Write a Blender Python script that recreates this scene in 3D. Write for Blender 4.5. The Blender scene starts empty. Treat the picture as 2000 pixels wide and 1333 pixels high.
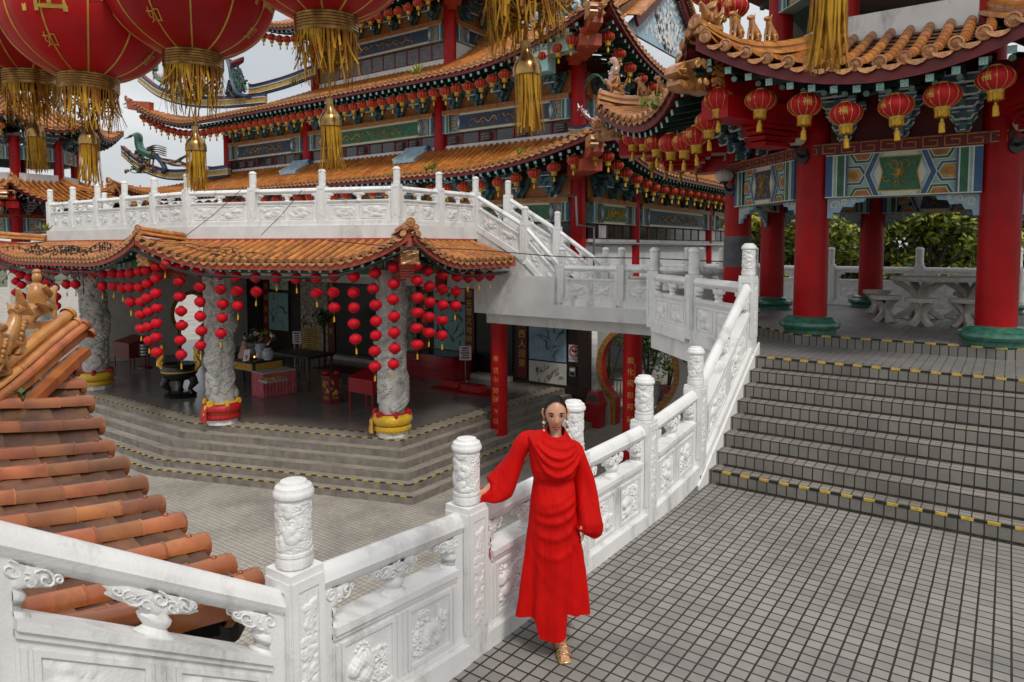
import bpy, math, random
import numpy as np
from mathutils import Vector, Matrix
random.seed(7); rng = np.random.default_rng(7)
rad = math.radians; PI = math.pi
S = bpy.context.scene
COL = S.collection

# ---------------------------------------------------------------- camera
cam_d = bpy.data.cameras.new("camera"); cam = bpy.data.objects.new("camera", cam_d); COL.objects.link(cam)
cam.location = (0, 0, 2.6); cam.rotation_euler = (rad(90 - 3.5), 0, rad(35.55))
cam_d.sensor_width = 36; cam_d.lens = 24.48; cam_d.shift_y = -0.0498
cam_d.clip_start = 0.05; cam_d.clip_end = 2000
cam_d.dof.use_dof = True; cam_d.dof.focus_distance = 6.0; cam_d.dof.aperture_fstop = 5.6
S.camera = cam
# ---------------------------------------------------------------- sky: bright overcast
SUN_EL, SUN_AZ = 52, 118          # azimuth measured clockwise from +Y
W = bpy.data.worlds.new("World"); S.world = W; W.use_nodes = True
nt = W.node_tree; N = nt.nodes; L = nt.links; N.clear()
sky = N.new('ShaderNodeTexSky'); sky.sky_type = 'NISHITA'; sky.sun_disc = False
sky.sun_elevation = rad(SUN_EL); sky.sun_rotation = rad(SUN_AZ)
tc = N.new('ShaderNodeTexCoord'); mp = N.new('ShaderNodeMapping'); mp.inputs['Scale'].default_value = (1, 1, 3.2)
nz = N.new('ShaderNodeTexNoise'); nz.inputs['Scale'].default_value = 2.2; nz.inputs['Detail'].default_value = 7; nz.inputs['Distortion'].default_value = .6
cr = N.new('ShaderNodeValToRGB')
cr.color_ramp.elements[0].position = .36; cr.color_ramp.elements[0].color = (.66, .69, .72, 1)
cr.color_ramp.elements[1].position = .66; cr.color_ramp.elements[1].color = (1, 1, .99, 1)
vm = N.new('ShaderNodeVectorMath'); vm.operation = 'SCALE'; vm.inputs['Scale'].default_value = 8.2
mx = N.new('ShaderNodeMix'); mx.data_type = 'RGBA'; mx.inputs[0].default_value = .9
bg = N.new('ShaderNodeBackground'); bg.inputs['Strength'].default_value = .088
ow = N.new('ShaderNodeOutputWorld')
L.new(tc.outputs['Generated'], mp.inputs[0]); L.new(mp.outputs[0], nz.inputs['Vector']); L.new(nz.outputs[0], cr.inputs[0])
sz = N.new('ShaderNodeSeparateXYZ'); zr = N.new('ShaderNodeMapRange')      # overcast sky: brighter towards the zenith
zr.inputs[1].default_value = 0; zr.inputs[2].default_value = 1; zr.inputs[3].default_value = 6.7; zr.inputs[4].default_value = 12.0
L.new(tc.outputs['Generated'], sz.inputs[0]); L.new(sz.outputs[2], zr.inputs[0]); L.new(zr.outputs[0], vm.inputs['Scale'])
L.new(cr.outputs[0], vm.inputs[0]); L.new(sky.outputs[0], mx.inputs[6]); L.new(vm.outputs[0], mx.inputs[7])
L.new(mx.outputs[2], bg.inputs[0]); L.new(bg.outputs[0], ow.inputs[0])
# ---------------------------------------------------------------- sun, softened by cloud
sl = bpy.data.lights.new("sun", 'SUN'); sl.energy = 1.5; sl.angle = rad(10); sl.color = (1, .94, .86)
sun = bpy.data.objects.new("sun", sl); COL.objects.link(sun)
sd = Vector((math.sin(rad(SUN_AZ)) * math.cos(rad(SUN_EL)), math.cos(rad(SUN_AZ)) * math.cos(rad(SUN_EL)), math.sin(rad(SUN_EL))))
sun.rotation_euler = (-sd).to_track_quat('-Z', 'Y').to_euler(); sun.location = (0, 0, 60)
S.view_settings.view_transform = 'Standard'; S.view_settings.look = 'None'
S.view_settings.exposure = 0.36; S.view_settings.gamma = 1

# ---------------------------------------------------------------- measuring helpers (photo pixel + one known world coordinate -> place)
_F = 1360.; _yaw = rad(35.55); _pit = rad(3.5)
_R = Vector((math.cos(_yaw), math.sin(_yaw), 0)); _Fh = Vector((-math.sin(_yaw), math.cos(_yaw), 0)); _Z = Vector((0, 0, 1))
_FW = _Fh * math.cos(_pit) - _Z * math.sin(_pit); _UP = _Z * math.cos(_pit) + _Fh * math.sin(_pit); _C = Vector((0, 0, 2.6))
def _ray(x, y): return _FW + _R * ((x - 1000) / _F) - _UP * ((y - 567) / _F)
def gz(x, y, z): r = _ray(x, y); return _C + r * ((z - 2.6) / r.z)
def gX(x, y, X): r = _ray(x, y); return _C + r * (X / r.x)
def gY(x, y, Y): r = _ray(x, y); return _C + r * (Y / r.y)
def gd(x, y, d): r = _ray(x, y); return _C + r * (d / r.dot(_Fh))
def gline(x, y, a, b):            # pixel meets the vertical plane through plan points a, b
    n = Vector((-(b[1] - a[1]), b[0] - a[0], 0)); r = _ray(x, y)
    return _C + r * ((Vector((a[0], a[1], 0)) - _C).dot(n) / r.dot(n))

# ---------------------------------------------------------------- objects
def link(o): COL.objects.link(o); return o
def wloc(o):
    p = Vector((0, 0, 0))
    while o is not None: p += o.location; o = o.parent
    return p
def tag(o, label=None, cat=None, group=None, kind=None):
    if label: o['label'] = label
    if cat: o['category'] = cat
    if group: o['group'] = group
    if kind: o['kind'] = kind
    return o
def thing(name, loc, label, cat, group=None, rz=0):
    o = link(bpy.data.objects.new(name, None)); o.location = loc; o.rotation_euler = (0, 0, rz); o.empty_display_size = .2
    return tag(o, label, cat, group)
def copy_tree(o, loc=None, rz=None, label=None, group=None, parent=None):
    c = o.copy(); link(c)
    if parent is not None: c.parent = parent
    if loc is not None: c.location = loc
    if rz is not None: c.rotation_euler = (0, 0, rz)
    if label: c['label'] = label
    if group: c['group'] = group
    KIDS[c.name] = [copy_tree(ch, parent=c) for ch in KIDS.get(o.name, [])]
    return c
KIDS = {}
def nrm(v):
    v = Vector(v); return v.normalized() if v.length > 1e-9 else Vector((0, 0, 1))

class MB:
    def __init__(s): s.v = []; s.f = []; s.m = []
    def add(s, vs, fs, mi=0):
        o = len(s.v); s.v.extend([tuple(p) for p in vs]); s.f.extend([tuple(i + o for i in f) for f in fs])
        s.m.extend(mi if isinstance(mi, list) else [mi] * len(fs)); return s
    def box(s, x0, x1, y0, y1, z0, z1, mi=0):
        return s.add([(x0, y0, z0), (x1, y0, z0), (x1, y1, z0), (x0, y1, z0), (x0, y0, z1), (x1, y0, z1), (x1, y1, z1), (x0, y1, z1)],
                     [(0, 3, 2, 1), (4, 5, 6, 7), (0, 1, 5, 4), (1, 2, 6, 5), (2, 3, 7, 6), (3, 0, 4, 7)], mi)
    def obox(s, c, ax, ay, az, mi=0, t=1.0):   # half-axis vectors; t = taper of the top
        c = Vector(c); ax = Vector(ax); ay = Vector(ay); az = Vector(az); P = []
        for sz in (-1, 1):
            k = t if sz > 0 else 1
            for sx, sy in ((-1, -1), (1, -1), (1, 1), (-1, 1)): P.append(c + ax * sx * k + ay * sy * k + az * sz)
        return s.add(P, [(0, 3, 2, 1), (4, 5, 6, 7), (0, 1, 5, 4), (1, 2, 6, 5), (2, 3, 7, 6), (3, 0, 4, 7)], mi)
    def bar(s, p, q, w, h, mi=0, up=(0, 0, 1), emi=None):
        p = Vector(p); q = Vector(q); d = nrm(q - p); a = nrm(d.cross(Vector(up))); u = a.cross(d)
        P = []
        for e in (p, q):
            for sx, sy in ((-1, -1), (1, -1), (1, 1), (-1, 1)): P.append(e + a * sx * w / 2 + u * sy * h / 2)
        m = [mi] * 6
        if emi is not None: m[0] = emi; m[1] = emi
        return s.add(P, [(0, 1, 2, 3), (4, 7, 6, 5), (0, 4, 5, 1), (1, 5, 6, 2), (2, 6, 7, 3), (3, 7, 4, 0)], m)
    def tube(s, pts, r, n=8, mi=0, caps=True, flat=1.0):
        pts = [Vector(p) for p in pts]; k = len(pts); rs = r if isinstance(r, (list, tuple, np.ndarray)) else [r] * k
        T = [nrm(pts[min(i + 1, k - 1)] - pts[max(i - 1, 0)]) for i in range(k)]
        a = nrm(T[0].cross(Vector((0, 0, 1)) if abs(T[0].z) < .95 else Vector((1, 0, 0))))
        V = []
        for i in range(k):
            a = nrm(a - T[i] * a.dot(T[i])); b = T[i].cross(a)
            for j in range(n):
                t = 2 * PI * j / n; V.append(pts[i] + (a * math.cos(t) + b * math.sin(t) * flat) * rs[i])
        F = [(i * n + j, i * n + (j + 1) % n, (i + 1) * n + (j + 1) % n, (i + 1) * n + j) for i in range(k - 1) for j in range(n)]
        if caps: F += [tuple(range(n - 1, -1, -1)), tuple((k - 1) * n + j for j in range(n))]
        return s.add(V, F, mi)
    def lathe(s, prof, c=(0, 0, 0), n=20, mi=0, sx=1, sy=1, rot=None, fl=None, a0=0, caps=True):
        c = Vector(c); V = []; k = len(prof)
        for r, z in prof:
            for j in range(n):
                t = 2 * PI * j / n + a0; q = r * (fl(t, z) if fl else 1)
                p = Vector((math.cos(t) * q * sx, math.sin(t) * q * sy, z))
                V.append(c + (rot @ p if rot else p))
        F = [(i * n + j, i * n + (j + 1) % n, (i + 1) * n + (j + 1) % n, (i + 1) * n + j) for i in range(k - 1) for j in range(n)]
        if caps: F += [tuple(range(n - 1, -1, -1)), tuple((k - 1) * n + j for j in range(n))]
        return s.add(V, F, mi)
    def ball(s, c, r, n=10, m=7, mi=0, rot=None):
        if not isinstance(r, (tuple, list)): r = (r, r, r)
        pr = [(math.sin(PI * max(.02, min(.98, i / m))), -math.cos(PI * i / m) * r[2]) for i in range(m + 1)]
        return s.lathe(pr, c, n, mi, r[0], r[1], rot)
    def prism(s, poly, o, ux, uy, th, mi=0, smi=None):   # polygon in the plane o + x ux + y uy, from the plane to +normal*th
        o = Vector(o); ux = Vector(ux); uy = Vector(uy); n = nrm(ux.cross(uy)); k = len(poly)
        a = sum(poly[i][0] * poly[(i + 1) % k][1] - poly[(i + 1) % k][0] * poly[i][1] for i in range(k))
        if a < 0: poly = poly[::-1]
        V = [o + ux * p[0] + uy * p[1] for p in poly] + [o + ux * p[0] + uy * p[1] + n * th for p in poly]
        F = [tuple(range(k, 2 * k)), tuple(range(k - 1, -1, -1))] + [(i, (i + 1) % k, k + (i + 1) % k, k + i) for i in range(k)]
        return s.add(V, F, [mi, mi] + [mi if smi is None else smi] * k)
    def face(s, poly, o, ux, uy, off=0, mi=0):
        o = Vector(o); ux = Vector(ux); uy = Vector(uy); n = nrm(ux.cross(uy)); k = len(poly)
        a = sum(poly[i][0] * poly[(i + 1) % k][1] - poly[(i + 1) % k][0] * poly[i][1] for i in range(k))
        if a < 0: poly = poly[::-1]
        return s.add([o + ux * p[0] + uy * p[1] + n * off for p in poly], [tuple(range(k))], mi)
    def grid(s, P, mi=0, wrap=False, flip=False):
        P = np.asarray(P, float); n, m = P.shape[:2]; o = len(s.v); s.v.extend(map(tuple, P.reshape(-1, 3)))
        for i in range(n - 1):
            for j in range(m if wrap else m - 1):
                q = (o + i * m + j, o + i * m + (j + 1) % m, o + (i + 1) * m + (j + 1) % m, o + (i + 1) * m + j)
                s.f.append(q[::-1] if flip else q); s.m.append(mi)
        return s
    def merge(s, b, M=None):
        return s.add([(M @ Vector(p)) if M else p for p in b.v], b.f, list(b.m))
    def build(s, name, mats, parent=None, smooth=40, label=None):
        if not isinstance(mats, (list, tuple)): mats = [mats]
        o0 = wloc(parent) if parent is not None else Vector((0, 0, 0))
        me = bpy.data.meshes.new(name)
        V = np.asarray(s.v, float).reshape(-1, 3) - np.array(o0)
        me.from_pydata([tuple(p) for p in V.tolist()], [], s.f)
        for m in mats: me.materials.append(m)
        if len(mats) > 1: me.polygons.foreach_set('material_index', np.array(s.m, dtype=np.int32))
        if smooth:
            me.polygons.foreach_set('use_smooth', np.ones(len(s.f), bool))
            if smooth < 180: me.set_sharp_from_angle(angle=rad(smooth))
        me.update()
        o = link(bpy.data.objects.new(name, me))
        if parent is not None: o.parent = parent; KIDS.setdefault(parent.name, []).append(o)
        if label: o['label'] = label
        return o

_txt = {}
def text_geo(body, size=1.0):
    if body in _txt: v, f = _txt[body]
    else:
        c = bpy.data.curves.new("t", 'FONT'); c.body = body; c.align_x = 'CENTER'; c.align_y = 'CENTER'; c.resolution_u = 3
        o = link(bpy.data.objects.new("t", c)); bpy.context.view_layer.update()
        me = bpy.data.meshes.new_from_object(o.evaluated_get(bpy.context.evaluated_depsgraph_get()))
        v = [tuple(x.co) for x in me.vertices]; f = [tuple(p.vertices) for p in me.polygons]; _txt[body] = (v, f)
        bpy.data.objects.remove(o); bpy.data.curves.remove(c); bpy.data.meshes.remove(me)
    return [(x * size, y * size) for x, y, z in v], f
def add_text(b, body, o, ux, uy, size, mi=0, off=.004, bend=None):
    v, f = text_geo(body, size); o = Vector(o); ux = Vector(ux); uy = Vector(uy); n = nrm(ux.cross(uy))
    b.add([bend(x, y) if bend else o + ux * x + uy * y + n * off for x, y in v], f, mi)

# ---------------------------------------------------------------- procedural materials
def mat(name, col, rough=.6, var=.12, scale=6, col2=None, bump=0, bscale=40, metal=0, spec=.5, island=0, coat=0, detail=5, dirt=None, dscale=1.2, dlo=.5, dhi=.75, sheen=0, sss=0, trans=0):
    m = bpy.data.materials.new(name); m.use_nodes = True; t = m.node_tree; n = t.nodes; l = t.links
    p = n['Principled BSDF']; p.inputs['Roughness'].default_value = rough; p.inputs['Metallic'].default_value = metal
    p.inputs['Specular IOR Level'].default_value = spec; p.inputs['Coat Weight'].default_value = coat
    if coat: p.inputs['Coat Roughness'].default_value = .15
    if sheen: p.inputs['Sheen Weight'].default_value = sheen
    if sss: p.inputs['Subsurface Weight'].default_value = sss; p.inputs['Subsurface Scale'].default_value = .01
    c1 = (*col, 1); c2 = (*(col2 or [min(1, x * (1 - var * 1.6)) for x in col]), 1)
    if col2 is None: c1 = (*[min(1, x * (1 + var)) for x in col], 1)
    te = n.new('ShaderNodeTexCoord'); no = n.new('ShaderNodeTexNoise'); no.inputs['Scale'].default_value = scale; no.inputs['Detail'].default_value = detail
    l.new(te.outputs['Object'], no.inputs['Vector'])
    r = n.new('ShaderNodeValToRGB'); r.color_ramp.elements[0].position = .33; r.color_ramp.elements[1].position = .67
    r.color_ramp.elements[0].color = c2; r.color_ramp.elements[1].color = c1
    l.new(no.outputs['Fac'], r.inputs[0]); out = r.outputs[0]
    if island:
        g = n.new('ShaderNodeNewGeometry'); h = n.new('ShaderNodeHueSaturation')
        q = n.new('ShaderNodeMapRange'); q.inputs[3].default_value = 1 - island; q.inputs[4].default_value = 1 + island * .8
        q2 = n.new('ShaderNodeMapRange'); q2.inputs[3].default_value = .495; q2.inputs[4].default_value = .510
        wn = n.new('ShaderNodeTexWhiteNoise'); wn.noise_dimensions = '1D'
        l.new(g.outputs['Random Per Island'], q.inputs[0]); l.new(g.outputs['Random Per Island'], wn.inputs['W']); l.new(wn.outputs[0], q2.inputs[0])
        l.new(q.outputs[0], h.inputs['Value']); l.new(q2.outputs[0], h.inputs['Hue']); l.new(out, h.inputs['Color']); out = h.outputs[0]
    if dirt:
        d = n.new('ShaderNodeTexNoise'); d.inputs['Scale'].default_value = dscale; d.inputs['Detail'].default_value = 9; d.inputs['Roughness'].default_value = .68
        mp = n.new('ShaderNodeMapping'); mp.inputs['Scale'].default_value = (1, 1, .45); l.new(te.outputs['Object'], mp.inputs[0]); l.new(mp.outputs[0], d.inputs['Vector'])
        dr = n.new('ShaderNodeMapRange'); dr.inputs[1].default_value = dlo; dr.inputs[2].default_value = dhi; l.new(d.outputs['Fac'], dr.inputs[0])
        mi = n.new('ShaderNodeMix'); mi.data_type = 'RGBA'; mi.inputs[7].default_value = (*dirt, 1); l.new(dr.outputs[0], mi.inputs[0]); l.new(out, mi.inputs[6]); out = mi.outputs[2]
    l.new(out, p.inputs['Base Color'])
    if bump:
        b = n.new('ShaderNodeBump'); b.inputs['Strength'].default_value = min(1, bump); b.inputs['Distance'].default_value = .01
        bn = n.new('ShaderNodeTexNoise'); bn.inputs['Scale'].default_value = bscale; bn.inputs['Detail'].default_value = 6
        l.new(te.outputs['Object'], bn.inputs['Vector']); l.new(bn.outputs['Fac'], b.inputs['Height']); l.new(b.outputs[0], p.inputs['Normal'])
    if trans: p.inputs['Transmission Weight'].default_value = trans
    return m

def tile_mat(name, c1, c2, grout, size=.1, mort=.006, rough=.55, dirt=(.06, .055, .05), rot=0, axes='XY', off=(0, 0, 0), row=None):
    m = bpy.data.materials.new(name); m.use_nodes = True; t = m.node_tree; n = t.nodes; l = t.links; p = n['Principled BSDF']
    te = n.new('ShaderNodeTexCoord'); mp = n.new('ShaderNodeMapping'); mp.inputs['Rotation'].default_value = (0, 0, rot); mp.inputs['Location'].default_value = off
    sx = n.new('ShaderNodeSeparateXYZ'); cx = n.new('ShaderNodeCombineXYZ'); l.new(te.outputs['Object'], mp.inputs[0])
    l.new(mp.outputs[0], sx.inputs[0]); l.new(sx.outputs[axes[0]], cx.inputs[0]); l.new(sx.outputs[axes[1]], cx.inputs[1])
    # wobble so the joints are not ruler-straight
    wb = n.new('ShaderNodeTexNoise'); wb.inputs['Scale'].default_value = 9; wb.inputs['Detail'].default_value = 2; l.new(te.outputs['Object'], wb.inputs['Vector'])
    ws = n.new('ShaderNodeVectorMath'); ws.operation = 'SCALE'; ws.inputs['Scale'].default_value = size * .05; l.new(wb.outputs['Color'], ws.inputs[0])
    wa = n.new('ShaderNodeVectorMath'); wa.operation = 'ADD'; l.new(cx.outputs[0], wa.inputs[0]); l.new(ws.outputs[0], wa.inputs[1])
    br = n.new('ShaderNodeTexBrick'); br.offset = 0; br.squash = 1; br.inputs['Scale'].default_value = 1
    br.inputs['Brick Width'].default_value = size; br.inputs['Row Height'].default_value = row or size; br.inputs['Mortar Size'].default_value = mort
    br.inputs['Mortar Smooth'].default_value = .25; br.inputs['Bias'].default_value = 0
    br.inputs['Color1'].default_value = (*c1, 1); br.inputs['Color2'].default_value = (*c2, 1); br.inputs['Mortar'].default_value = (*grout, 1)
    l.new(wa.outputs[0], br.inputs['Vector'])
    sp = n.new('ShaderNodeTexNoise'); sp.inputs['Scale'].default_value = 420; sp.inputs['Detail'].default_value = 3; l.new(te.outputs['Object'], sp.inputs['Vector'])
    sr = n.new('ShaderNodeMapRange'); sr.inputs[1].default_value = .35; sr.inputs[2].default_value = .65; sr.inputs[3].default_value = .72; sr.inputs[4].default_value = 1.25; l.new(sp.outputs['Fac'], sr.inputs[0])
    mu = n.new('ShaderNodeMix'); mu.data_type = 'RGBA'; mu.blend_type = 'MULTIPLY'; mu.inputs[0].default_value = 1; l.new(br.outputs['Color'], mu.inputs[6]); l.new(sr.outputs[0], mu.inputs[7])
    d = n.new('ShaderNodeTexNoise'); d.inputs['Scale'].default_value = .9; d.inputs['Detail'].default_value = 8; d.inputs['Roughness'].default_value = .65; l.new(te.outputs['Object'], d.inputs['Vector'])
    dr = n.new('ShaderNodeMapRange'); dr.inputs[1].default_value = .45; dr.inputs[2].default_value = .80; dr.inputs[4].default_value = .62; l.new(d.outputs['Fac'], dr.inputs[0])
    mi = n.new('ShaderNodeMix'); mi.data_type = 'RGBA'; mi.inputs[7].default_value = (*dirt, 1); l.new(dr.outputs[0], mi.inputs[0]); l.new(mu.outputs[2], mi.inputs[6])
    l.new(mi.outputs[2], p.inputs['Base Color'])
    rr = n.new('ShaderNodeMapRange'); rr.inputs[3].default_value = rough - .12; rr.inputs[4].default_value = rough + .2; l.new(d.outputs['Fac'], rr.inputs[0]); l.new(rr.outputs[0], p.inputs['Roughness'])
    b = n.new('ShaderNodeBump'); b.inputs['Strength'].default_value = .6; b.inputs['Distance'].default_value = .004
    iv = n.new('ShaderNodeMath'); iv.operation = 'MULTIPLY_ADD'; iv.inputs[1].default_value = -1; l.new(br.outputs['Fac'], iv.inputs[0])
    s2 = n.new('ShaderNodeMath'); s2.operation = 'MULTIPLY'; s2.inputs[1].default_value = .25; l.new(sp.outputs['Fac'], s2.inputs[0]); l.new(s2.outputs[0], iv.inputs[2])
    l.new(iv.outputs[0], b.inputs['Height']); l.new(b.outputs[0], p.inputs['Normal'])
    return m

M = {}
M['white'] = mat('white_paint', (.78, .78, .77), .5, .05, 3, dirt=(.25, .235, .215), dscale=3.6, dlo=.52, dhi=.82, bump=.25, bscale=60)
M['carve'] = mat('white_carving', (.76, .76, .75), .6, .05, 8, dirt=(.36, .35, .33), dscale=5, dlo=.58, dhi=.9, bump=.4, bscale=60, detail=3)
M['stone'] = mat('carved_grey_stone', (.47, .46, .44), .7, .12, 7, dirt=(.2, .19, .17), dscale=3, bump=.6, bscale=60)
M['concrete'] = mat('stained_white_render', (.7, .7, .69), .75, .06, 2, dirt=(.30, .28, .25), dscale=1.1, dlo=.54, dhi=.82, bump=.2, bscale=30)
M['red'] = mat('red_paint', (.40, .0025, .005), .4, .14, 2.2, bump=.06, bscale=18, spec=.24, dirt=(.2, .003, .005), dscale=2.5, dlo=.5, dhi=.8)
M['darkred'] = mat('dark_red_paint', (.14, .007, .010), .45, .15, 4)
M['orangered'] = mat('orange_red_beam_paint', (.40, .065, .03), .5, .14, 4, dirt=(.2, .06, .04), dscale=2)
M['greenstone'] = mat('green_glazed_base', (.035, .15, .10), .3, .25, 14, bump=.1, bscale=50, coat=.3)
M['rafter'] = mat('dark_green_rafter', (.012, .05, .04), .4, .2, 8)
M['rafter_end'] = mat('pale_rafter_end', (.42, .62, .58), .5, .15, 60, col2=(.12, .3, .27))
M['bracket'] = mat('blue_black_bracket', (.09, .15, .24), .5, .25, 6)
M['bracket2'] = mat('teal_bracket', (.09, .21, .20), .5, .25, 6)
M['edge'] = mat('pale_edge_line', (.72, .75, .74), .5, .1, 6)
M['tile'] = mat('glazed_orange_roof_tile', (.48, .18, .038), .38, .2, 9, col2=(.34, .10, .022), island=.28, dirt=(.06, .04, .025), dscale=2.4, dlo=.55, dhi=.8, bump=.12, bscale=30, spec=.4)
M['tile_end'] = mat('embossed_tile_end', (.50, .235, .085), .42, .2, 22, col2=(.3, .10, .035), island=.22, bump=1, bscale=70)
M['pan'] = mat('weathered_pan_tile', (.21, .085, .04), .55, .25, 6, col2=(.09, .04, .025), island=.35, dirt=(.02, .018, .014), dscale=3, dlo=.5, dhi=.72)
M['tile_near'] = mat('glazed_terracotta_tile', (.41, .125, .034), .28, .2, 5, col2=(.27, .068, .02), island=.28, dirt=(.07, .035, .02), dscale=4, dlo=.54, dhi=.8, bump=.18, bscale=45, coat=.25)
M['ridge'] = mat('glazed_yellow_ridge_tile', (.56, .24, .065), .28, .18, 7, col2=(.42, .15, .04), island=.15, dirt=(.1, .05, .025), dscale=3.5, dlo=.58, dhi=.84, coat=.3)
M['glaze'] = mat('glazed_yellow_figure', (.52, .255, .07), .34, .25, 9, col2=(.32, .12, .032), dirt=(.10, .05, .025), dscale=8, dlo=.55, dhi=.8, bump=.5, bscale=42, coat=.3)
M['gold'] = mat('gold_paint', (.62, .38, .07), .35, .15, 20, metal=.35)
M['goldmetal'] = mat('gold_foil', (.46, .29, .09), .22, .3, 30, metal=.85, col2=(.22, .12, .05))
M['fringe'] = mat('gold_silk_fringe', (.62, .36, .012), .55, .2, 40, col2=(.44, .22, .008))
M['oldfringe'] = mat('faded_gold_silk_fringe', (.50, .28, .015), .6, .3, 18, col2=(.26, .09, .012), spec=.2)
M['lantern'] = mat('red_lantern_cloth', (.42, .008, .014), .55, .12, 3, spec=.25)
M['lantern2'] = mat('bright_red_lantern_cloth', (.52, .002, .012), .6, .1, 3, spec=.22)
M['lantern3'] = mat('deep_red_lantern_satin', (.40, .004, .006), .45, .2, 2.5, spec=.28)
M['black'] = mat('black_lacquer', (.012, .012, .012), .35, .2, 5)
M['wire'] = mat('black_cable', (.01, .01, .01), .5, .1, 5)
M['blue'] = mat('blue_paint', (.035, .11, .26), .5, .15, 8)
M['navy'] = mat('navy_paint', (.022, .05, .11), .5, .2, 8)
M['green'] = mat('green_paint', (.025, .14, .075), .5, .18, 8)
M['teal'] = mat('light_teal_paint', (.26, .46, .44), .5, .1, 8)
M['cream'] = mat('cream_line_paint', (.66, .64, .53), .5, .06, 8)
M['orange'] = mat('orange_brown_paint', (.42, .16, .04), .5, .2, 10)
M['ochre'] = mat('ochre_paint', (.45, .30, .08), .5, .2, 10)
M['lblue'] = mat('pale_blue_paint', (.30, .44, .56), .6, .12, 4)
M['pinkroof'] = mat('faded_pink_roof', (.5, .3, .24), .7, .12, 5)
M['glass'] = mat('dark_window_glass', (.03, .035, .04), .12, .3, 2, spec=.6)
M['greywin'] = mat('grey_shuttered_pane', (.12, .12, .13), .4, .2, 5)
M['louver'] = mat('grey_louvre', (.10, .10, .11), .5, .2, 5)
M['paving'] = tile_mat('granite_paving', (.30, .285, .262), (.235, .224, .206), (.024, .018, .014), .1, .0075, rot=0)
M['riser'] = tile_mat('granite_step_riser', (.22, .205, .18), (.165, .155, .14), (.02, .015, .011), .1, .007, axes='XZ', row=.15, off=(0, 0, .004), dirt=(.05, .042, .035))  # darker granite than the tread: shade of upright faces put into the colour
M['tread'] = tile_mat('granite_step_tread', (.285, .26, .225), (.23, .21, .185), (.03, .024, .018), .1, .006, off=(0, .02, 0))  # lighter granite than the riser: top light put into the colour
M['platform'] = tile_mat('pavilion_paving', (.255, .245, .235), (.21, .205, .2), (.05, .045, .04), .1, .004, rough=.42)
M['plaza'] = tile_mat('plaza_paving', (.45, .415, .36), (.385, .355, .31), (.085, .07, .055), .105, .005)
M['shrinestep'] = tile_mat('shrine_step_paving', (.36, .32, .27), (.31, .28, .24), (.15, .13, .11), .2, .004)
M['shrineriser'] = mat('shrine_step_riser', (.21, .185, .155), .7, .15, 5, dirt=(.09, .08, .065), dscale=3)  # darker than the step tops: shade of the upright faces put into the colour
M['shrinefloor'] = mat('polished_grey_floor', (.165, .15, .138), .22, .08, 2)
M['yellow'] = mat('yellow_tape', (.52, .35, .04), .5, .2, 30)
M['tapeblack'] = mat('black_tape', (.015, .015, .015), .5, .2, 30)
M['skin'] = mat('skin', (.56, .29, .18), .42, .06, 18, sss=.06)
M['lips'] = mat('lips', (.30, .055, .055), .4, .05, 10)
M['hair'] = mat('dark_hair', (.006, .0045, .004), .5, .3, 60, spec=.2)
M['eyew'] = mat('eye_white', (.6, .58, .55), .25, .03, 10)
M['iris'] = mat('dark_iris', (.02, .011, .007), .15, .1, 10)
M['dress'] = mat('red_crepe_dress', (.52, .0028, .0014), .7, .07, 5, spec=.14, bump=.12, bscale=240)
def wrinkled(m, st=.55):
    t = m.node_tree; n = t.nodes; l = t.links; te = n.new('ShaderNodeTexCoord'); mp = n.new('ShaderNodeMapping'); mp.inputs['Scale'].default_value = (1, 1, .16); a = n.new('ShaderNodeTexNoise'); a.inputs['Scale'].default_value = 20; a.inputs['Detail'].default_value = 3; a.inputs['Distortion'].default_value = 1.1
    b = n.new('ShaderNodeBump'); b.inputs['Strength'].default_value = st; b.inputs['Distance'].default_value = .02; l.new(te.outputs['Object'], mp.inputs[0]); l.new(mp.outputs[0], a.inputs['Vector']); l.new(a.outputs['Fac'], b.inputs['Height'])
    p = n['Principled BSDF']; o = p.inputs['Normal'].links[0].from_socket if p.inputs['Normal'].links else None
    if o: l.new(o, b.inputs['Normal'])
    l.new(b.outputs[0], p.inputs['Normal'])
wrinkled(M['dress'])
M['sandal'] = mat('gold_leather', (.55, .37, .17), .28, .1, 20, metal=.7)
M['pearl'] = mat('pearl', (.75, .70, .6), .25, .05, 10)
M['pinkcloth'] = mat('pink_table_cloth', (.50, .10, .12), .55, .15, 8)
M['redcloth'] = mat('red_cloth', (.42, .008, .012), .5, .15, 6)
M['yellowcloth'] = mat('yellow_satin', (.66, .40, .01), .35, .12, 6, sheen=.2)
M['wood'] = mat('dark_brown_wood', (.026, .012, .009), .5, .25, 6)
M['plaster'] = mat('cream_plaster_wall', (.62, .60, .55), .8, .06, 2, dirt=(.35, .32, .27), dscale=1.2, dlo=.6, dhi=.9)
M['painting'] = mat('ink_painting', (.42, .46, .42), .7, .1, 4, col2=(.07, .12, .11), detail=8)
M['painting2'] = mat('figure_painting', (.55, .5, .38), .7, .1, 7, col2=(.17, .12, .11), detail=8)
M['leaf'] = mat('green_leaves', (.075, .14, .025), .5, .2, 1.2, col2=(.03, .065, .013), island=.45)
M['leafy'] = mat('yellow_green_leaves', (.45, .43, .05), .5, .2, 1.0, col2=(.10, .15, .022), island=.4)
M['bark'] = mat('bark', (.07, .05, .035), .8, .3, 10, bump=.5)
M['tablestone'] = mat('grey_cast_stone', (.52, .48, .43), .8, .12, 9, bump=.3, bscale=90)
M['binred'] = mat('red_plastic', (.34, .006, .01), .4, .06, 4)
M['steel'] = mat('steel', (.35, .35, .36), .3, .1, 10, metal=.9)
M['porcelain'] = mat('blue_white_porcelain', (.6, .62, .64), .2, .1, 16, col2=(.2, .28, .4))
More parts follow.
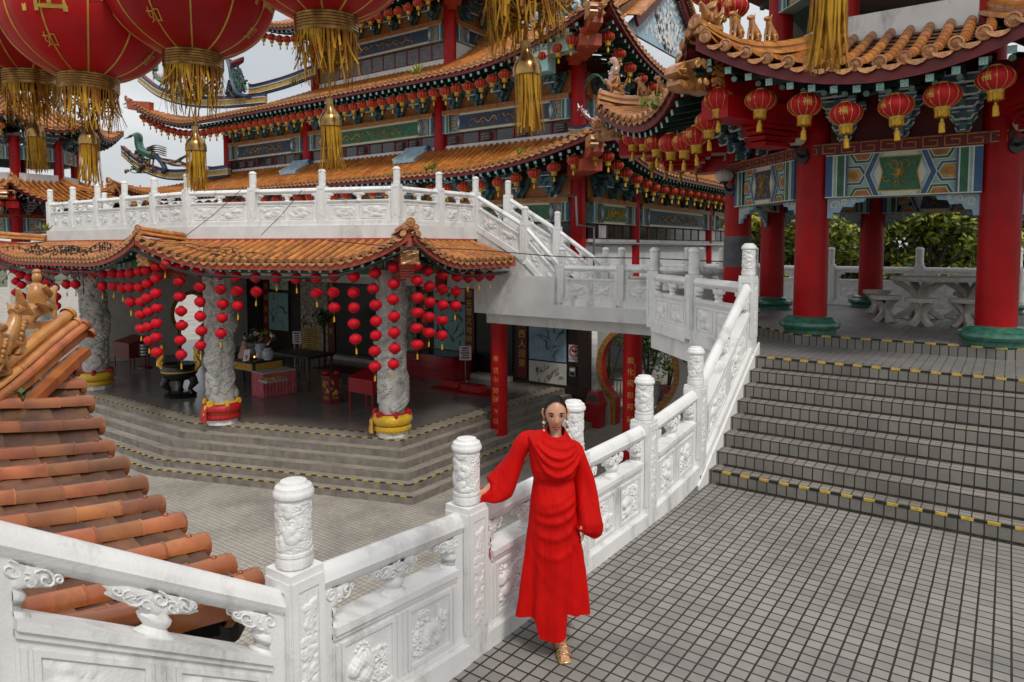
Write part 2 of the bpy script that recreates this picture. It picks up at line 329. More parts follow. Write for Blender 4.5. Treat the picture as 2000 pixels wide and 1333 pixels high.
M['paper'] = mat('white_sign_board', (.7, .68, .66), .6, .04, 5)
M['signred'] = mat('sign_red', (.5, .02, .03), .5, .05, 5)
M['pot'] = mat('grey_glazed_pot', (.12, .14, .14), .35, .2, 6)
M['lampglass'] = mat('frosted_lamp_glass', (.55, .52, .48), .15, .1, 6)
M['rock'] = mat('mossy_dark_render', (.05, .05, .042), .85, .4, 5, col2=(.015, .016, .012), bump=.6, bscale=25)
M['ceil'] = mat('grey_ceiling', (.42, .41, .40), .8, .05, 2)
M['grass'] = mat('far_ground', (.10, .11, .06), .9, .3, .3)
# ================================================================ GROUND, TERRACE, STEPS
ZP, ZF, ZD, ZPL, ZU = -3.2, -2.13, 1.2, 1.35, 3.15      # plaza, shrine floor, bridge deck, pavilion floor, upper terrace
def struct(o): o['kind'] = 'structure'; return o
b = MB(); b.add([(-400, -300, ZP - .06), (400, -300, ZP - .06), (400, 500, ZP - .06), (-400, 500, ZP - .06)], [(0, 1, 2, 3)]); struct(b.build('ground', M['grass'], smooth=0))
b = MB(); b.add([(-120, -30, ZP), (-2.9, -30, ZP), (-2.9, 60, ZP), (-120, 60, ZP)], [(0, 1, 2, 3)]); struct(b.build('plaza', M['plaza'], smooth=0))
b = MB(); b.box(-2.621, 9, -4, 7.42, ZP, 0, 1); b.f.pop(1); b.m.pop(1)
b.add([(-2.66, -4, 0), (9, -4, 0), (9, 7.42, 0), (-2.66, 7.42, 0)], [(0, 1, 2, 3)], 0); struct(b.build('terrace_floor', [M['paving'], M['concrete']], smooth=0))
# stairs: eight risers up to the landing
b = MB(); e = MB(); TR, RI = .236, .15
def edge_strip(e, p, q, up, d=.1, w=.028, drop=.018):      # yellow / black squares along an edge
    p = Vector(p); q = Vector(q); n = max(1, round((q - p).length / d)); dv = (q - p) / n; inn = nrm(Vector((-dv.y, dv.x, 0)))
    if inn.dot(Vector(up)) < 0: inn = -inn
    for i in range(n):
        a = p + dv * i; c = a + dv * .96; o = -inn * .004
        P = [a + o + Vector((0, 0, .004)), c + o + Vector((0, 0, .004)), c + inn * w + Vector((0, 0, .004)), a + inn * w + Vector((0, 0, .004)), a + o - Vector((0, 0, drop)), c + o - Vector((0, 0, drop))]
        e.add(P, [(0, 1, 2, 3), (4, 5, 1, 0)], (i + 1) % 2)
for k in range(8):
    y = 7.42 + TR * k; z = RI * (k + 1); y1 = y + TR + .02
    b.add([(-2.66, y, z - RI), (7, y, z - RI), (7, y, z), (-2.66, y, z)], [(0, 1, 2, 3)], 1)
    b.add([(-2.66, y, z), (7, y, z), (7, y1 - .02, z), (-2.66, y1 - .02, z)], [(0, 1, 2, 3)], 0)
    b.add([(-2.6, y, z - RI), (-2.6, y, z), (-2.6, y1 - .02, z), (-2.6, y1 - .02, z - RI)], [(0, 1, 2, 3)], 1)
    b.add([(-2.54, y - .003, z - RI), (7, y - .003, z - RI), (7, y - .003, z - RI + .022), (-2.54, y - .003, z - RI + .022)], [(0, 1, 2, 3)], 2); b.add([(-2.54, y - .026, z - RI + .003), (7, y - .026, z - RI + .003), (7, y - .003, z - RI + .003), (-2.54, y - .003, z - RI + .003)], [(0, 1, 2, 3)], 2)
    if k in (0, 7): edge_strip(e, (-2.58, y, z), (6.92, y, z), (0, 1, 0))
st = struct(b.build('stairs', [M['tread'], M['riser'], mat('step_foot_strip', (.035, .028, .02), .8, .4, 20)], smooth=0)); e.build('edge_strip', [M['yellow'], M['tapeblack']], st, smooth=0)  # dark strip along each riser foot and the tread before it
# landing, bridge deck and temple forecourt
Y8 = 7.42 + TR * 8
deckp = [(-2.6, 7.42 + TR * 7.98), (8, 7.42 + TR * 7.98), (8, 19.0), (-6.2, 19.0), (-6.2, 21.2), (-9.0, 21.2), (-9, 17), (-12.0, 17), (-12.0, 15.16), (-4.98, 15.16), (-4.98, 11.45)]
b = MB(); b.prism(deckp, (0, 0, .84), (1, 0, 0), (0, 1, 0), ZD - .84, 0, 1); b.m[-len(deckp) - 1] = 1
struct(b.build('landing', [M['platform'], M['concrete']], smooth=0))
# octagonal pavilion floor
PC = Vector((-1.25, 13.62, 0))
def octp(R, a0=22.5): return [(PC.x + R * math.cos(rad(a0 + 45 * k)), PC.y + R * math.sin(rad(a0 + 45 * k))) for k in range(8)]
b = MB(); o8 = octp(3.32)
b.add([(x, y, ZPL) for x, y in o8], [tuple(range(8))], 0)
for k in range(8):
    p, q = o8[k], o8[(k + 1) % 8]; b.add([(*p, ZD), (*q, ZD), (*q, ZPL), (*p, ZPL)], [(0, 1, 2, 3)], 1)
pf = struct(b.build('pavilion_floor', [M['platform'], M['riser']], smooth=0)); e = MB()
for k in range(8):
    p, q = o8[k], o8[(k + 1) % 8]; mid = Vector(((p[0] + q[0]) / 2, (p[1] + q[1]) / 2, 0)); edge_strip(e, (*p, ZPL), (*q, ZPL), PC - mid, d=.13, w=.03)
e.build('edge_strip', [M['yellow'], M['tapeblack']], pf, smooth=0)

# ================================================================ CARVED RELIEF AND BALUSTRADES
def spiral(cx, cy, r, a0, turns, sgn, n=16):
    return [(cx + r * (1 - .85 * i / n) * math.cos(a0 + sgn * turns * 2 * PI * i / n), cy + r * (1 - .85 * i / n) * math.sin(a0 + sgn * turns * 2 * PI * i / n)) for i in range(n + 1)]
def relief(w, h, nx, ny, seed, depth=.02, periodic=False, dens=1.0, border=True, sw=.05):
    r = random.Random(seed); X, Y = np.meshgrid(np.linspace(0, w, nx), np.linspace(0, h, ny), indexing='ij'); H = np.zeros_like(X); sc = min(w, h) if not periodic else w * .3
    strokes = []
    n = int((w * h) / (sc * sc) * 5 * dens) + 3
    for i in range(n):
        cx, cy = r.uniform(.08, .92) * w, r.uniform(.08, .92) * h; q = r.uniform(.08, .2) * sc; a = r.uniform(0, 6.28); s = r.choice((-1, 1))
        strokes.append((spiral(cx, cy, q, a, r.uniform(.9, 1.6), s), sw * sc * r.uniform(.7, 1.1)))
        tx, ty = cx + r.uniform(-.35, .35) * sc, cy + r.uniform(-.35, .35) * sc
        strokes.append(([(cx + (tx - cx) * t + .07 * sc * math.sin(6 * t + a), cy + (ty - cy) * t + .07 * sc * math.cos(5 * t + a)) for t in np.linspace(0, 1, 9)], sw * sc * r.uniform(.7, 1.3)))
    for i in range(max(1, int(w * h / (sc * sc)))):      # a larger body (beast or blossom) under the scrolls
        cx, cy = r.uniform(.35, .65) * w, (i + r.uniform(.4, .6)) / max(1, int(w * h / (sc * sc))) * h; a = r.uniform(0, 6.28)
        strokes.append(([(cx + .28 * sc * t * math.cos(a + t), cy + .28 * sc * t * math.sin(a + t)) for t in np.linspace(-1, 1, 9)], .15 * sc))
    for pts, q in strokes:
        for px, py in pts:
            dx = np.abs(X - px)
            if periodic: dx = np.minimum(dx, w - dx)
            d2 = (dx ** 2 + (Y - py) ** 2) / (q * q); H = np.maximum(H, np.sqrt(np.clip(1 - d2, 0, 1)) * (q / (sw * sc)) ** .5)
    H += .12 * np.sin(X / sc * 60) * np.sin(Y / sc * 60) * (H > .8)
    if border:
        m = np.minimum(Y, h - Y) / (.08 * min(w, h))
        if not periodic: m = np.minimum(m, np.minimum(X, w - X) / (.08 * min(w, h)))
        H *= np.clip(m, 0, 1)
    return X, Y, H / max(1.6, H.max()) * depth
FIN_H = .40
def make_finial(r, res, seed):
    b = MB(); nu, nv = (120, 70) if res else (18, 8)
    X, Y, H = relief(2 * PI * r, .27, nu + 1, nv, seed, .011 if res else .012, True, 2.4 if res else 1.4, sw=.036 if res else .05)
    H[0] = H[-1]; H = H[:-1]; P = np.zeros((nv, nu, 3))
    for i in range(nu):
        t = 2 * PI * i / nu; q = r * .96 + H[i]; P[:, i, 0] = q * math.cos(t); P[:, i, 1] = q * math.sin(t); P[:, i, 2] = .075 + Y[i]
    b.grid(P, 1, wrap=True)
    n = 40 if res else 14
    pet = (lambda t, z: 1 + .05 * abs(math.sin(t * 8))) if res else None
    b.lathe([(r * .86, 0), (r * 1.02, .012), (r * 1.06, .04), (r * .98, .06), (r * 1.04, .066), (r * 1.02, .08), (r * .95, .083)], n=n, fl=pet, mi=0)
    b.lathe([(r * .95, .338), (r * 1.10, .345), (r * 1.14, .358), (r * 1.08, .372), (r * 1.04, .376), (r * 1.0, .392), (r * .78, .402), (r * .76, .404), (r * .72, .414), (r * .5, .419), (r * .1, .42)], n=n, fl=pet, mi=0)
    return b
def make_post(w, h, res, seed):
    b = MB(); b.box(-w / 2, w / 2, -w / 2, w / 2, .0, h, 0)
    for k in range(4):
        a = k * PI / 2; n = Vector((math.cos(a), math.sin(a), 0)); u = Vector((-math.sin(a), math.cos(a), 0)); pw, ph = w * .62, h * .72
        o = n * (w / 2 + .001) + Vector((0, 0, h * .19))
        fr = .012
        for (x0, x1, y0, y1) in ((-w * .5 + .004, -pw / 2, -.0, ph), (pw / 2, w * .5 - .004, 0, ph), (-w * .5 + .004, w * .5 - .004, ph, ph + .05)):
            b.prism([(x0, y0), (x1, y0), (x1, y1), (x0, y1)], o, u, (0, 0, 1), .007, 0)
        nx, ny = (30, 150) if res else (6, 18)
        X, Y, H = relief(pw * .9, ph * .92, nx, ny, seed + k, .010, dens=1.2, sw=.09)
        P = np.zeros((nx, ny, 3)); oo = np.array(o)
        for d in range(3): P[..., d] = oo[d] + (X - pw * .45) * u[d] + n[d] * (H + .001)
        P[..., 2] += Y + ph * .04
        b.grid(P, 1)
    return b
class Protos: pass
PR = Protos()
def proto_mesh(b, name, mats): o = b.build(name, mats); me = o.data; bpy.data.objects.remove(o); return me
PR.fin = [proto_mesh(make_finial(.082, 1, 3 + i), 'finial', [M['white'], M['carve']]) for i in range(2)]
PR.finlo = proto_mesh(make_finial(.085, 0, 9), 'finial', [M['white'], M['carve']])
PR.post = proto_mesh(make_post(.19, .985, 1, 20), 'post', [M['white'], M['carve']])
PR.postlo = proto_mesh(make_post(.2, .985, 0, 30), 'post', [M['white'], M['carve']])
def inst(me, name, parent, loc, rz=0, sc=None):
    o = link(bpy.data.objects.new(name, me)); o.parent = parent; o.location = Vector(loc) - wloc(parent) if parent else loc; o.rotation_euler = (0, 0, rz)
    if sc: o.scale = sc
    if parent: KIDS.setdefault(parent.name, []).append(o)
    return o
def cloud_support(b, A, d, n, s0, z0, h, full, hi, side=0):
    # a vase-shaped support under a cloud-shaped capital, oval in plan
    pr = [(.078, 0), (.082, .05), (.055, .12), (.042, .2), (.058, .32), (.066, .42), (.05, .52), (.06, .56), (.135, .62), (.17, .70), (.165, .80), (.185, .88), (.165, .97), (.12, 1.0)]
    N_ = 28 if hi else 12; V = []
    for r, z in pr:
        for j in range(N_):
            t = 2 * PI * j / N_; w = r * (1 + (.10 * math.cos(6 * t + z * 9) if (z > .55 and hi) else 0)); th = .05 if z > .55 else min(r, .06)
            x = math.cos(t) * w * (1 if full else .85); y = math.sin(t) * th * (1 + .25 * math.sin(x * 70) * (z > .55))
            if side: x = abs(x) * side * .98
            V.append(A + d * (s0 + x) + n * y + Vector((0, 0, z0 + z * h)))
    k = len(pr); F = [(i * N_ + j, i * N_ + (j + 1) % N_, (i + 1) * N_ + (j + 1) % N_, (i + 1) * N_ + j) for i in range(k - 1) for j in range(N_)]
    b.add(V, F, 0)
    if hi:
        for sg in (-1, 1):
            for cx, cz, r_, a in ((-.105, .80, .042, 0), (.105, .80, .042, PI), (-.05, .72, .03, 1), (.05, .72, .03, 2), (0, .86, .035, 1.5), (-.15, .84, .02, 0), (.15, .84, .02, 3)):
                if side and cx * side < 0: continue
                b.tube([A + d * (s0 + cx + u[0]) + n * sg * (.05 * math.sqrt(max(.05, 1 - ((cx + u[0]) / .185) ** 2)) + .001) + Vector((0, 0, z0 + cz * h + u[1])) for u in spiral(0, 0, r_, a, 1.3, 1, 14)], .0055, 6)
            for q in (.05, .09, .13):
                if not side: b.tube([A + d * (s0 + q * x) + n * sg * .046 + Vector((0, 0, z0 + (.93 - .18 * abs(x) ** 2) * h)) for x in np.linspace(-1, 1, 13)], .004, 5)
    return b
def bay(root, A, B, hi, seed, pw=.19, sc=1.0, lift=(0, 0)):
    A = Vector(A); B = Vector(B); dv = Vector((B.x - A.x, B.y - A.y, 0)); Ls = dv.length; d = dv / Ls; n = Vector((d.y, -d.x, 0)); sl = (B.z - A.z) / Ls
    def Pt(s, t, z): return A + d * s + n * t + Vector((0, 0, z + sl * s))
    s0, s1 = pw / 2 - .004, Ls - pw / 2 + .004
    def slab(b, a0, a1, t0, t1, z0, z1, mi=0):
        V = [Pt(a, t, z) for z in (z0, z1) for a, t in ((a0, t0), (a1, t0), (a1, t1), (a0, t1))]
        return b.add(V, [(0, 3, 2, 1), (4, 5, 6, 7), (0, 1, 5, 4), (1, 2, 6, 5), (2, 3, 7, 6), (3, 0, 4, 7)], mi)
    # handrail: lobed section with a curled end block
    b = MB(); sec = []
    for j in range(24 if hi else 12):
        t = 2 * PI * j / (24 if hi else 12); r = .068 * (1 + .05 * math.cos(4 * t)); sec.append((math.cos(t) * r * .92, math.sin(t) * r * 1.06))
    if hi: sec = [(x * (.93 if abs(abs(z) - .022) < .013 else 1), z) for x, z in sec]
    m = len(sec); V = []
    for s in (s0, s1): V += [Pt(s, x, .868 + z) for x, z in sec]
    b.add(V, [(j, (j + 1) % m, m + (j + 1) % m, m + j) for j in range(m)] + [tuple(range(m)), tuple(range(2 * m - 1, m - 1, -1))])
    b.build('handrail', M['white'], root, smooth=35)
    # end stiles + slab
    b = MB(); e = .085
    slab(b, s0, s0 + e, -.05, .05, .12, .82); slab(b, s1 - e, s1, -.05, .05, .12, .82)
    slab(b, s0 + e, s1 - e, -.055, .055, .12, .585); slab(b, s0 + e, s1 - e, -.085, .085, .585, .625)
    slab(b, s0 + e, s1 - e, -.07, .07, .555, .583)
    slab(b, s0 - .0, s1, -.10, .10, -.06, .118)
    Lp = s1 - s0 - 2 * e; nP = 2; cw = Lp / nP; pan = []
    for sg in (-1, 1):
        t = .055 * sg
        for k in range(nP):
            a0 = s0 + e + cw * k + .05; a1 = a0 + cw - .1; z0, z1 = .165, .52
            f = .022
            for (u0, u1, v0, v1) in ((a0, a1, z1 - f, z1), (a0, a1, z0, z0 + f), (a0, a0 + f, z0 + f, z1 - f), (a1 - f, a1, z0 + f, z1 - f)):
                slab(b, u0, u1, min(t, t + .012 * sg), max(t, t + .012 * sg), v0, v1)
            if hi:
                for u0 in (a0 - .038, a1 + .018): slab(b, u0, u0 + .02, min(t, t + .01 * sg), max(t, t + .01 * sg), z0, z1)
            pan.append((a0 + f + .008, a1 - f - .008, z0 + f + .008, z1 - f - .008, t, sg))
    po = b.build('panel', M['white'], root, smooth=0)
    for i, (a0, a1, z0, z1, t, sg) in enumerate(pan):
        nx, ny = (92, 84) if hi else (18, 16)
        if sg < 0 and hi: nx, ny = 20, 18
        X, Y, H = relief(a1 - a0, z1 - z0, nx, ny, seed * 10 + i, .034, dens=1.7 if hi else 1, sw=.036 if hi else .05)
        P = np.zeros((nx, ny, 3)); o0 = Pt(0, 0, 0)
        for q in range(3): P[..., q] = o0[q] + d[q] * (a0 + X) + n[q] * (t + sg * (.001 + H))
        P[..., 2] += z0 + Y + sl * (a0 + X)
        g = MB(); g.grid(P, 0, flip=sg < 0); g.build('carving', M['carve'], po, smooth=180)
    for s, fu, sd_ in ((s0 + e, 0, 1), ((s0 + s1) / 2, 1, 0), (s1 - e, 0, -1)):
        g = MB(); cloud_support(g, Pt(s, 0, 0), d + Vector((0, 0, sl)) , n, 0, .622, .19, fu, hi, sd_); g.build('cloud_support', M['carve'] if hi else M['white'], root, smooth=60)
def balustrade(label, pts, hi=0, seed=1, posts=None, name='balustrade'):
    root = thing(name, pts[0], label, 'balustrade')
    for i, p in enumerate(pts):
        q = pts[min(i + 1, len(pts) - 1)]; q0 = pts[max(0, i - 1)] if i == len(pts) - 1 else p
        rz = math.atan2(q[1] - q0[1], q[0] - q0[0]) if len(pts) > 1 else 0
        if posts is None or posts[i]:
            h = 1 if hi else 0
            po = inst(PR.post if h else PR.postlo, 'post', root, p, rz); inst(PR.fin[i % 2] if h else PR.finlo, 'finial', po, Vector(p) + Vector((0, 0, .985)), 0)
        if i < len(pts) - 1: bay(root, p, pts[i + 1], hi, seed + i)
    return root
XW = -2.75
near = balustrade('white carved balustrade the woman in red leans on, climbing on beside the wide steps',
    [(XW, 2.05, .09), (XW, 3.355, 0), (XW, 4.68, 0), (XW, 5.99, 0), (XW, 7.30, .12), (XW, 9.12, 1.25)], 1, 40)
balustrade('white sloping balustrade in the bottom left corner in front of the terracotta roof', [(XW, 2.045, -.005), (XW, .70, .84), (XW, -.6, 1.66)], 1, 60, [0, 1, 0])
# plinth and stair stringer under the near balustrade
b = MB(); b.box(XW - .14, XW + .128, -3, 7.40, ZP, -.061, 0)
st2 = [(7.42, -.5), (7.42, .02)]
V = [(7.3, -.8), (9.4, -.8), (9.4, 1.19), (7.3, .055)]
b.prism(V, (XW - .13, 0, 0), (0, 1, 0), (0, 0, 1), .23, 0)
b.prism([(7.2, -.4), (9.26, .8), (9.26, 1.36), (7.2, .08), (7.14, .04), (7.14, -.4)], (XW + .101, 0, 0), (0, 1, 0), (0, 0, 1), .022, 0)
tag(b.build('retaining_wall', M['white'], smooth=0), 'white retaining wall carrying the near balustrade and the side of the wide steps', 'wall')
balustrade('white balustrade turning the corner at the head of the steps, above the moon gate', [(XW, 9.12, 1.2), (-3.92, 10.27, ZD), (-5.08, 11.43, ZD), (-5.08, 13.3, ZD), (-5.08, 15.0, ZD)], 0, 70, [0, 1, 1, 1, 1])
balustrade('white balustrade along the bridge above the two red pillars', [(-9.3, 15.22, ZD), (-7.62, 15.22, ZD), (-5.94, 15.22, ZD)], 0, 80)
balustrade('white balustrade sloping down the front of the small stair to the bridge', [(-12.1, 15.22, ZU), (-10.45, 15.22, 2.28), (-9.3, 15.22, ZD)], 0, 90, [0, 1, 0])
balustrade('white balustrade sloping down the far side of the small stair to the bridge', [(-12.0, 16.6, ZU), (-10.3, 16.6, 2.2), (-8.95, 16.9, ZD), (-7.6, 17.2, ZD), (-6.9, 18.6, ZD), (-6.3, 20.2, ZD)], 0, 100)
balustrade('long white balustrade around the upper terrace above the shrine roof', [(-12.1, 15.2, ZU), (-12.12, 13.7, ZU), (-12.15, 12.2, ZU), (-14.07, 11.52, ZU), (-15.98, 10.85, ZU), (-17.9, 10.17, ZU), (-19.6, 10.17, ZU), (-21.3, 10.17, ZU), (-23.0, 10.17, ZU), (-24.7, 10.17, ZU), (-26.4, 10.17, ZU), (-26.4, 11.9, ZU)], 0, 120)
balustrade('beige carved balustrade behind the stone table at the back of the pavilion', [(-7.3, 18.6, ZD), (-5.45, 18.6, ZD), (-3.6, 18.6, ZD), (-1.7, 18.6, ZD), (.14, 18.6, ZD), (2.0, 18.6, ZD)], 0, 150)
# upper terrace deck and its fascia
terr = [(-12.0, 17.4), (-12.0, 15.1), (-12.03, 12.1), (-17.9, 10.05), (-26.5, 10.05), (-26.5, 17.4)]
b = MB(); b.prism(terr, (0, 0, ZU - .32), (1, 0, 0), (0, 1, 0), .32, 0)
struct(b.build('upper_terrace', M['concrete'], smooth=0))
# bridge fascia, beam, stair flank
b = MB(); b.box(-12.02, -9.421, 15.02, 15.117, .80, 1.86); b.box(-9.42, -4.9, 15.02, 15.158, .80, 1.138); b.box(-11.85, -5.2, 15.36, 15.78, .5, .838)
b.prism([(-12.0, 1.8), (-9.3, 1.0), (-9.3, 1.28), (-12.0, 3.12)], (0, 15.3, 0), (1, 0, 0), (0, 0, 1), .16)
b.prism([(-12.0, 1.2), (-9.3, 1.2), (-12.0, 3.1)], (0, 16.7, 0), (1, 0, 0), (0, 0, 1), .16)
for k in range(11): b.box(-12.0 + .25 * k, -11.75 + .25 * k, 15.3, 16.55, 1.205, 3.12 - .174 * k - .1)
d45 = Vector((-.7071, .7071, 0)); n45 = Vector((-.7071, -.7071, 0))
b.obox(Vector((-2.72, 9.1, .985)) + d45 * 1.66 - n45 * .0, d45 * 1.66, n45 * .06, (0, 0, .155)); b.box(-5.12, -5.02, 11.4, 15.02, .83, 1.14)
tag(b.build('bridge', M['concrete'], smooth=0), 'white bridge with a deep beam spanning between the two red pillars', 'bridge')
# ================================================================ ROOFS, BRACKETS, PAINTED BEAMS
def halfpipe(b, pts, side, r0, r1, n=6, mi=0, up=1.0, cap=None):
    # half-round tile along pts; side = unit horizontal vector across; r0 at the lower end
    pts = [Vector(p) for p in pts]; k = len(pts); V = []
    for i, p in enumerate(pts):
        T = nrm(pts[min(i + 1, k - 1)] - pts[max(0, i - 1)]); Nn = nrm(side.cross(T));
        if Nn.z < 0: Nn = -Nn
        r = r0 + (r1 - r0) * i / (k - 1)
        for j in range(n + 1):
            a = PI * j / n; V.append(p + side * math.cos(a) * r + Nn * math.sin(a) * r * up)
    m = n + 1
    b.add(V, [(i * m + j, i * m + j + 1, (i + 1) * m + j + 1, (i + 1) * m + j) for i in range(k - 1) for j in range(n)] + [tuple(range(n, -1, -1)), tuple((k - 1) * m + j for j in range(m))], mi)
class Slope:
    """One roof plane: eave A->B (seen from outside, left to right), rising inwards by D, hips cutting it at insets ia, ib."""
    def __init__(s, A, B, zmid, ztA, ztB, Lc, D, zU, ia, ib, conc=1.35, fl=.25, inn=None):
        s.A = Vector((A[0], A[1], 0)); s.B = Vector((B[0], B[1], 0)); s.L = (s.B - s.A).length; s.d = (s.B - s.A) / s.L
        s.n = Vector((-s.d.y, s.d.x, 0)); s.zmid = zmid; s.ztA = ztA; s.ztB = ztB; s.Lc = Lc; s.D = D; s.zU = zU; s.ia = ia; s.ib = ib; s.conc = conc; s.fl = fl
    def up(s, x):
        a = max(0, 1 - x / s.Lc); c = max(0, 1 - (s.L - x) / s.Lc)
        return (s.ztA - s.zmid) * a ** 2 + (s.ztB - s.zmid) * c ** 2, s.fl * (a ** 2 + c ** 2)
    def qmax(s, x):
        q = 1
        if s.ia > 0: q = min(q, x / s.ia)
        if s.ib > 0: q = min(q, (s.L - x) / s.ib)
        return max(0.02, q)
    def P(s, x, q, dz=0):
        u, f = s.up(x)
        return s.A + s.d * x - s.n * (f * (1 - q)) + s.n * (s.D * q) + Vector((0, 0, s.zmid + (s.zU - s.zmid) * q ** s.conc + u * (1 - q) ** 1.6 + dz))
def tile_rows(bt, sl, pitch, r, seglen, mt=0, me=1, mp=2, n=6, ends=True, knob=False):
    N_ = max(2, int(round(sl.L / pitch))); pt = sl.L / N_
    for i in range(N_):
        x = (i + .5) * pt; qm = sl.qmax(x); Lr = sl.D * qm; k = max(1, int(round(Lr / seglen)))
        for j in range(k):
            q0, q1 = qm * j / k, qm * (j + 1) / k
            halfpipe(bt, [sl.P(x, q0 - (.012 / sl.D if j else 0), r * .35), sl.P(x, (q0 + q1) / 2, r * .35), sl.P(x, q1, r * .35)], sl.d, r * 1.04, r * .95, n, mt, 1.15)
        e = sl.P(x, 0, r * .35); T = nrm(e - sl.P(x, .06, r * .35)); upv = nrm(sl.d.cross(T)); upv = upv if upv.z > 0 else -upv
        if ends:
            V = []; c = e + T * .012; rr = r * 1.18; m = 12
            for z, q in ((-.02, 1.0), (.012, 1.0), (.018, .8), (.008, .7), (.016, .35), (.02, .05)):
                for a in range(m): V.append(c + T * z + (sl.d * math.cos(2 * PI * a / m) + upv * math.sin(2 * PI * a / m)) * rr * q)
            bt.add(V, [(a * m + c_, a * m + (c_ + 1) % m, (a + 1) * m + (c_ + 1) % m, (a + 1) * m + c_) for a in range(5) for c_ in range(m)], me)
        if knob: bt.ball(sl.P(x, .09 / sl.D * 1.2, r * 1.7), r * .28, 8, 5, me)
    V = []; nx_ = N_ * 2
    for i in range(nx_ + 1):
        x = min(max(i * pt / 2, .02), sl.L - .02); qm = sl.qmax(x); V += [sl.P(x, qm * q, -r * .42) for q in (0, .15, .3, .45, .6, .8, 1)]
    bt.add(V, [(i * 7 + j, (i + 1) * 7 + j, (i + 1) * 7 + j + 1, i * 7 + j + 1) for i in range(nx_) for j in range(6)], mp)
    for i in range(N_ + 1):
        x = min(max(i * pt, .02), sl.L - .02); qm = sl.qmax(x); Lr = sl.D * qm; k = max(1, int(round(Lr / (seglen * .8)))); hw = pt * .5
        for j in range(k):
            V = []
            for q, lift in ((qm * j / k - (.03 / sl.D if j else 0), .022), (qm * (j + 1) / k, 0)):
                for t, dz in ((-1, .5), (-.5, .12), (0, 0), (.5, .12), (1, .5)): V.append(sl.P(min(max(x + t * hw, 0), sl.L), q, dz * r * .7 - r * .3 + lift))
            bt.add(V, [(a, a + 1, a + 6, a + 5) for a in range(4)], mp)
        if ends and 0 < i < N_:                         # tongue-shaped drip tile
            e = sl.P(x, 0, -r * .1); T = nrm(e - sl.P(x, .06, -r * .1)); dn = nrm(T * .3 + Vector((0, 0, -1))); V = [e - sl.d * hw * .86 + T * .015]
            pr = [(-.86, 0), (-.8, .5), (-.55, .95), (-.2, 1.25), (0, 1.35), (.2, 1.25), (.55, .95), (.8, .5), (.86, 0), (.4, .25), (-.4, .25)]
            V = [e + T * .02 + sl.d * (hw * a) + dn * (r * .95 * c) for a, c in pr]; V += [v - T * .02 for v in V]; m = len(pr)
            bt.add(V, [tuple(range(m)), tuple(range(2 * m - 1, m - 1, -1))] + [(a, (a + 1) % m, m + (a + 1) % m, m + a) for a in range(m)], me)
def under_eave(bf, br, sl, inset, drop, pitch=.3, nx=40, rw=.085, mi_f=0, two=True, each=None):
    # red fascia + soffit, and green rafters with pale ends
    V = []
    for i in range(nx + 1):
        x = sl.L * i / nx; qi = min(inset / sl.D, sl.qmax(x)); a = sl.P(x, 0, -.025); T = -sl.n
        p2 = sl.P(x, qi, 0); p2.z = min(p2.z - .10, a.z - .05 + .22 * qi * sl.D)
        V += [a + T * -.02, a + T * -.02 - Vector((0, 0, .165)), p2]
    bf.add(V, [(i * 3 + j, (i + 1) * 3 + j, (i + 1) * 3 + j + 1, i * 3 + j + 1) for i in range(nx) for j in range(2)], mi_f)
    k = int(sl.L / pitch)
    for i in range(k):
        x = (i + .5) * sl.L / k; qi = min(inset / sl.D * .98, sl.qmax(x) * .95)
        if qi * sl.D < .25: continue
        a = sl.P(x, .10 / sl.D, -.06 - .13 - rw * .7); c = sl.P(x, qi, 0); c.z = min(c.z - .2, a.z + .22 * qi * sl.D)
        c2 = a.lerp(c, .62); br.bar(a, c2, rw, rw, 0, emi=1)
        if two:
            a2 = a.lerp(c, .32) - Vector((0, 0, rw * 1.1)); br.tube([a2, c - Vector((0, 0, rw * 1.2))], rw * .5, 8, 0)
            d2 = nrm(a2 - c); br.tube([a2 + d2 * .004, a2 + d2 * .012], rw * .46, 8, 1)
        if each: each(br); br = MB()
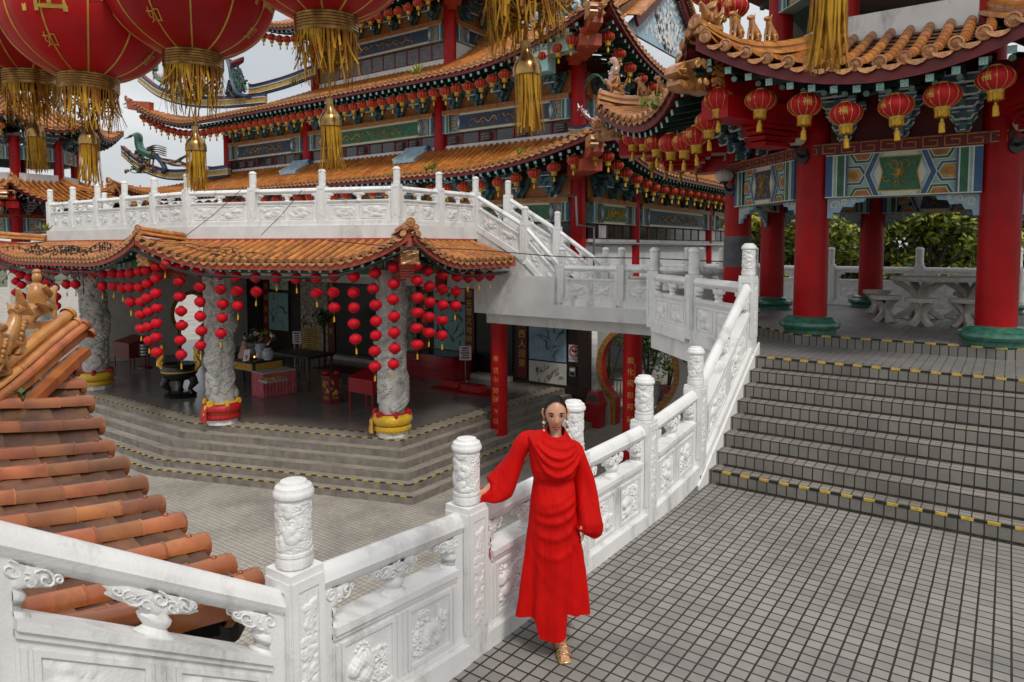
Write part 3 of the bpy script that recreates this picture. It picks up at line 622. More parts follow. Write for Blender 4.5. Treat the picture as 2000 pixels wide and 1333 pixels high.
def hip_ridge(b, pts, r, mi=0, me=1, n=8, seg=.3, sides=True, up=(0, 0, 1)):
    pts = [Vector(p) for p in pts]
    # resample
    L_ = [0]
    for p, q in zip(pts, pts[1:]): L_.append(L_[-1] + (q - p).length)
    k = max(2, int(L_[-1] / seg)); R_ = []
    for i in range(k * 2 + 1):
        t = L_[-1] * i / (k * 2); j = max(0, min(len(pts) - 2, next((a for a in range(len(L_) - 1) if L_[a + 1] >= t - 1e-6), len(pts) - 2)))
        R_.append(pts[j].lerp(pts[j + 1], (t - L_[j]) / max(1e-6, L_[j + 1] - L_[j])))
    for i in range(k):
        P = R_[2 * i:2 * i + 3]; h = nrm(P[-1] - P[0]); s = nrm(Vector((-h.y, h.x, 0)))
        halfpipe(b, [p + Vector((0, 0, r * 1.6)) for p in P], s, r * 1.05, r * .97, n, mi)
        b.obox((P[0] + P[2]) / 2 + Vector((0, 0, r * .85)), (P[2] - P[0]) / 2, s * r * .8, Vector((0, 0, r * .8)), mi)
        if sides:
            for sg in (-1, 1):
                halfpipe(b, [p + s * sg * r * 1.25 + Vector((0, 0, r * .35)) for p in P], s, r * .72, r * .66, n, mi)
    P0, P1 = R_[0], R_[1]; T = nrm(P0 - P1); s = nrm(Vector((-T.y, T.x, 0))); u = nrm(s.cross(T)); u = u if u.z > 0 else -u
    for off, q in ((Vector((0, 0, r * 1.75)), 1.2),) + (((s * r * 1.25 + Vector((0, 0, r * .45))), .85), ((-s * r * 1.25 + Vector((0, 0, r * .45))), .85)):
        V = []; m = 12
        for z, f in ((-.02, 1), (.02, 1), (.03, .78), (.018, .65), (.03, .1)):
            for a in range(m): V.append(P0 + off + T * z + (s * math.cos(2 * PI * a / m) + u * math.sin(2 * PI * a / m)) * r * q * f)
        b.add(V, [(a * m + c, a * m + (c + 1) % m, (a + 1) * m + (c + 1) % m, (a + 1) * m + c) for a in range(4) for c in range(m)], me)
def bracket_parts(root, o, ux, n, w, h, cnt, outm=.55, lo=False, mats=None):
    for c in range(cnt): b = MB(); brackets(b, Vector(o) + Vector(ux) * (w * ((c + .5) / cnt - .5)), ux, n, w / cnt, h, 1, outm, lo); b.build('bracket', mats or [M['bracket'], M['bracket2'], M['edge']], root, smooth=0)
def brackets(b, o, ux, n, w, h, cnt, outm=.55, lo=False):
    # dougong: stepped arms growing outwards and upwards; o = centre of the bottom line on the wall face
    o = Vector(o); ux = Vector(ux); n = Vector(n); uz = Vector((0, 0, 1)); th = h / 5.2
    for c in range(cnt):
        cc = o + ux * (w * ((c + .5) / cnt - .5)); cw = w / cnt
        for t in range(5):
            zc = th * (t + .5) * 1.04; ww = cw * (.26 + .165 * t); out = outm * (.18 + .2 * t); mi = (t % 2)
            for dpt in ([.06, out] if t else [.06]):
                if dpt != .06 or t < 4:
                    hw = ww / 2 * (1 if dpt == .06 else .8); p = cc + n * dpt + uz * zc
                    b.prism([(-hw * .72, -th * .42), (hw * .72, -th * .42), (hw, th * .05), (hw, th * .4), (-hw, th * .4), (-hw, th * .05)], p - n * .035, ux, uz, .07, mi)
                    if not lo:
                        b.bar(p + n * .037 + ux * -hw * .72 - uz * th * .42, p + n * .037 + ux * hw * .72 - uz * th * .42, .018, .022, 2); b.bar(p + n * .037 - ux * hw + uz * th * .4, p + n * .037 + ux * hw + uz * th * .4, .018, .02, 2)
                        for sg in (-1, 1): b.bar(p + n * .037 + ux * hw * sg + uz * th * .05, p + n * .037 + ux * hw * .72 * sg - uz * th * .42, .018, .02, 2)
                    elif t % 2 == 0: b.bar(p + n * .04 + ux * -hw * .8 - uz * th * .42, p + n * .04 + ux * hw * .8 - uz * th * .42, .03, .03, 2)
                    for sg in (-1, 0, 1): b.obox(p + ux * hw * .8 * sg + uz * th * .62, ux * cw * .055, n * .055, uz * th * .2, 1 - mi, 1.25)
            b.bar(cc + n * .0 + uz * zc, cc + n * (out + .1) + uz * zc, .075, th * .8, 1 - mi)
            if not lo: b.bar(cc + n * (out + .1) + uz * (zc - th * .4) - ux * .03, cc + n * (out + .1) + uz * (zc - th * .4) + ux * .03, .012, .014, 2)
def gold_scroll(b, o, ux, uy, w, h, mi, seed=0, rad_=.012, kind=0):
    o = Vector(o); ux = Vector(ux); uy = Vector(uy); n = nrm(ux.cross(uy)); r = random.Random(seed)
    def st(pts, q=rad_, sym=True):
        for sg in ((1, -1) if sym else (1,)): b.tube([o + ux * (x * sg) + uy * y + n * .002 for x, y in pts], [q * (1 - .5 * i / len(pts)) for i in range(len(pts))], 5, mi, flat=.35)
    if kind == 0:      # blossom with symmetrical tendrils
        for i in range(12):
            a = i * PI / 6; st([(0, 0), (math.cos(a) * h * .16, math.sin(a) * h * .13)], rad_ * 1.4, False)
        for (cx, cy, q, a0, t, s) in ((.22, .27, .13, 3.5, .8, -1), (.26, -.28, .14, 2.5, .9, 1), (.45, -.12, .11, 3.6, .9, 1), (.12, .34, .09, 4.2, .8, 1), (.42, .22, .1, 3.8, .8, -1), (.1, -.3, .08, 1.8, .8, -1)):
            st(spiral(cx * w * .8, cy * h, q * h, a0, t, s, 10)); st([(.02 * w, .05 * h * (1 if cy > 0 else -1)), (cx * w * .5, cy * h * .55 + .05 * h), (cx * w * .8 - q * h * .9, cy * h)])
        for i in range(10): st([(r.uniform(.03, .42) * w, r.uniform(-.38, .38) * h)] * 1 + [(r.uniform(.03, .42) * w * 1.0, r.uniform(-.38, .38) * h)][:0] or [(0, 0), (0, .01)], rad_) if False else None
    else:              # running dragons
        for sg in (-1, 1):
            pts = [(sg * w * (.06 + .36 * t), h * .17 * math.sin(t * 16) * (1 - .2 * t)) for t in np.linspace(0, 1, 26)]
            for q_ in range(5): b.tube([o + ux * (sg * w * (.10 + .08 * q_) + u[0] * .9) + uy * (h * (.24 if q_ % 2 else -.24) + u[1]) + n * .003 for u in spiral(0, 0, .13 * h, q_ * 2.1, 1.1, sg, 9)], rad_ * 1.1, 4, mi, flat=.4)
            b.tube([o + ux * x + uy * y + n * .004 for x, y in pts], [rad_ * 2.4 * (1 - .6 * i / 26) for i in range(26)], 5, mi, flat=.4)
            for t in (.15, .4, .6, .8):
                x, y = sg * w * (.06 + .36 * t), h * .17 * math.sin(t * 16); b.tube([o + ux * x + uy * y + n * .003, o + ux * (x + .03 * w) + uy * (y - .16 * h) + n * .003, o + ux * (x + .05 * w) + uy * (y - .12 * h) + n * .003], rad_, 4, mi)
            b.tube([o + ux * (sg * w * .05) + uy * (.05 * h) + n * .004, o + ux * (sg * w * .02) + uy * (.2 * h) + n * .004], rad_ * 2.2, 5, mi, flat=.5)
        for i in range(9): b.ball(o + ux * r.uniform(-.45, .45) * w + uy * r.uniform(-.36, .36) * h, rad_ * 1.2, 5, 3, mi)
PM = ['teal', 'blue', 'green', 'cream', 'orange', 'navy', 'gold', 'ochre', 'lblue']
PMATS = [M[k] for k in PM]; MI = {k: i for i, k in enumerate(PM)}
def painted_beam(b, o, ux, n, w, h, th=.16, field='green', kind=0, hi=True, off=.004, seed=0):
    """o = centre of the outer face; layered paint on a beam."""
    o = Vector(o); ux = Vector(ux); n = Vector(n); uz = Vector((0, 0, 1)); lay = [0]
    if nrm(ux.cross(uz)).dot(n) < 0: ux = -ux
    b.obox(o - n * th / 2, ux * w / 2, n * th / 2, uz * h / 2, MI['teal'])
    def F(poly, m, L_): b.face([(x * h, y * h) for x, y in poly], o, ux, uz, off * L_, MI[m])
    W_ = w / h / 2; es = [('blue', .15), ('cream', .03), ('teal', .05), ('cream', .025), ('green', .15), ('cream', .03), ('blue', .04)]
    m = W_ - .475; c = max(.25, m - .62)
    for sg in (-1, 1):
        # half and whole lozenges
        for (cx, cy) in ((m - .12, 0), (m - .30, .5), (m - .30, -.5)):
            for (q, col, L_) in ((1.0, 'cream', 1), (.92, 'blue' if cy == 0 else 'green', 2), (.72, 'cream', 3), (.64, 'ochre' if cy == 0 else 'orange', 4), (.35, 'orange' if cy == 0 else 'ochre', 5)):
                hx = [(-.30, 0), (-.17, .235), (.17, .235), (.30, 0), (.17, -.235), (-.17, -.235)]
                P = [(sg * (cx + x * q), cy + y * q) for x, y in hx]
                if cy: P = [(x, max(-.5, min(.5, y))) for x, y in P]; P = [p for i, p in enumerate(P) if p not in P[:i]]
                if q == .35 and cy: continue
                F(P, col, L_)
    for q, col, L_ in ((.30, 'cream', 6), (.275, 'blue', 7), (.17, 'cream', 8), (.15, 'lblue', 9), (.09, 'cream', 10)):
        cc = c + q - .02; F([(-cc, 0), (-cc + .2, .5), (cc - .2, .5), (cc, 0), (cc - .2, -.5), (-cc + .2, -.5)], col, L_)
    for q, col, L_ in ((0, 'gold', 11), (.025, field, 12)):
        cc = c - q; y = .40 - q; F([(-cc, y), (-cc + .09, .02), (-cc, -y), (cc, -y), (cc - .09, .02), (cc, y)], col, L_)
    x = W_
    for i, (col, q) in enumerate(es):
        for sg in (-1, 1): F([(sg * x, -.5), (sg * (x - q), -.5), (sg * (x - q), .5), (sg * x, .5)], col, 13)
        x -= q
    for sg in (-1, 1): F([(-W_, sg * .5), (W_, sg * .5), (W_, sg * .475), (-W_, sg * .475)], 'cream', 14)
    gold_scroll(b, o + n * off * 13, ux, uz, c * 1.7 * h, h * .8, MI['gold'], seed, .011 * h / .55 if hi else .03 * h, kind)
def key_band(b, o, ux, n, w, h, mi, md, off=.004):
    o = Vector(o); ux = Vector(ux); n = Vector(n); uz = Vector((0, 0, 1))
    if ux.cross(uz).dot(n) < 0: ux = -ux
    k = max(2, int(w / (h * 1.5))); p = w / k; t = h * .10
    for i in range(k):
        x = -w / 2 + p * (i + .5); a = p * .46; c = h * .34
        for (x0, x1, y0, y1) in ((-a, a, c, c + t), (-a, -a + t, -c, c), (-a, a * .6, -c - t, -c), (a * .6 - t, a * .6, -c, c * .35), (-a * .35, a * .6, c * .35 - t, c * .35)):
            b.face([(x + x0, y0), (x + x1, y0), (x + x1, y1), (x + x0, y1)], o, ux, uz, off, md)
# ---------------------------------------------------------------- glazed ridge figures
def beast(b, o, fw, s=1.0, mi=0, rider=False, n=10):
    o = Vector(o); fw = nrm(fw); rt = Vector((fw.y, -fw.x, 0)); uz = Vector((0, 0, 1))
    def p(x, y, z): return o + (fw * x + rt * y + uz * z) * s
    if rider:
        b.tube([p(-.18, 0, .02), p(-.12, 0, .14), p(.02, 0, .2), p(.16, 0, .22), p(.24, 0, .36), p(.3, 0, .40)], [.05 * s, .09 * s, .1 * s, .085 * s, .045 * s, .03 * s], n, mi)
        b.tube([p(-.15, 0, .1), p(-.26, 0, .28), p(-.30, 0, .42)], [.07 * s, .06 * s, .02 * s], n, mi, flat=.5)
        for y in (-.07, .07): b.tube([p(-.02, y, .14), p(-.1, y * 1.8, .22), p(-.2, y * 1.6, .26)], [.06 * s, .05 * s, .02 * s], n, mi, flat=.4)
        b.tube([p(0, 0, .2), p(-.02, 0, .32), p(-.01, 0, .44), p(0, 0, .47)], [.085 * s, .095 * s, .075 * s, .03 * s], n, mi)
        b.ball(p(.0, 0, .53), (.05 * s, .05 * s, .062 * s), n, 8, mi); b.ball(p(0, 0, .595), (.042 * s, .042 * s, .03 * s), n, 6, mi)
        for y in (-1, 1): b.tube([p(-.01, y * .08, .43), p(.05, y * .11, .34), p(.12, y * .05, .31)], [.035 * s, .035 * s, .025 * s], 8, mi); b.tube([p(.02, y * .06, .22), p(.12, y * .1, .18), p(.1, y * .1, .08)], [.05 * s, .04 * s, .03 * s], 8, mi)
        b.box(*[0] * 6) if False else b.obox(p(-.02, 0, .0), fw * .2 * s, rt * .09 * s, uz * .03 * s, mi)
        return
    b.tube([p(-.16, 0, .03), p(-.13, 0, .12), p(-.05, 0, .22), p(.04, 0, .36), p(.06, 0, .45)], [.07 * s, .1 * s, .1 * s, .075 * s, .06 * s], n, mi)
    b.tube([p(.02, 0, .47), p(.09, 0, .50), p(.17, 0, .485), p(.2, 0, .475)], [.06 * s, .068 * s, .045 * s, .02 * s], n, mi)
    for y in (-1, 1):
        b.tube([p(.05, y * .05, .3), p(.09, y * .055, .16), p(.09, y * .055, .02), p(.13, y * .055, .005)], [.045 * s, .032 * s, .028 * s, .022 * s], 8, mi)
        b.tube([p(-.1, y * .07, .14), p(-.0, y * .09, .12), p(-.06, y * .09, .03), p(.02, y * .09, .01)], [.06 * s, .05 * s, .03 * s, .02 * s], 8, mi)
        b.tube([p(.03, y * .04, .53), p(.01, y * .055, .59)], [.025 * s, .006 * s], 6, mi)
    b.tube([p(-.16, 0, .06), p(-.24, 0, .16), p(-.2, 0, .28)], [.03 * s, .035 * s, .01 * s], 8, mi)
    for i in range(6): b.ball(p(-.05 + .03 * i * .8 - .03, 0, .24 + .045 * i), .035 * s, 6, 4, mi)
    b.obox(p(-.03, 0, -.02), fw * .2 * s, rt * .08 * s, uz * .025 * s, mi)
def dragon_head(b, o, fw, s, mi=0):
    o = Vector(o); fw = nrm(fw); rt = Vector((fw.y, -fw.x, 0)); uz = Vector((0, 0, 1))
    def p(x, y, z): return o + (fw * x + rt * y + uz * z) * s
    pr = [(-.02, -.27), (-.02, .25), (.2, .28), (.42, .27), (.6, .34), (.8, .30), (.96, .2), (1.0, .06), (.9, .0), (.72, .01), (.62, -.05), (.75, -.10), (.9, -.08), (.93, -.17), (.78, -.26), (.5, -.27), (.3, -.24)]
    b.prism(pr, p(0, .19, 0), fw * s, uz * s, .38 * s, mi); rr = random.Random(3)
    for y in (-1, 1):
        for (cx, cz, q, a) in ((.15, .1, .13, 0), (.36, .12, .1, 1), (.58, .17, .1, 2), (.82, .14, .09, 3), (.14, -.13, .11, 4), (.36, -.13, .09, 5), (.56, -.17, .07, 1), (.75, -.19, .05, 2)):
            b.tube([p(cx + u[0], y * .195, cz + u[1]) for u in spiral(0, 0, q, a, 1.25, y, 12)], .026 * s, 6, mi)
    for k in range(6): b.tube([p(.05 + .14 * k, x, .27 + .03 * math.sin(k) + .03 * (k > 3)) for x in np.linspace(-.17, .17, 6)], .03 * s, 6, mi)
    for y in (-1, 1):
        b.ball(p(.62, y * .17, .22), .075 * s, 8, 6, mi); b.tube([p(.4, y * .16, .24), p(.25, y * .22, .38), p(.05, y * .2, .4)], [.06 * s, .05 * s, .015 * s], 7, mi)
        b.tube([p(.84, y * .1, .1), p(.95, y * .2, .12), p(1.0, y * .24, .2)], [.03 * s, .02 * s, .006 * s], 6, mi)
        for k in range(3): b.tube([p(.1, y * .205, .15 - .13 * k), p(.28, y * .22, .2 - .13 * k), p(.42, y * .21, .12 - .13 * k)], [.05 * s, .05 * s, .02 * s], 7, mi)

# ================================================================ LANTERNS
def ellip_pt(rx, rz, t, f, off=0): return Vector(((rx + off) * math.cos(f) * math.cos(t), (rx + off) * math.cos(f) * math.sin(t), (rz + off) * math.sin(f)))
def make_lantern(kind, rx=.195, rz=.14, label='', group=None):
    """origin at the hook; hangs down -z.  kinds: 'rib' (temple), 'string' (plain red), 'far'"""
    hi = kind == 'fu'; b = MB(); zc = -.10 - rz; n = 48 if hi else 24; ribs = 12
    pr = []
    for i in range(15):
        f = -1.18 + 2.36 * i / 14; pr.append((rx * math.cos(f), zc + rz * math.sin(f) / math.sin(1.18)))
    b.lathe(pr, (0, 0, 0), n if kind != 'far' else 14, 0, fl=(lambda t, z: 1 - .035 * abs(math.cos(ribs * t / 2)) ** 6) if kind != 'far' else None)
    r0 = rx * math.cos(1.18)
    if kind == 'string':
        b.lathe([(r0 * 1.02, zc - rz - .022), (r0 * 1.05, zc - rz + .012)], n=16, mi=2); b.lathe([(r0 * 1.05, zc + rz - .012), (r0 * 1.02, zc + rz + .022)], n=16, mi=2)
        b.tube([(0, 0, 0), (0, 0, zc + rz)], .004, 4, 2)
        return b, zc, r0
    if kind != 'far':
        for k in range(ribs):
            t = 2 * PI * k / ribs + PI / ribs * 0; b.tube([(p[0] * 1.004 * math.cos(t), p[0] * 1.004 * math.sin(t), p[1]) for p in pr[::2]], .0032 if hi else .004, 4, 1)
    b.lathe([(r0 * 1.05, zc - rz - .03), (r0 * 1.12, zc - rz - .025), (r0 * 1.12, zc - rz + .015), (r0, zc - rz + .02)], n=20, mi=1)
    b.lathe([(r0 * .9, zc + rz - .01), (r0 * .95, zc + rz + .012), (r0 * .55, zc + rz + .03), (r0 * .3, zc + rz + .035)], n=16, mi=1)
    b.tube([(0, 0, .0), (0, 0, zc + rz + .03)], .004, 4, 2)
    return b, zc, r0
def fringe_geo(b, r, z0, ln, n, mi=0, seed=0, w=None, sway=.04, ragged=.1):
    q = random.Random(seed); w = w or 2 * PI * r / n * .42
    for i in range(n):
        t = 2 * PI * i / n + q.uniform(-.5, .5) / n * 5; l = ln * q.uniform(1 - ragged, 1); dx, dy = q.uniform(-sway, sway) * ln, q.uniform(-sway, sway) * ln
        c = Vector((math.cos(t) * r, math.sin(t) * r, z0)); tg = Vector((-math.sin(t), math.cos(t), 0)) * w; V = []
        for k in range(4): s = k / 3; V += [c + Vector((dx * s * s, dy * s * s, -l * s)) - tg * (1 - .2 * s), c + Vector((dx * s * s, dy * s * s, -l * s)) + tg * (1 - .2 * s)]
        b.add(V, [(2 * k, 2 * k + 1, 2 * k + 3, 2 * k + 2) for k in range(3)], mi)
def tassel_geo(b, z0, s, hi=False):
    b.tube([(0, 0, z0), (0, 0, z0 - .06 * s)], .004 * s, 4, 0); b.lathe([(.004 * s, z0 - .055 * s), (.016 * s, z0 - .062 * s), (.02 * s, z0 - .085 * s), (.014 * s, z0 - .09 * s)], n=8, mi=1)
    b.lathe([(.014 * s, z0 - .085 * s), (.026 * s, z0 - .11 * s), (.03 * s, z0 - .2 * s), (.02 * s, z0 - .205 * s)], n=10, mi=0)
def lantern(kind, rx, rz, label, group, fu=False):
    b, zc, r0 = make_lantern('fu' if fu else kind, rx, rz)
    mt = [M['lantern2'] if kind == 'string' else M['lantern'], M['gold'], M['black']]
    if kind == 'far':
        b.lathe([(r0, zc - rz - .02), (r0 * .9, zc - rz - .11)], n=10, mi=1); b.lathe([(.02, zc - rz - .14), (.03, zc - rz - .24)], n=6, mi=1)
        root = b.build('hanging_lantern', mt); return tag(root, label, 'lantern', group)
    root = link(bpy.data.objects.new('hanging_lantern', None)); root.empty_display_size = .1; tag(root, label, 'lantern', group)
    if fu:
        for k, (ch, sz, f0) in enumerate((('福', .135, 0), ('福', .03, -.0), ('福', .03, 0))):
            pass
        def bend_at(t0, f0):
            def g(x, y):
                f = f0 + y / rz; t = t0 + x / (rx * math.cos(f)); p = ellip_pt(rx, rz / math.sin(1.18), t, f * .95, .004); return p + Vector((0, 0, zc))
            return g
        for t0 in (0, PI * 2 / 3, PI * 4 / 3):
            add_text(b, '福', (0, 0, 0), (1, 0, 0), (0, 1, 0), .11 * rx / .195, 1, bend=bend_at(t0, .05))
            for dt, df in ((.5, .05), (-.5, .05), (0, -.62)): add_text(b, '吉', (0, 0, 0), (1, 0, 0), (0, 1, 0), .03 * rx / .195, 1, bend=bend_at(t0 + dt, df))
    b.build('lantern_body', mt, root, smooth=50)
    if kind != 'string':
        f = MB(); fringe_geo(f, r0 * 1.05, zc - rz - .02, .10 * rx / .195, 26, 0, 3); f.lathe([(r0 * .98, zc - rz - .02), (r0 * .98, zc - rz - .10 * rx / .195)], n=16, caps=False); f.build('fringe', M['fringe'], root, smooth=180)
        g = MB(); tassel_geo(g, zc - rz - .06, 1.15 * rx / .195); g.build('tassel', [M['fringe'], M['goldmetal']], root)
    return root
ORD = ['first', 'second', 'third', 'fourth', 'fifth', 'sixth', 'seventh', 'eighth', 'ninth', 'tenth', 'eleventh', 'twelfth', 'thirteenth', 'fourteenth', 'fifteenth', 'sixteenth', 'seventeenth', 'eighteenth', 'nineteenth', 'twentieth']
def ordi(i):
    if i < 20: return ORD[i]
    t = ['twenty', 'thirty', 'forty', 'fifty'][(i + 1) // 10 - 2]; u = (i + 1) % 10
    return t + '-' + ORD[u - 1] if u else t[:-1] + 'ieth'

# ================================================================ OCTAGONAL PAVILION
def make_pavilion():
    root = thing('pavilion', (PC.x, PC.y, ZPL), 'open octagonal pavilion with red columns and an orange tiled roof at the head of the steps', 'pavilion')
    col8 = octp(2.947); RT = 5.3; tip = octp(RT); ap = RT * math.cos(rad(22.5)); Lf = 2 * RT * math.sin(rad(22.5)); Ru = 2.45; D = ap - Ru * math.cos(rad(22.5)); inset = D * math.tan(rad(22.5))
    cb = MB(); cb.lathe([(.232, ZPL + .2), (.230, 3.2), (.226, 4.5)], n=40, caps=False)
    bb = MB(); bb.lathe([(.36, ZPL + .002), (.36, ZPL + .06), (.40, ZPL + .075), (.425, ZPL + .12), (.41, ZPL + .165), (.36, ZPL + .185), (.345, ZPL + .21), (.31, ZPL + .235), (.24, ZPL + .25), (.2, ZPL + .25)], n=44)
    c0 = b0 = None
    for k, (x, y) in enumerate(col8):
        if c0 is None:
            c0 = cb.build('column', M['red']); b0 = bb.build('column_base', M['greenstone']); c, e = c0, b0
        else: c = link(c0.copy()); e = link(b0.copy())
        c.parent = root; c.location = Vector((x - PC.x, y - PC.y, -ZPL)); KIDS.setdefault(root.name, []).append(c); KIDS[c.name] = [e]
        e.parent = c; e.location = (0, 0, 0)
    for k in range(8):
        p = Vector((*col8[k], 0)); q = Vector((*col8[(k + 1) % 8], 0)); d = nrm(q - p); n = Vector((d.y, -d.x, 0)); mid = (p + q) / 2; w = (q - p).length - .40
        vis = k in (3, 4, 5, 6)
        b = MB(); painted_beam(b, mid + n * .14 + Vector((0, 0, 3.60)), d, n, w, .60, .28, 'green' if k % 2 else 'navy', 0, True, .003, k)
        painted_beam(b, mid - n * .14 + Vector((0, 0, 3.60)), d, -n, w, .60, .02, 'navy', 0, True, .003, k); b.build('painted_beam', PMATS, root, smooth=0)
        b = MB(); b.obox(mid + n * .02 + Vector((0, 0, 3.985)), d * (w / 2 + .32), n * .20, (0, 0, .08), 0); key_band(b, mid + n * .22 + Vector((0, 0, 3.985)), d, n, w + .6, .16, 0, 1)
        b.obox(mid + Vector((0, 0, 4.56)), d * (w / 2 + .1), n * .03, (0, 0, .50), 2)
        b.build('key_pattern_lintel', [M['darkred'], M['orange'], M['darkred']], root, smooth=0)
        bracket_parts(root, mid + n * .04 + Vector((0, 0, 4.08)), d, n, w + .25, .62, 3, .75)
        for sg, e in ((1, p), (-1, q)):          # scroll brackets in the corners under the beam
            b = MB()
            o = e + d * sg * .22 + n * .05 + Vector((0, 0, 3.295)); u = d * sg
            b.prism([(0, 0), (.5, 0), (.47, -.06), (.36, -.07), (.33, -.13), (.2, -.12), (.16, -.2), (.08, -.2), (.07, -.28), (0, -.28)], o, u, (0, 0, 1), .05, 0)
            for cx, cz, r in ((.1, -.1, .075), (.22, -.06, .05), (.34, -.035, .035)): b.tube([o + u * x + Vector((0, 0, z)) + n * (.055 if sg > 0 else .0) for x, z in spiral(cx, cz, r, 0, 1.2, 1, 12)], .012, 5, 1); b.tube([o + u * x + Vector((0, 0, z)) - n * (.055 if sg < 0 else 0) for x, z in spiral(cx, cz, r, 0, 1.2, 1, 12)], .012, 5, 1)
            b.build('scroll_bracket', [M['lblue'], M['cream']], root, smooth=0)
        A, B = tip[k], tip[(k + 1) % 8]
        sl = Slope(A, B, 4.62, 5.24, 5.24, Lf / 2, D, 5.62, inset, inset, 1.25, .22)
        b = MB(); tile_rows(b, sl, .238, .066, .30, 0, 1, 2, 8); b.build('roof_slope', [M['tile'], M['tile_end'], M['pan']], root, smooth=50)
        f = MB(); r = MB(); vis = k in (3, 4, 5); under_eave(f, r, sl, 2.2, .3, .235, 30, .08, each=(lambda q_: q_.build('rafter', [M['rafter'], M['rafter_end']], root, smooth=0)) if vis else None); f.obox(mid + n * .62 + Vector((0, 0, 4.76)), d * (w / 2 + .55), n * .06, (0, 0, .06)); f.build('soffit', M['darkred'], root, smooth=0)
        if not vis: r.build('rafter_set', [M['rafter'], M['rafter_end']], root, smooth=0)['kind'] = 'stuff'
        # hip at corner k
        t = Vector((A[0] - PC.x, A[1] - PC.y, 0)); rd = nrm(t); hp = []
        for i in range(9):
            q_ = i / 8; P_ = sl.P(inset * q_ + .001, q_); hp.append(Vector((PC.x, PC.y, 0)) + rd * (RT + .12 - (RT + .12 - Ru) * q_) + Vector((0, 0, P_.z + .04)))
        b = MB(); hip_ridge(b, hp, .085, 0, 1, 8, .3); ho = b.build('hip_ridge', [M['ridge'], M['tile_end']], root, smooth=50)
        for i, (dist, rdr) in enumerate(((.28, True), (.72, False), (1.05, False), (1.38, False))):
            tq = dist / (RT - Ru) * 8; i0 = int(tq); P_ = hp[i0].lerp(hp[i0 + 1], tq - i0) + Vector((0, 0, .21)); g = MB(); beast(g, P_, rd, .62 if not rdr else .7, 0, rdr); g.build('ridge_figure', M['glaze'], ho, smooth=60)
        b = MB(); cc = Vector((*col8[k], 4.42)); e = Vector((PC.x, PC.y, 4.78)) + rd * (RT - .3)
        b.bar(cc - rd * .3, e, .30, .40, 0); b.obox(cc + rd * 1.1 + Vector((0, 0, -.02)), rd * 1.0, Vector((-rd.y, rd.x, 0)) * .22, (0, 0, .14), 0)
        for i in range(5): b.obox(cc + rd * (.9 + .03 * i) + Vector((0, 0, -.12 - .075 * i)), rd * (.5 - .06 * i), Vector((-rd.y, rd.x, 0)) * (.2 - .01 * i), (0, 0, .028), 0)
        db = b.build('dragon_beam', M['red'], root, smooth=0)
        g = MB(); dragon_head(g, e - rd * .02, rd, .62); g.build('dragon_head', M['glaze'], db, smooth=50)
    # upper storey
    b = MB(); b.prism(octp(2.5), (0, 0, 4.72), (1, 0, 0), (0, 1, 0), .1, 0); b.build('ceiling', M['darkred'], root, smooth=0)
    b = MB(); o = octp(2.42)
    for k in range(8):
        p = Vector((*o[k], 0)); q = Vector((*o[(k + 1) % 8], 0)); d = nrm(q - p); n = Vector((d.y, -d.x, 0)); b.obox((p + q) / 2 + Vector((0, 0, 5.66)), d * (q - p).length / 2, n * .07, (0, 0, .3))
    b.build('parapet', M['white'], root, smooth=0)
    b = MB(); b.lathe([(.2, 5.3), (.2, 7.6)], n=24, caps=False); u0 = b.build('upper_column', M['red'])
    for k, (x, y) in enumerate(octp(2.3)):
        c = u0 if k == 0 else link(u0.copy()); c.parent = root; c.location = (x - PC.x, y - PC.y, -ZPL); KIDS[root.name].append(c)
        p = Vector((x, y, 0)); q = Vector((*octp(2.3)[(k + 1) % 8], 0)); d = nrm(q - p); n = Vector((d.y, -d.x, 0))
        b = MB(); painted_beam(b, (p + q) / 2 + n * .12 + Vector((0, 0, 6.85)), d, n, (q - p).length - .38, .55, .24, 'navy', 0, True, .003, k); b.build('painted_beam', PMATS, root, smooth=0)
        bracket_parts(root, (p + q) / 2 + Vector((0, 0, 7.2)), d, n, (q - p).length, .5, 2, .6, True)
    b = MB(); b.prism(octp(2.35), (0, 0, 7.15), (1, 0, 0), (0, 1, 0), .08, 0); b.build('upper_ceiling', M['ceil'], root, smooth=0)
    t2 = octp(4.3); ap2 = 4.3 * math.cos(rad(22.5)); L2 = 2 * 4.3 * math.sin(rad(22.5))
    for k in range(8):
        sl = Slope(t2[k], t2[(k + 1) % 8], 7.9, 8.5, 8.5, L2 / 2, ap2 - .3, 9.9, (ap2 - .3) * math.tan(rad(22.5)), (ap2 - .3) * math.tan(rad(22.5)), 1.3, .2)
        b = MB(); tile_rows(b, sl, .245, .068, .6, 0, 1, 2, 6); b.build('upper_roof_slope', [M['tile'], M['tile_end'], M['pan']], root, smooth=50)
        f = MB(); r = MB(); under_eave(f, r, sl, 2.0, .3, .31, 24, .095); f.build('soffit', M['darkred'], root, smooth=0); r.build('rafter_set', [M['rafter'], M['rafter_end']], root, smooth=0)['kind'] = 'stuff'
    return root
pav = make_pavilion()
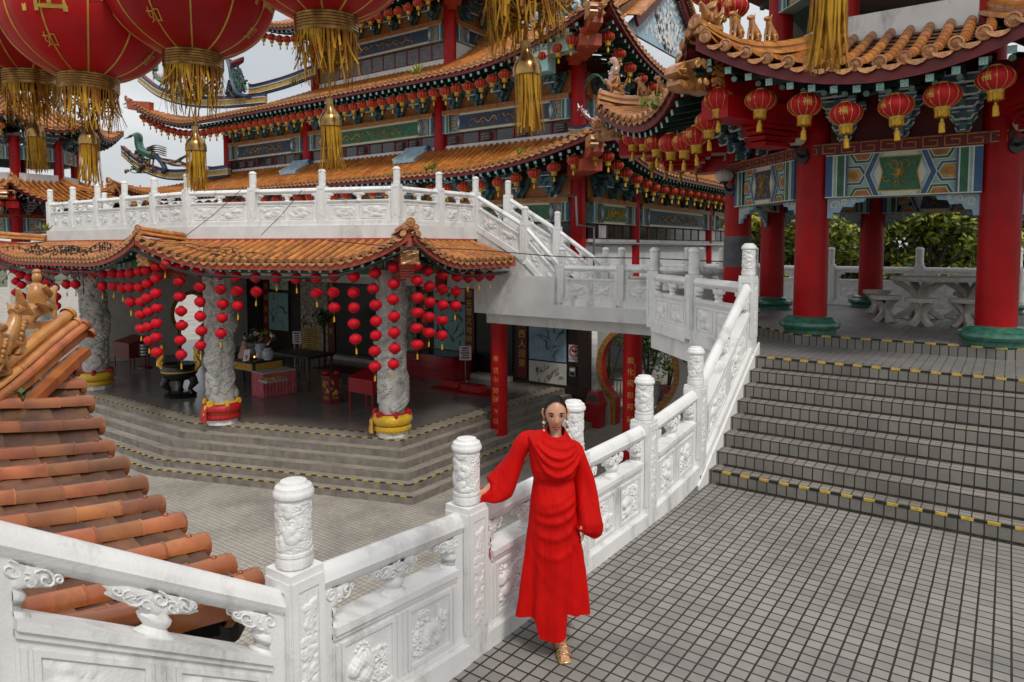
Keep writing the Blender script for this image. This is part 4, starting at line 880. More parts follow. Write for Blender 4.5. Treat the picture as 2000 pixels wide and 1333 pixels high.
# ================================================================ MAIN TEMPLE HALL
pav['label'] = 'open octagonal pavilion with red columns at the head of the wide steps'
tem = thing('temple_hall', (-10.6, 18.5, ZD), 'large red and gold temple hall with three tiers of curved orange roofs behind the terrace', 'temple')
COLX = [-29.0, -23.4, -16.25, -10.75]; FY = 18.5
cb = MB(); cb.lathe([(.24, ZD), (.235, 5.2)], n=24, caps=False); cb2 = MB(); cb2.lathe([(.235, 5.8), (.225, 8.1)], n=24, caps=False)
def cols(mb, pts):
    o = None
    for x, y in pts:
        o = mb.build('column', M['red'], None) if o is None else link(o.copy())
        o.parent = tem; o.location = Vector((x, y, 0)) - wloc(tem); KIDS.setdefault(tem.name, []).append(o)
RC = [(-10.7, 22.2), (-10.7, 29.4)]
cols(cb, [(x, FY) for x in COLX] + RC); cols(cb2, [(x, FY) for x in COLX] + [(-10.75, 23.5), (-10.75, 29)])
cb3 = MB(); cb3.lathe([(.24, 9.2), (.23, 11.9)], n=24, caps=False); cols(cb3, [(-25.2, 20.4), (-17.45, 20.4), (-17.45, 24.5)])
# wall cores
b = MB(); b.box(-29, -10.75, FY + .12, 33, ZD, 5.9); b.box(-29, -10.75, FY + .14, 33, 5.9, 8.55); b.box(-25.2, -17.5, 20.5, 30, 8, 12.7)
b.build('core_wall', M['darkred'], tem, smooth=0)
b = MB(); b.box(-29, -10.6, FY - .02, FY + .1, 5.86, 6.10); b.box(-10.76, -10.5, FY + .3, 33, 5.86, 6.10); b.box(-25.1, -17.5, 20.36, 20.46, 9.2, 9.74); b.box(-17.5, -17.36, 20.5, 30, 9.2, 10.38)
b.box(-29, -10.6, FY, FY + .09, ZD, 2.78); b.box(-10.77, -10.62, FY + .2, 33, ZD, 2.74); b.box(-10.77, -10.5, FY + .2, 33, 2.76, 2.86); b.build('white_wall', M['concrete'], tem, smooth=0)
def bayfront(p, q, zp, hp, field, seed, off=.010, br=None, brn=4):
    p = Vector(p); q = Vector(q); d = nrm(q - p); n = Vector((d.y, -d.x, 0)); w = (q - p).length - .46; mid = (p + q) / 2
    b = MB(); painted_beam(b, Vector((mid.x, mid.y, zp + hp / 2)) + n * .05, d, n, w, hp, .2, field, 1, False, off, seed); b.build('painted_beam', PMATS, tem, smooth=0)
    b = MB(); b.obox(Vector((mid.x, mid.y, zp + hp + .075)) + n * .1, d * w / 2, n * .12, (0, 0, .07), 0); b.build('lintel', M['orange'], tem, smooth=0)
    if br:
        b = MB(); b.obox(Vector((mid.x, mid.y, br + .35)) + n * -.02, d * w / 2, n * .02, (0, 0, .38)); b.build('bracket_board', M['orange'], tem, smooth=0); bracket_parts(tem, Vector((mid.x, mid.y, br)) + n * .02, d, n, w, .75, brn, .8, True)
def winrow(p, q, z0, z1, nP, pat, frame='darkred'):
    p = Vector(p); q = Vector(q); d = nrm(q - p); n = Vector((d.y, -d.x, 0)); w = (q - p).length - .5; mid = (p + q) / 2; pw = w / nP; b = MB(); zc, hz = (z0 + z1) / 2, (z1 - z0) / 2
    b.obox(Vector((mid.x, mid.y, zc)) + n * -.02, d * w / 2, n * .03, (0, 0, hz), 0); b.build('window_frame', M[frame], tem, smooth=0)
    for i in range(nP):
        b = MB()
        c = Vector((mid.x, mid.y, zc)) + d * (pw * (i + .5 - nP / 2)) + n * .012; k = pat[i % len(pat)]
        if k == 'L':
            b.obox(c + n * .02, d * pw * .24, n * .03, (0, 0, hz * .62), 2)
            for j in range(3): b.obox(c + n * .07 + Vector((0, 0, hz * (.42 - .42 * j))), d * pw * .23, n * .05 + Vector((0, 0, -.03)), (0, 0, .02), 3)
        elif k == 'G': b.obox(c, d * pw * .46, n * .008, (0, 0, hz * .88), 1)
        elif k == 'W': b.obox(c, d * pw * .46, n * .012, (0, 0, hz * .9), 4)
        else:
            b.obox(c, d * pw * .46, n * .008, (0, 0, hz * .88), 3)
            for j in range(3): b.obox(c + n * .01 + Vector((0, 0, hz * (.5 - .5 * j))), d * pw * (.3 - .06 * j), n * .004, (0, 0, .02), 2)
        b.obox(c + d * pw / 2, d * .035, n * .03, (0, 0, hz), 0)
        b.build('vent' if k == 'L' else ('wall_panel' if k == 'W' else 'window'), [M[frame], M['glass'], M['louver'], M['greywin'], M['white']], tem, smooth=0)
for i in range(3):
    p, q = (COLX[i], FY), (COLX[i + 1], FY)
    bayfront((*p, 0), (*q, 0), 6.49, .62, ('navy', 'green', 'navy')[i], i, br=7.24, brn=(5, 6, 5)[i]); winrow((*p, 0), (*q, 0), 6.1, 6.47, (8, 10, 7)[i], ('GLLGLG', 'GLLGLG', 'LGLGLG')[i])
    bayfront((*p, 0), (*q, 0), 3.4, .6, 'green', 10 + i, br=4.14, brn=4); winrow((*p, 0), (*q, 0), 2.8, 3.38, 8, 'GGWG')
for j, (y0, y1) in enumerate(((18.7, 22.2), (22.2, 29.4), (29.4, 33.5))):
    bayfront((-10.66, y0, 0), (-10.66, y1, 0), 3.35, .64, ('green', 'navy', 'green')[j], 20 + j, br=4.15, brn=3 + j); winrow((-10.66, y0, 0), (-10.66, y1, 0), 2.88, 3.33, (5, 8, 5)[j], ('GWGGG', 'GGGGGGGW', 'WGGGG')[j])
for j, (y0, y1) in enumerate(((18.7, 23.5), (23.5, 29))):
    bayfront((-10.7, y0, 0), (-10.7, y1, 0), 6.49, .62, 'navy', 30 + j, br=7.24, brn=4); winrow((-10.7, y0, 0), (-10.7, y1, 0), 6.1, 6.47, 6, 'GLG')
bayfront((-25.2, 20.4, 0), (-17.45, 20.4, 0), 10.4, .62, 'navy', 40, br=11.15, brn=7); winrow((-25.2, 20.4, 0), (-17.45, 20.4, 0), 9.76, 10.38, 11, 'X')
bayfront((-17.45, 20.4, 0), (-17.45, 24.5, 0), 10.4, .62, 'navy', 41, br=11.15, brn=3)
# roofs
def roof(name, sl, pitch, r, seg, inset, nx, hi=6, rpitch=.29, caps=True):
    b = MB(); tile_rows(b, sl, pitch, r, seg, 0, 1, 2, hi); o = b.build(name, [M['tile'], M['tile_end'], M['pan']], tem, smooth=50)
    f = MB(); rr = MB(); under_eave(f, rr, sl, inset, .3, rpitch, nx, .09, two=True); f.build('soffit', M['darkred'], tem, smooth=0); rr.build('rafter_set', [M['rafter'], M['rafter_end']], tem, smooth=0)['kind'] = 'stuff'; return o
T1F = Slope((-36.3, 16.7), (-8.95, 16.7), 4.98, 6.0, 5.78, 5.5, 1.7, 5.92, 7.0, 1.65, 1.2, .25)
T1R = Slope((-8.95, 16.7), (-8.95, 33), 4.98, 5.78, 5.6, 5.0, 1.65, 5.92, 1.65, 0, 1.2, .25)
T2F = Slope((-34.2, 16.7), (-9.0, 16.7), 8.05, 9.7, 9.15, 5.5, 7.9, 12.6, 9, 1.6, 1.5, .25)
def q2(x):
    X = -34.2 + x; q = 1.0 if X > -17.4 else .468
    if X < -25.3: q = min(q, .468 * x / 8.9)
    dB = T2F.L - x
    if dB < 1.55: q = min(q, .2 * dB / 1.55 + .004)
    return max(q, .004)
T2F.qmax = q2
T2R = Slope((-9.0, 16.7), (-9.0, 33), 8.05, 9.15, 8.9, 5.0, 1.55, 8.85, 1.55, 0, 1.2, .25)
T3F = Slope((-27.6, 18.5), (-15.3, 18.5), 11.75, 12.7, 12.5, 3.6, 1.9, 12.9, 1.9, 1.9, 1.2, .2)
T3R = Slope((-15.3, 18.5), (-15.3, 28), 11.75, 12.5, 12.4, 3.6, 1.9, 12.9, 1.9, 0, 1.2, .2)
roof('lower_roof_slope', T1F, .245, .068, .42, 1.6, 80); roof('lower_roof_slope', T1R, .245, .068, .42, 1.6, 50)
roof('middle_roof_slope', T2F, .245, .068, .5, 1.7, 80); roof('middle_roof_slope', T2R, .245, .068, .5, 1.5, 50)
roof('upper_roof_slope', T3F, .245, .068, .6, 1.8, 40); roof('upper_roof_slope', T3R, .245, .068, .6, 1.8, 30)
for sl, nm in ((T1F, 1), (T2F, 2), (T3F, 3)):       # corner hips at the right, beams with dragon heads
    x0 = sl.L; ib = {1: 1.65, 2: 1.6, 3: 1.9}[nm]; qq = {1: .98, 2: .2, 3: .98}[nm]
    hp = [sl.P(x0 - ib * t * .98 - .01, qq * t) + Vector((0, 0, .06)) for t in np.linspace(0, 1, 7)]
    b = MB(); hip_ridge(b, hp, .085, 0, 1, 8, .32); b.build('hip_ridge', [M['ridge'], M['tile_end']], tem, smooth=50)
    e = sl.P(x0, 0); rd = nrm(Vector((1, -1, 0))); c = Vector((e.x, e.y, e.z - .42)) - rd * .12; b = MB(); b.bar(c - rd * 2.4 - Vector((0, 0, .5)), c, .34, .46); b.obox(c - rd * 1.3 - Vector((0, 0, .5)), rd * .8, Vector((rd.y, -rd.x, 0)) * .3, (0, 0, .16))
    o = b.build('dragon_beam', M['orangered'], tem, smooth=0); g = MB(); dragon_head(g, c - rd * .02, rd, .55); g.build('dragon_head', M['glaze'], o, smooth=50)
for sl, z in ((T1F, 5.1), (T2F, 8.3)):
    e = sl.P(.02, 0); rd = nrm(Vector((-1, -.25, 0))); c = Vector((e.x, e.y, e.z - .45)) - rd * .1; b = MB(); b.bar(c - rd * 1.6 - Vector((0, 0, .15)), c - rd * .35, .26, .4); o = b.build('dragon_beam', M['orangered'], tem, smooth=0); g = MB(); dragon_head(g, c - rd * .4, rd, .5); g.build('dragon_head', M['glaze'], o, smooth=50)
# blue gable with white blossom relief
prof = [(16.7 + 7.9 * q, 8.05 + 4.55 * q ** 1.5) for q in np.linspace(.60, 1, 14)]; gp = [(y, z - .12) for y, z in prof] + [(49.2 - y, z - .12) for y, z in prof[::-1][1:]]
gp = [(gp[0][0], 9.75)] + gp + [(gp[-1][0], 9.75)]
b = MB(); b.prism(gp, (-10.62, 0, 0), (0, 1, 0), (0, 0, 1), .1, 0)
r = random.Random(5)
for i in range(240):
    y = r.gauss(24.6, .85); z = 9.95 + abs(r.gauss(0, .85)); zt = 8.05 + 4.55 * ((min(y, 49.2 - y) - 16.7) / 7.9) ** 1.5 - .45
    if 9.9 < z < zt and 22.2 < y < 27:
        for k in range(5): a = k * 1.2566 + i; b.ball((-10.515, y + .045 * math.cos(a), z + .045 * math.sin(a)), (.02, .034, .034), 5, 3, 1)
for k in range(16):
    y0 = r.uniform(23.4, 25.8); pts = [(-10.512, 24.6 + (y0 - 24.6) * .25, 9.8)]
    for j in range(5): p = pts[-1]; pts.append((-10.512, p[1] + (y0 - 24.6) * .18 + r.uniform(-.12, .12), p[2] + r.uniform(.2, .36)))
    pts = [p for p in pts if p[2] < 8.05 + 4.55 * ((min(p[1], 49.2 - p[1]) - 16.7) / 7.9) ** 1.5 - .4]
    if len(pts) > 1: b.tube(pts, .013, 4, 2)
for s in range(13): # scrolled white border
    for half in (0, 1):
        y, z = prof[s]; y2 = y if not half else 49.2 - y
        for a in range(3): b.tube([(-10.512, y2 + (.10 + .1 * a) * (1 if not half else -1) + u[0], z - .35 - .06 * a + u[1]) for u in spiral(0, 0, .08, a * 2, 1, 1, 8)], .014, 4, 1)
b.build('gable', [M['lblue'], M['white'], M['bark']], tem, smooth=0)
b = MB()
for half in (0, 1):
    P = [(-10.3, (y if not half else 49.2 - y), z - .1) for y, z in prof] ; Q = MB()
    for a, c in zip(P, P[1:]): b.bar(a, c, .1, .42)
b.build('barge_board', M['darkred'], tem, smooth=0)
b = MB()
for half in (0, 1):
    for q in np.linspace(.58, .99, 34):
        y, z = 16.7 + 7.9 * q, 8.05 + 4.55 * q ** 1.5; y = y if not half else 49.2 - y; halfpipe(b, [(-10.12, y, z + .1), (-10.8, y, z + .24)], Vector((0, 1, 0)), .075, .075, 6, 0); b.ball((-10.1, y, z + .1), .085, 7, 5, 1)
    b.tube([(-10.75, (16.7 + 7.9 * q) if not half else 49.2 - 16.7 - 7.9 * q, 8.05 + 4.55 * q ** 1.5 + .32) for q in np.linspace(.55, 1, 14)], .13, 8, 2)
b.build('verge', [M['ridge'], M['tile_end'], M['lblue']], tem, smooth=50)
# swept blue and yellow ridge bands with dragons and phoenixes
def band(pts, hgt, name='ridge_band', th=.16):
    b = MB(); P = [Vector(p) for p in pts]; lay = [('navy', 0, .16), ('cream', .16, .22), ('ochre', .22, .62), ('cream', .62, .68), ('blue', .68, .9), ('darkred', .9, 1.0)]
    mats = [M[k] for k, _, _ in lay]
    for m, (k, a, c) in enumerate(lay):
        for p, q in zip(P, P[1:]):
            d = nrm(Vector((q.x - p.x, q.y - p.y, 0))); s = Vector((-d.y, d.x, 0)) * (th / 2 + (.03 if m in (1, 3, 5) else 0)); V = []
            for e in (p, q):
                for z in (a, c): V += [e + s + Vector((0, 0, z * hgt)), e - s + Vector((0, 0, z * hgt))]
            b.add(V, [(0, 4, 6, 2), (1, 3, 7, 5), (2, 6, 7, 3), (0, 1, 5, 4), (0, 2, 3, 1), (4, 5, 7, 6)], m)
    return b.build(name, mats, tem, smooth=0)
def curve(pts, n=6):
    P = [Vector(p) for p in pts]; P = [P[0]] + P + [P[-1]]; out = []
    for i in range(1, len(P) - 2):
        for k in range(n):
            t = k / n; a, b_, c, d = P[i - 1:i + 3]
            out.append(.5 * ((2 * b_) + (c - a) * t + (2 * a - 5 * b_ + 4 * c - d) * t * t + (3 * b_ - a - 3 * c + d) * t ** 3))
    return out + [P[-2]]
b1 = band(curve([gY(448, 345, 17.9), gY(400, 350, 17.6), gY(330, 352, 17.4), (gY(275, 333, 17.3)), gY(240, 305, 17.2)]), .5)
b2 = band(curve([gY(520, 205, 18.3), gY(430, 212, 17.6), gY(360, 207, 17.3), gY(310, 190, 17.2), gY(272, 160, 17.1)]), .5)
b3 = band(curve([gY(618, 150, 19.7), gY(560, 172, 19.2), gY(500, 188, 18.6), gY(488, 186, 18.5)]), .5)
b4 = band(curve([T1F.P(T1F.L - 1.9, .9) + Vector((0, 0, .1)), T1F.P(T1F.L - 1.3, .7) + Vector((0, 0, .12)), T1F.P(T1F.L - .75, .42) + Vector((0, 0, .16))]), .34, th=.14)
def pxp(Y): return lambda x, y, dy=0: gY(x, y, Y + dy)
def dragon(par, path, r, cols, spikes=1.0, hdir=-1):
    b = MB(); P = curve(path, 7); k = len(P); R_ = [r * (.35 + .65 * math.sin(PI * min(1, .18 + .82 * (1 - i / k)))) for i in range(k)]
    b.tube(P, R_, 8, 0)
    for i in range(2, k - 1, 2):
        u = Vector((0, 0, 1)); b.tube([P[i] + u * R_[i] * .8, P[i] + u * R_[i] * (1.5 + spikes)], [R_[i] * .4, .01], 5, 1)
    for f in (.25, .45, .65, .85):
        i = int(k * f); 
        for sg in (-1, 1): b.tube([P[i], P[i] + Vector((.12, sg * .12, -R_[i] * 1.6)), P[i] + Vector((-.08, sg * .2, -R_[i] * 2.6)), P[i] + Vector((-.25, sg * .2, -R_[i] * 2.7))], [R_[i] * .5, R_[i] * .35, R_[i] * .3, .02], 6, 0)
    h = P[0]; f = nrm(P[0] - P[2]); s = r * 2.0
    b.tube([h, h + f * s * .6 + Vector((0, 0, s * .15)), h + f * s * 1.3], [r, r * 1.15, r * .45], 8, 0); b.tube([h + f * s * .4 - Vector((0, 0, s * .3)), h + f * s * 1.1 - Vector((0, 0, s * .4))], [r * .5, r * .2], 6, 1)
    for i in range(9):
        a = i / 9 * 2 * PI; b.tube([h, h - f * s * .3 + Vector((.1 * math.cos(a), .25 * math.sin(a * 1.3), .5 * math.sin(a))) * s, h - f * s * .8 + Vector((0, .35 * math.sin(a), .9 * math.sin(a) + .2)) * s], [r * .3, r * .22, .01], 5, 2 if i % 2 else 1)
    b.build('ridge_dragon', [M[c] for c in cols], par, smooth=60)
def phoenix(par, px, Y, cols):
    g = pxp(Y); b = MB()
    b.tube(curve([g(252, 268), g(262, 264), g(270, 268), g(271, 280), g(275, 292), g(287, 300), g(300, 305)]), [.02, .05, .08, .06, .06, .07, .08, .10, .13, .16, .18] + [.2] * 30, 8, 0)
    b.ball(g(294, 302), (.36, .15, .17), 10, 7, 1); b.tube([g(253, 268), g(243, 272)], [.05, .01], 6, 2)
    for i in range(5): b.tube(curve([g(290, 290 + 3 * i), g(305, 284 + 4 * i), g(325, 290 + 4 * i)]), [.14, .12, .11] + [.09] * 9 + [.02], 6, i % 3, flat=.3)
    for i, e in enumerate(((352, 312), (372, 318), (368, 304), (398, 325), (404, 331))):
        m = ((305 + e[0]) / 2, 318 + 5 * (i % 2)); b.tube(curve([g(300, 308), g(*m), g(e[0] - 10, e[1] + 4), g(*e)]), [.09] * 6 + [.1] * 8 + [.12] * 4 + [.02], 6, (i + 1) % 3, flat=.5)
        b.ball(g(*e), (.14, .06, .1), 6, 4, i % 3)
    b.tube(curve([g(305, 305), g(315, 316), g(322, 330), g(318, 338)]), [.12] * 18 + [.04], 7, 3)
    for q in range(2): b.tube([g(292 + 8 * q, 310), g(292 + 6 * q, 326), g(300 + 6 * q, 335)], .04, 5, 2)
    b.build('ridge_phoenix', [M[c] for c in cols], par, smooth=60)
    b = MB(); r = random.Random(2)       # flowering shrub beside it
    for i in range(20):
        x, y = r.uniform(246, 300), r.uniform(296, 335); b.tube([g(275, 338), g((x + 275) / 2, (y + 338) / 2 + 3), g(x, y)], [.03, .02, .01], 4, 0)
        for k in range(5): b.ball(g(x + r.uniform(-5, 5), y + r.uniform(-5, 5), r.uniform(-.1, .1)), r.uniform(.04, .09), 5, 3, r.choice((0, 1, 1, 2)))
    b.build('ridge_blossoms', [M['bark'], M['greenstone'], M['tile_end']], par, smooth=60)
phoenix(b1, 0, 17.2, ['greenstone', 'pinkroof', 'bark', 'navy'])
g_ = pxp(17.1); dragon(b2, [g_(302, 138), g_(305, 150), g_(316, 158), g_(330, 153), g_(345, 160), g_(352, 176), g_(368, 180), g_(380, 170), g_(394, 172), g_(405, 182)], .17, ['greenstone', 'tile_end', 'darkred'])
b = MB(); r = random.Random(4)
for (x, y, w) in ((462, 150, 1), (470, 165, 1.2), (455, 175, 1)):
    for i in range(7): b.tube([gY(x + r.uniform(-6, 6) + u[0] * 10, y + r.uniform(-14, 14) + u[1] * 10, 17.6) for u in spiral(0, 0, 1, r.uniform(0, 6), .9, 1, 8)], .055, 5, r.choice((0, 1, 2)))
b.tube(curve([gY(447, 118, 17.6), gY(452, 135, 17.6), gY(456, 160, 17.6), gY(466, 182, 17.6), gY(485, 190, 17.6)]), .17, 6, 0, flat=.5); b.tube([gY(452, 132, 17.6), gY(443, 124, 17.6)], [.1, .01], 5, 0); b.tube([gY(456, 126, 17.6), gY(472, 118, 17.6), gY(476, 112, 17.6)], [.16, .12, .02], 6, 2)
b.build('ridge_ornament', [M['navy'], M['greenstone'], M['darkred']], b3, smooth=60)
# phoenix and flame crest on the right corner of the lower roof
g = pxp(16.9); b = MB()
b.tube(curve([g(1192, 120), g(1199, 118), g(1203, 128), g(1199, 145), g(1196, 160), g(1203, 176), g(1205, 200), g(1190, 222)]), [.03, .06] + [.08] * 12 + [.12] * 12 + [.15] * 20, 8, 0)
b.tube([g(1193, 120), g(1187, 124)], [.04, .01], 5, 2); b.tube(curve([g(1182, 165), g(1172, 150), g(1160, 148), g(1148, 158), g(1143, 172)]), [.05] * 8 + [.10] * 12 + [.03] * 9, 6, 1, flat=.4)
for i in range(6): b.tube(curve([g(1198, 170 + 6 * i), g(1190, 185 + 6 * i), g(1176, 200 + 6 * i), g(1170, 226 + 2 * i)]), [.06] * 10 + [.07] * 5 + [.02] * 4, 5, i % 3, flat=.4)
r = random.Random(8)
for i in range(60): b.ball(g(r.uniform(1188, 1214), r.uniform(120, 225), r.uniform(-.15, .15)), r.uniform(.02, .05), 5, 3, r.choice((0, 1, 2, 3)))
b.tube(curve([g(1160, 240), g(1147, 232), g(1139, 222), g(1132, 211)]), [.07] * 9 + [.05] * 9 + [.03], 6, 4)
for i in range(26):
    t = i / 25; x, y = 1160 - 29 * t, 240 - 29 * t; a = 2.4 + 2.6 * math.sin(i * 2.4) * .5; q = 9 if i % 2 else 7; b.tube([g(x, y), g(x + q * math.cos(a + i), y - q * abs(math.sin(a + i)) * (1 if i % 3 else -1))], [.035, .006], 4, 3)
b.build('corner_phoenix', [M['pinkroof'], M['greenstone'], M['ochre'], M['white'], M['darkred']], b4, smooth=60)
# figures on the right end of the middle roof
b = MB(); o = MB(); r = random.Random(12)
for (x, y, hh, c) in ((1035, 60, 60, 1), (1052, 45, 50, 0), (1075, 30, 40, 3), (1092, 15, 45, 2), (1108, 40, 60, 1), (1122, 30, 66, 4), (1140, 25, 45, 0)):
    Pb = gY(x, y, 17.0); s = hh / 1360 * 20
    for k in range(5): b.tube([Pb + Vector((r.uniform(-.1, .1), 0, s * k / 6)), Pb + Vector((r.uniform(-.3, .3), r.uniform(-.15, .15), s * (k + 1.2) / 6)), Pb + Vector((r.uniform(-.4, .4), r.uniform(-.15, .15), s * (k + 1.8) / 6))], [.12, .1, .03], 6, (c + k) % 5)
    b.ball(Pb + Vector((0, 0, s * .95)), .1, 7, 5, (c + 2) % 5)
fo = b.build('roof_figures', [M['lblue'], M['white'], M['green'], M['ochre'], M['tile_end']], b4, smooth=60)
for x, y, w in ((1098, 60, 1.0), (1060, 100, .7)):
    c = gY(x, y, 16.95); o.box(c.x - w * .45, c.x + w * .45, c.y - .2, c.y + .3, c.z, c.z + .12, 0); o.box(c.x - w * .4, c.x + w * .4, c.y - .14, c.y + .3, c.z - .18, c.z - .002, 1); o.box(c.x - w * .36, c.x + w * .36, c.y - .1, c.y + .3, c.z - .6, c.z - .182, 2)
o.build('figure_stand', [M['lblue'], M['cream'], M['teal']], b4, smooth=0)
# scroll corbels on the lower roof
for x in (-23.6, -17.2):
    b = MB(); p = T1F.P(x + 36.3, .55); b.prism([(-.05, .08), (.75, .42), (.8, .66), (.6, .70), (.45, .5), (-.05, .2)], p - Vector((.5, 0, 0)), (0, 1, 0), (0, 0, 1), 1.0, 0); b.tube([p + Vector((t, .68, .60)) for t in (-.55, .55)], .11, 10, 1); [b.bar(p + Vector((t, -.06, .21)), p + Vector((t, .66, .58)), .05, .06, 2) for t in (-.5, 0, .5)]; b.build('scroll_corbel', [M['lblue'], M['blue'], M['cream']], tem, smooth=40)
# conduits and cables at the corner column
b = MB(); c = gX(1150, 384, -10.2)
b.tube([gX(1085, 383, -10.3), gX(1125, 383, -10.3), gX(1127, 440, -10.3), gX(1160, 444, -10.3), gX(1160, 520, -10.3)], .035, 8, 0); b.tube([(-10.45, FY + .3, 2.72), (-10.45, 33, 2.72)], .05, 8, 0)
b.build('conduit', M['steel'], tem)
twin = copy_tree(pav, (PC.x - 37.5, PC.y, ZPL), None, 'distant twin of the octagonal pavilion, at the left edge beyond the upper terrace'); twin['label'] = 'distant octagonal pavilion at the left edge, beyond the far end of the upper terrace'
# ================================================================ SHRINE BELOW THE UPPER TERRACE
nF = Vector((.3304, -.9438, 0)); CR0 = (-12.03, 12.1); CL0 = (-17.9, 10.05)
def oc(o, xl=-34, yr=19.98):
    # polyline offset outwards by o: far left, left corner, right corner, far right
    yl = 10.05 - o; fx = CL0[0] + nF.x * o; fy = CL0[1] + nF.y * o; sl = .3495
    return [(xl, yl), (fx + (yl - fy) / sl, yl), (-12.03 + o, fy + (-12.03 + o - fx) * sl), (-12.03 + o, yr)]
b = MB(); e = MB(); RS = (ZF - ZP) / 6
for k in range(6):
    P = oc(.25 * (5 - k) + .02); b.prism(P + [(-34, 19.98)], (0, 0, ZP + RS * k + (.0 if k else .001)), (1, 0, 0), (0, 1, 0), RS - (0 if k else .001), 0, 1)
    if k in (0, 1, 5):
        for p, q in zip(P[:3], P[1:]):
            if k == 0 and q == P[3]: continue
            edge_strip(e, (*p, ZP + RS * (k + 1)), (*q, ZP + RS * (k + 1)), (-1, 1, 0) if p[0] != q[0] else (-1, 0, 0), d=.15, w=.04, drop=.012)
so = struct(b.build('shrine_steps', [M['shrinestep'], M['shrineriser']], smooth=0)); e.build('edge_strip', [M['yellow'], M['tapeblack']], so, smooth=0)
b = MB(); P = oc(-.42); b.face(P + [(-34, 19.98)], (0, 0, ZF + .004), (1, 0, 0), (0, 1, 0)); fo = struct(b.build('shrine_floor', M['shrinefloor'], smooth=0)); e = MB()
for p, q in zip(P[:3], P[1:]): edge_strip(e, (*p, ZF + .005), (*q, ZF + .005), (-1, 1, 0) if p[0] != q[0] else (-1, 0, 0), d=.15, w=.04, drop=0)
e.build('edge_strip', [M['yellow'], M['tapeblack']], fo, smooth=0)
shr = thing('shrine_hall', (-17, 14, ZF), 'low shrine hall with carved dragon columns and an orange tiled canopy under the upper terrace', 'shrine')
E0 = oc(1.33, -27.9, 15.0)
SL = [Slope(E0[0], E0[1], 2.26, 2.9, 2.86, 3.0, 1.33, 2.72, .55, .46, 1.0, .12), Slope(E0[1], E0[2], 2.26, 2.86, 2.95, 2.3, 1.33, 2.72, .2, .75, 1.0, .12), Slope(E0[2], E0[3], 2.26, 2.95, 2.3, 2.0, 1.33, 2.72, .75, 0, 1.0, .12)]
for sl in SL:
    b = MB(); tile_rows(b, sl, .245, .066, .42, 0, 1, 2, 8); b.build('roof_slope', [M['tile'], M['tile_end'], M['pan']], shr, smooth=50)
    f = MB(); rr = MB(); under_eave(f, rr, sl, 1.2, .2, .27, 40, .075, two=False); f.build('soffit', M['orangered'], shr, smooth=0); rr.build('rafter_set', [M['rafter'], M['rafter_end']], shr, smooth=0)['kind'] = 'stuff'
b = MB(); T = oc(.02, -26.5, 15.0)
for p, q in zip(T[:3], T[1:]): b.bar((*p, 2.755), (*q, 2.755), .05, .15)
b.build('fascia', M['orangered'], shr, smooth=0)
for i, (c, inn) in enumerate(((E0[2], T[2]), (E0[1], T[1]), (E0[0], (-26.5, 10.03)))):
    c = Vector((*c, 0)); n_ = Vector((*inn, 0)); z0 = (2.95, 2.86, 2.9)[i]; hp = [c.lerp(n_, t) + Vector((0, 0, z0 + .02 - .12 * t + .03 * (1 - t) ** 3)) for t in np.linspace(0, 1, 7)]
    b = MB(); hip_ridge(b, hp, .09, 0, 1, 9, .33); ho = b.build('hip_ridge', [M['tile'], M['tile_end']], shr, smooth=50)
    rd = nrm(c - n_); b = MB(); e = Vector((c.x, c.y, z0 - .52)) - rd * .32; b.bar(n_ + Vector((0, 0, 2.0)), e, .32, .42); b.bar(n_ + Vector((0, 0, 2.5)), Vector((c.x, c.y, z0 - .2)) - rd * .08, .2, .34)
    for k in range(6): b.obox(e - rd * .35 + Vector((0, 0, -.22 - .06 * k)), rd * (.28 - .03 * k), Vector((rd.y, -rd.x, 0)) * (.2 - .012 * k), (0, 0, .024))
    do = b.build('dragon_beam', M['orangered'], shr, smooth=0)
    g = MB(); s_ = Vector((rd.y, -rd.x, 0)); g.obox(e + rd * .1, rd * .1, s_ * .2, (0, 0, .2))
    for k in range(5): g.tube([e + rd * .2 + s_ * (x + .02 * math.sin(k)) + Vector((0, 0, .16 - .08 * k + .03 * math.sin(x * 18 + k * 2))) for x in np.linspace(-.2, .2, 9)], .035, 6)
    g.build('dragon_head', M['glaze'], do, smooth=50)
# dragon columns
def column_relief(R_, h, nu, nv):
    X, Y, H = relief(2 * PI * R_, h, nu + 1, nv, 77, .075, True, 1.8, sw=.05); w = 2 * PI * R_
    body = np.zeros_like(H)
    for t in np.linspace(0, 1, 160):
        cy = h * (.04 + .9 * t); cx = (w * (1.55 * t) + .16 * math.sin(t * 22)) % w; q = .17 * (1 - .45 * abs(t - .35)); dx = np.abs(X - cx); dx = np.minimum(dx, w - dx); d2 = (dx ** 2 + ((Y - cy) * .9) ** 2) / q ** 2; body = np.maximum(body, np.sqrt(np.clip(1 - d2, 0, 1)))
    body = body * (.85 + .35 * np.abs(np.sin(X * 30 + Y * 18)) * np.abs(np.sin(Y * 30 - X * 18)))
    H = np.maximum(H, body * .10); H[-1] = H[0]
    return Y, H[:-1]
RCOL = .33
Yr, Hr = column_relief(RCOL, 3.6, 150, 330); nu, nv = Hr.shape
P = np.zeros((nv, nu, 3)); tt = np.arange(nu) * 2 * PI / nu
rr_ = RCOL + Hr.T; P[..., 0] = rr_ * np.cos(tt)[None]; P[..., 1] = rr_ * np.sin(tt)[None]; P[..., 2] = Yr.T[:, :nu] + .62
b = MB(); b.grid(P, 0, wrap=True); b.lathe([(.34, .2), (.35, .45), (.33, .63)], n=32, caps=False); colmesh = proto_mesh(b, 'dragon_column', M['stone'])
wr = []
def fold(t, z): return 1 + .018 * math.sin(t * 23 + z * 30) + .012 * math.sin(t * 41 + 2)
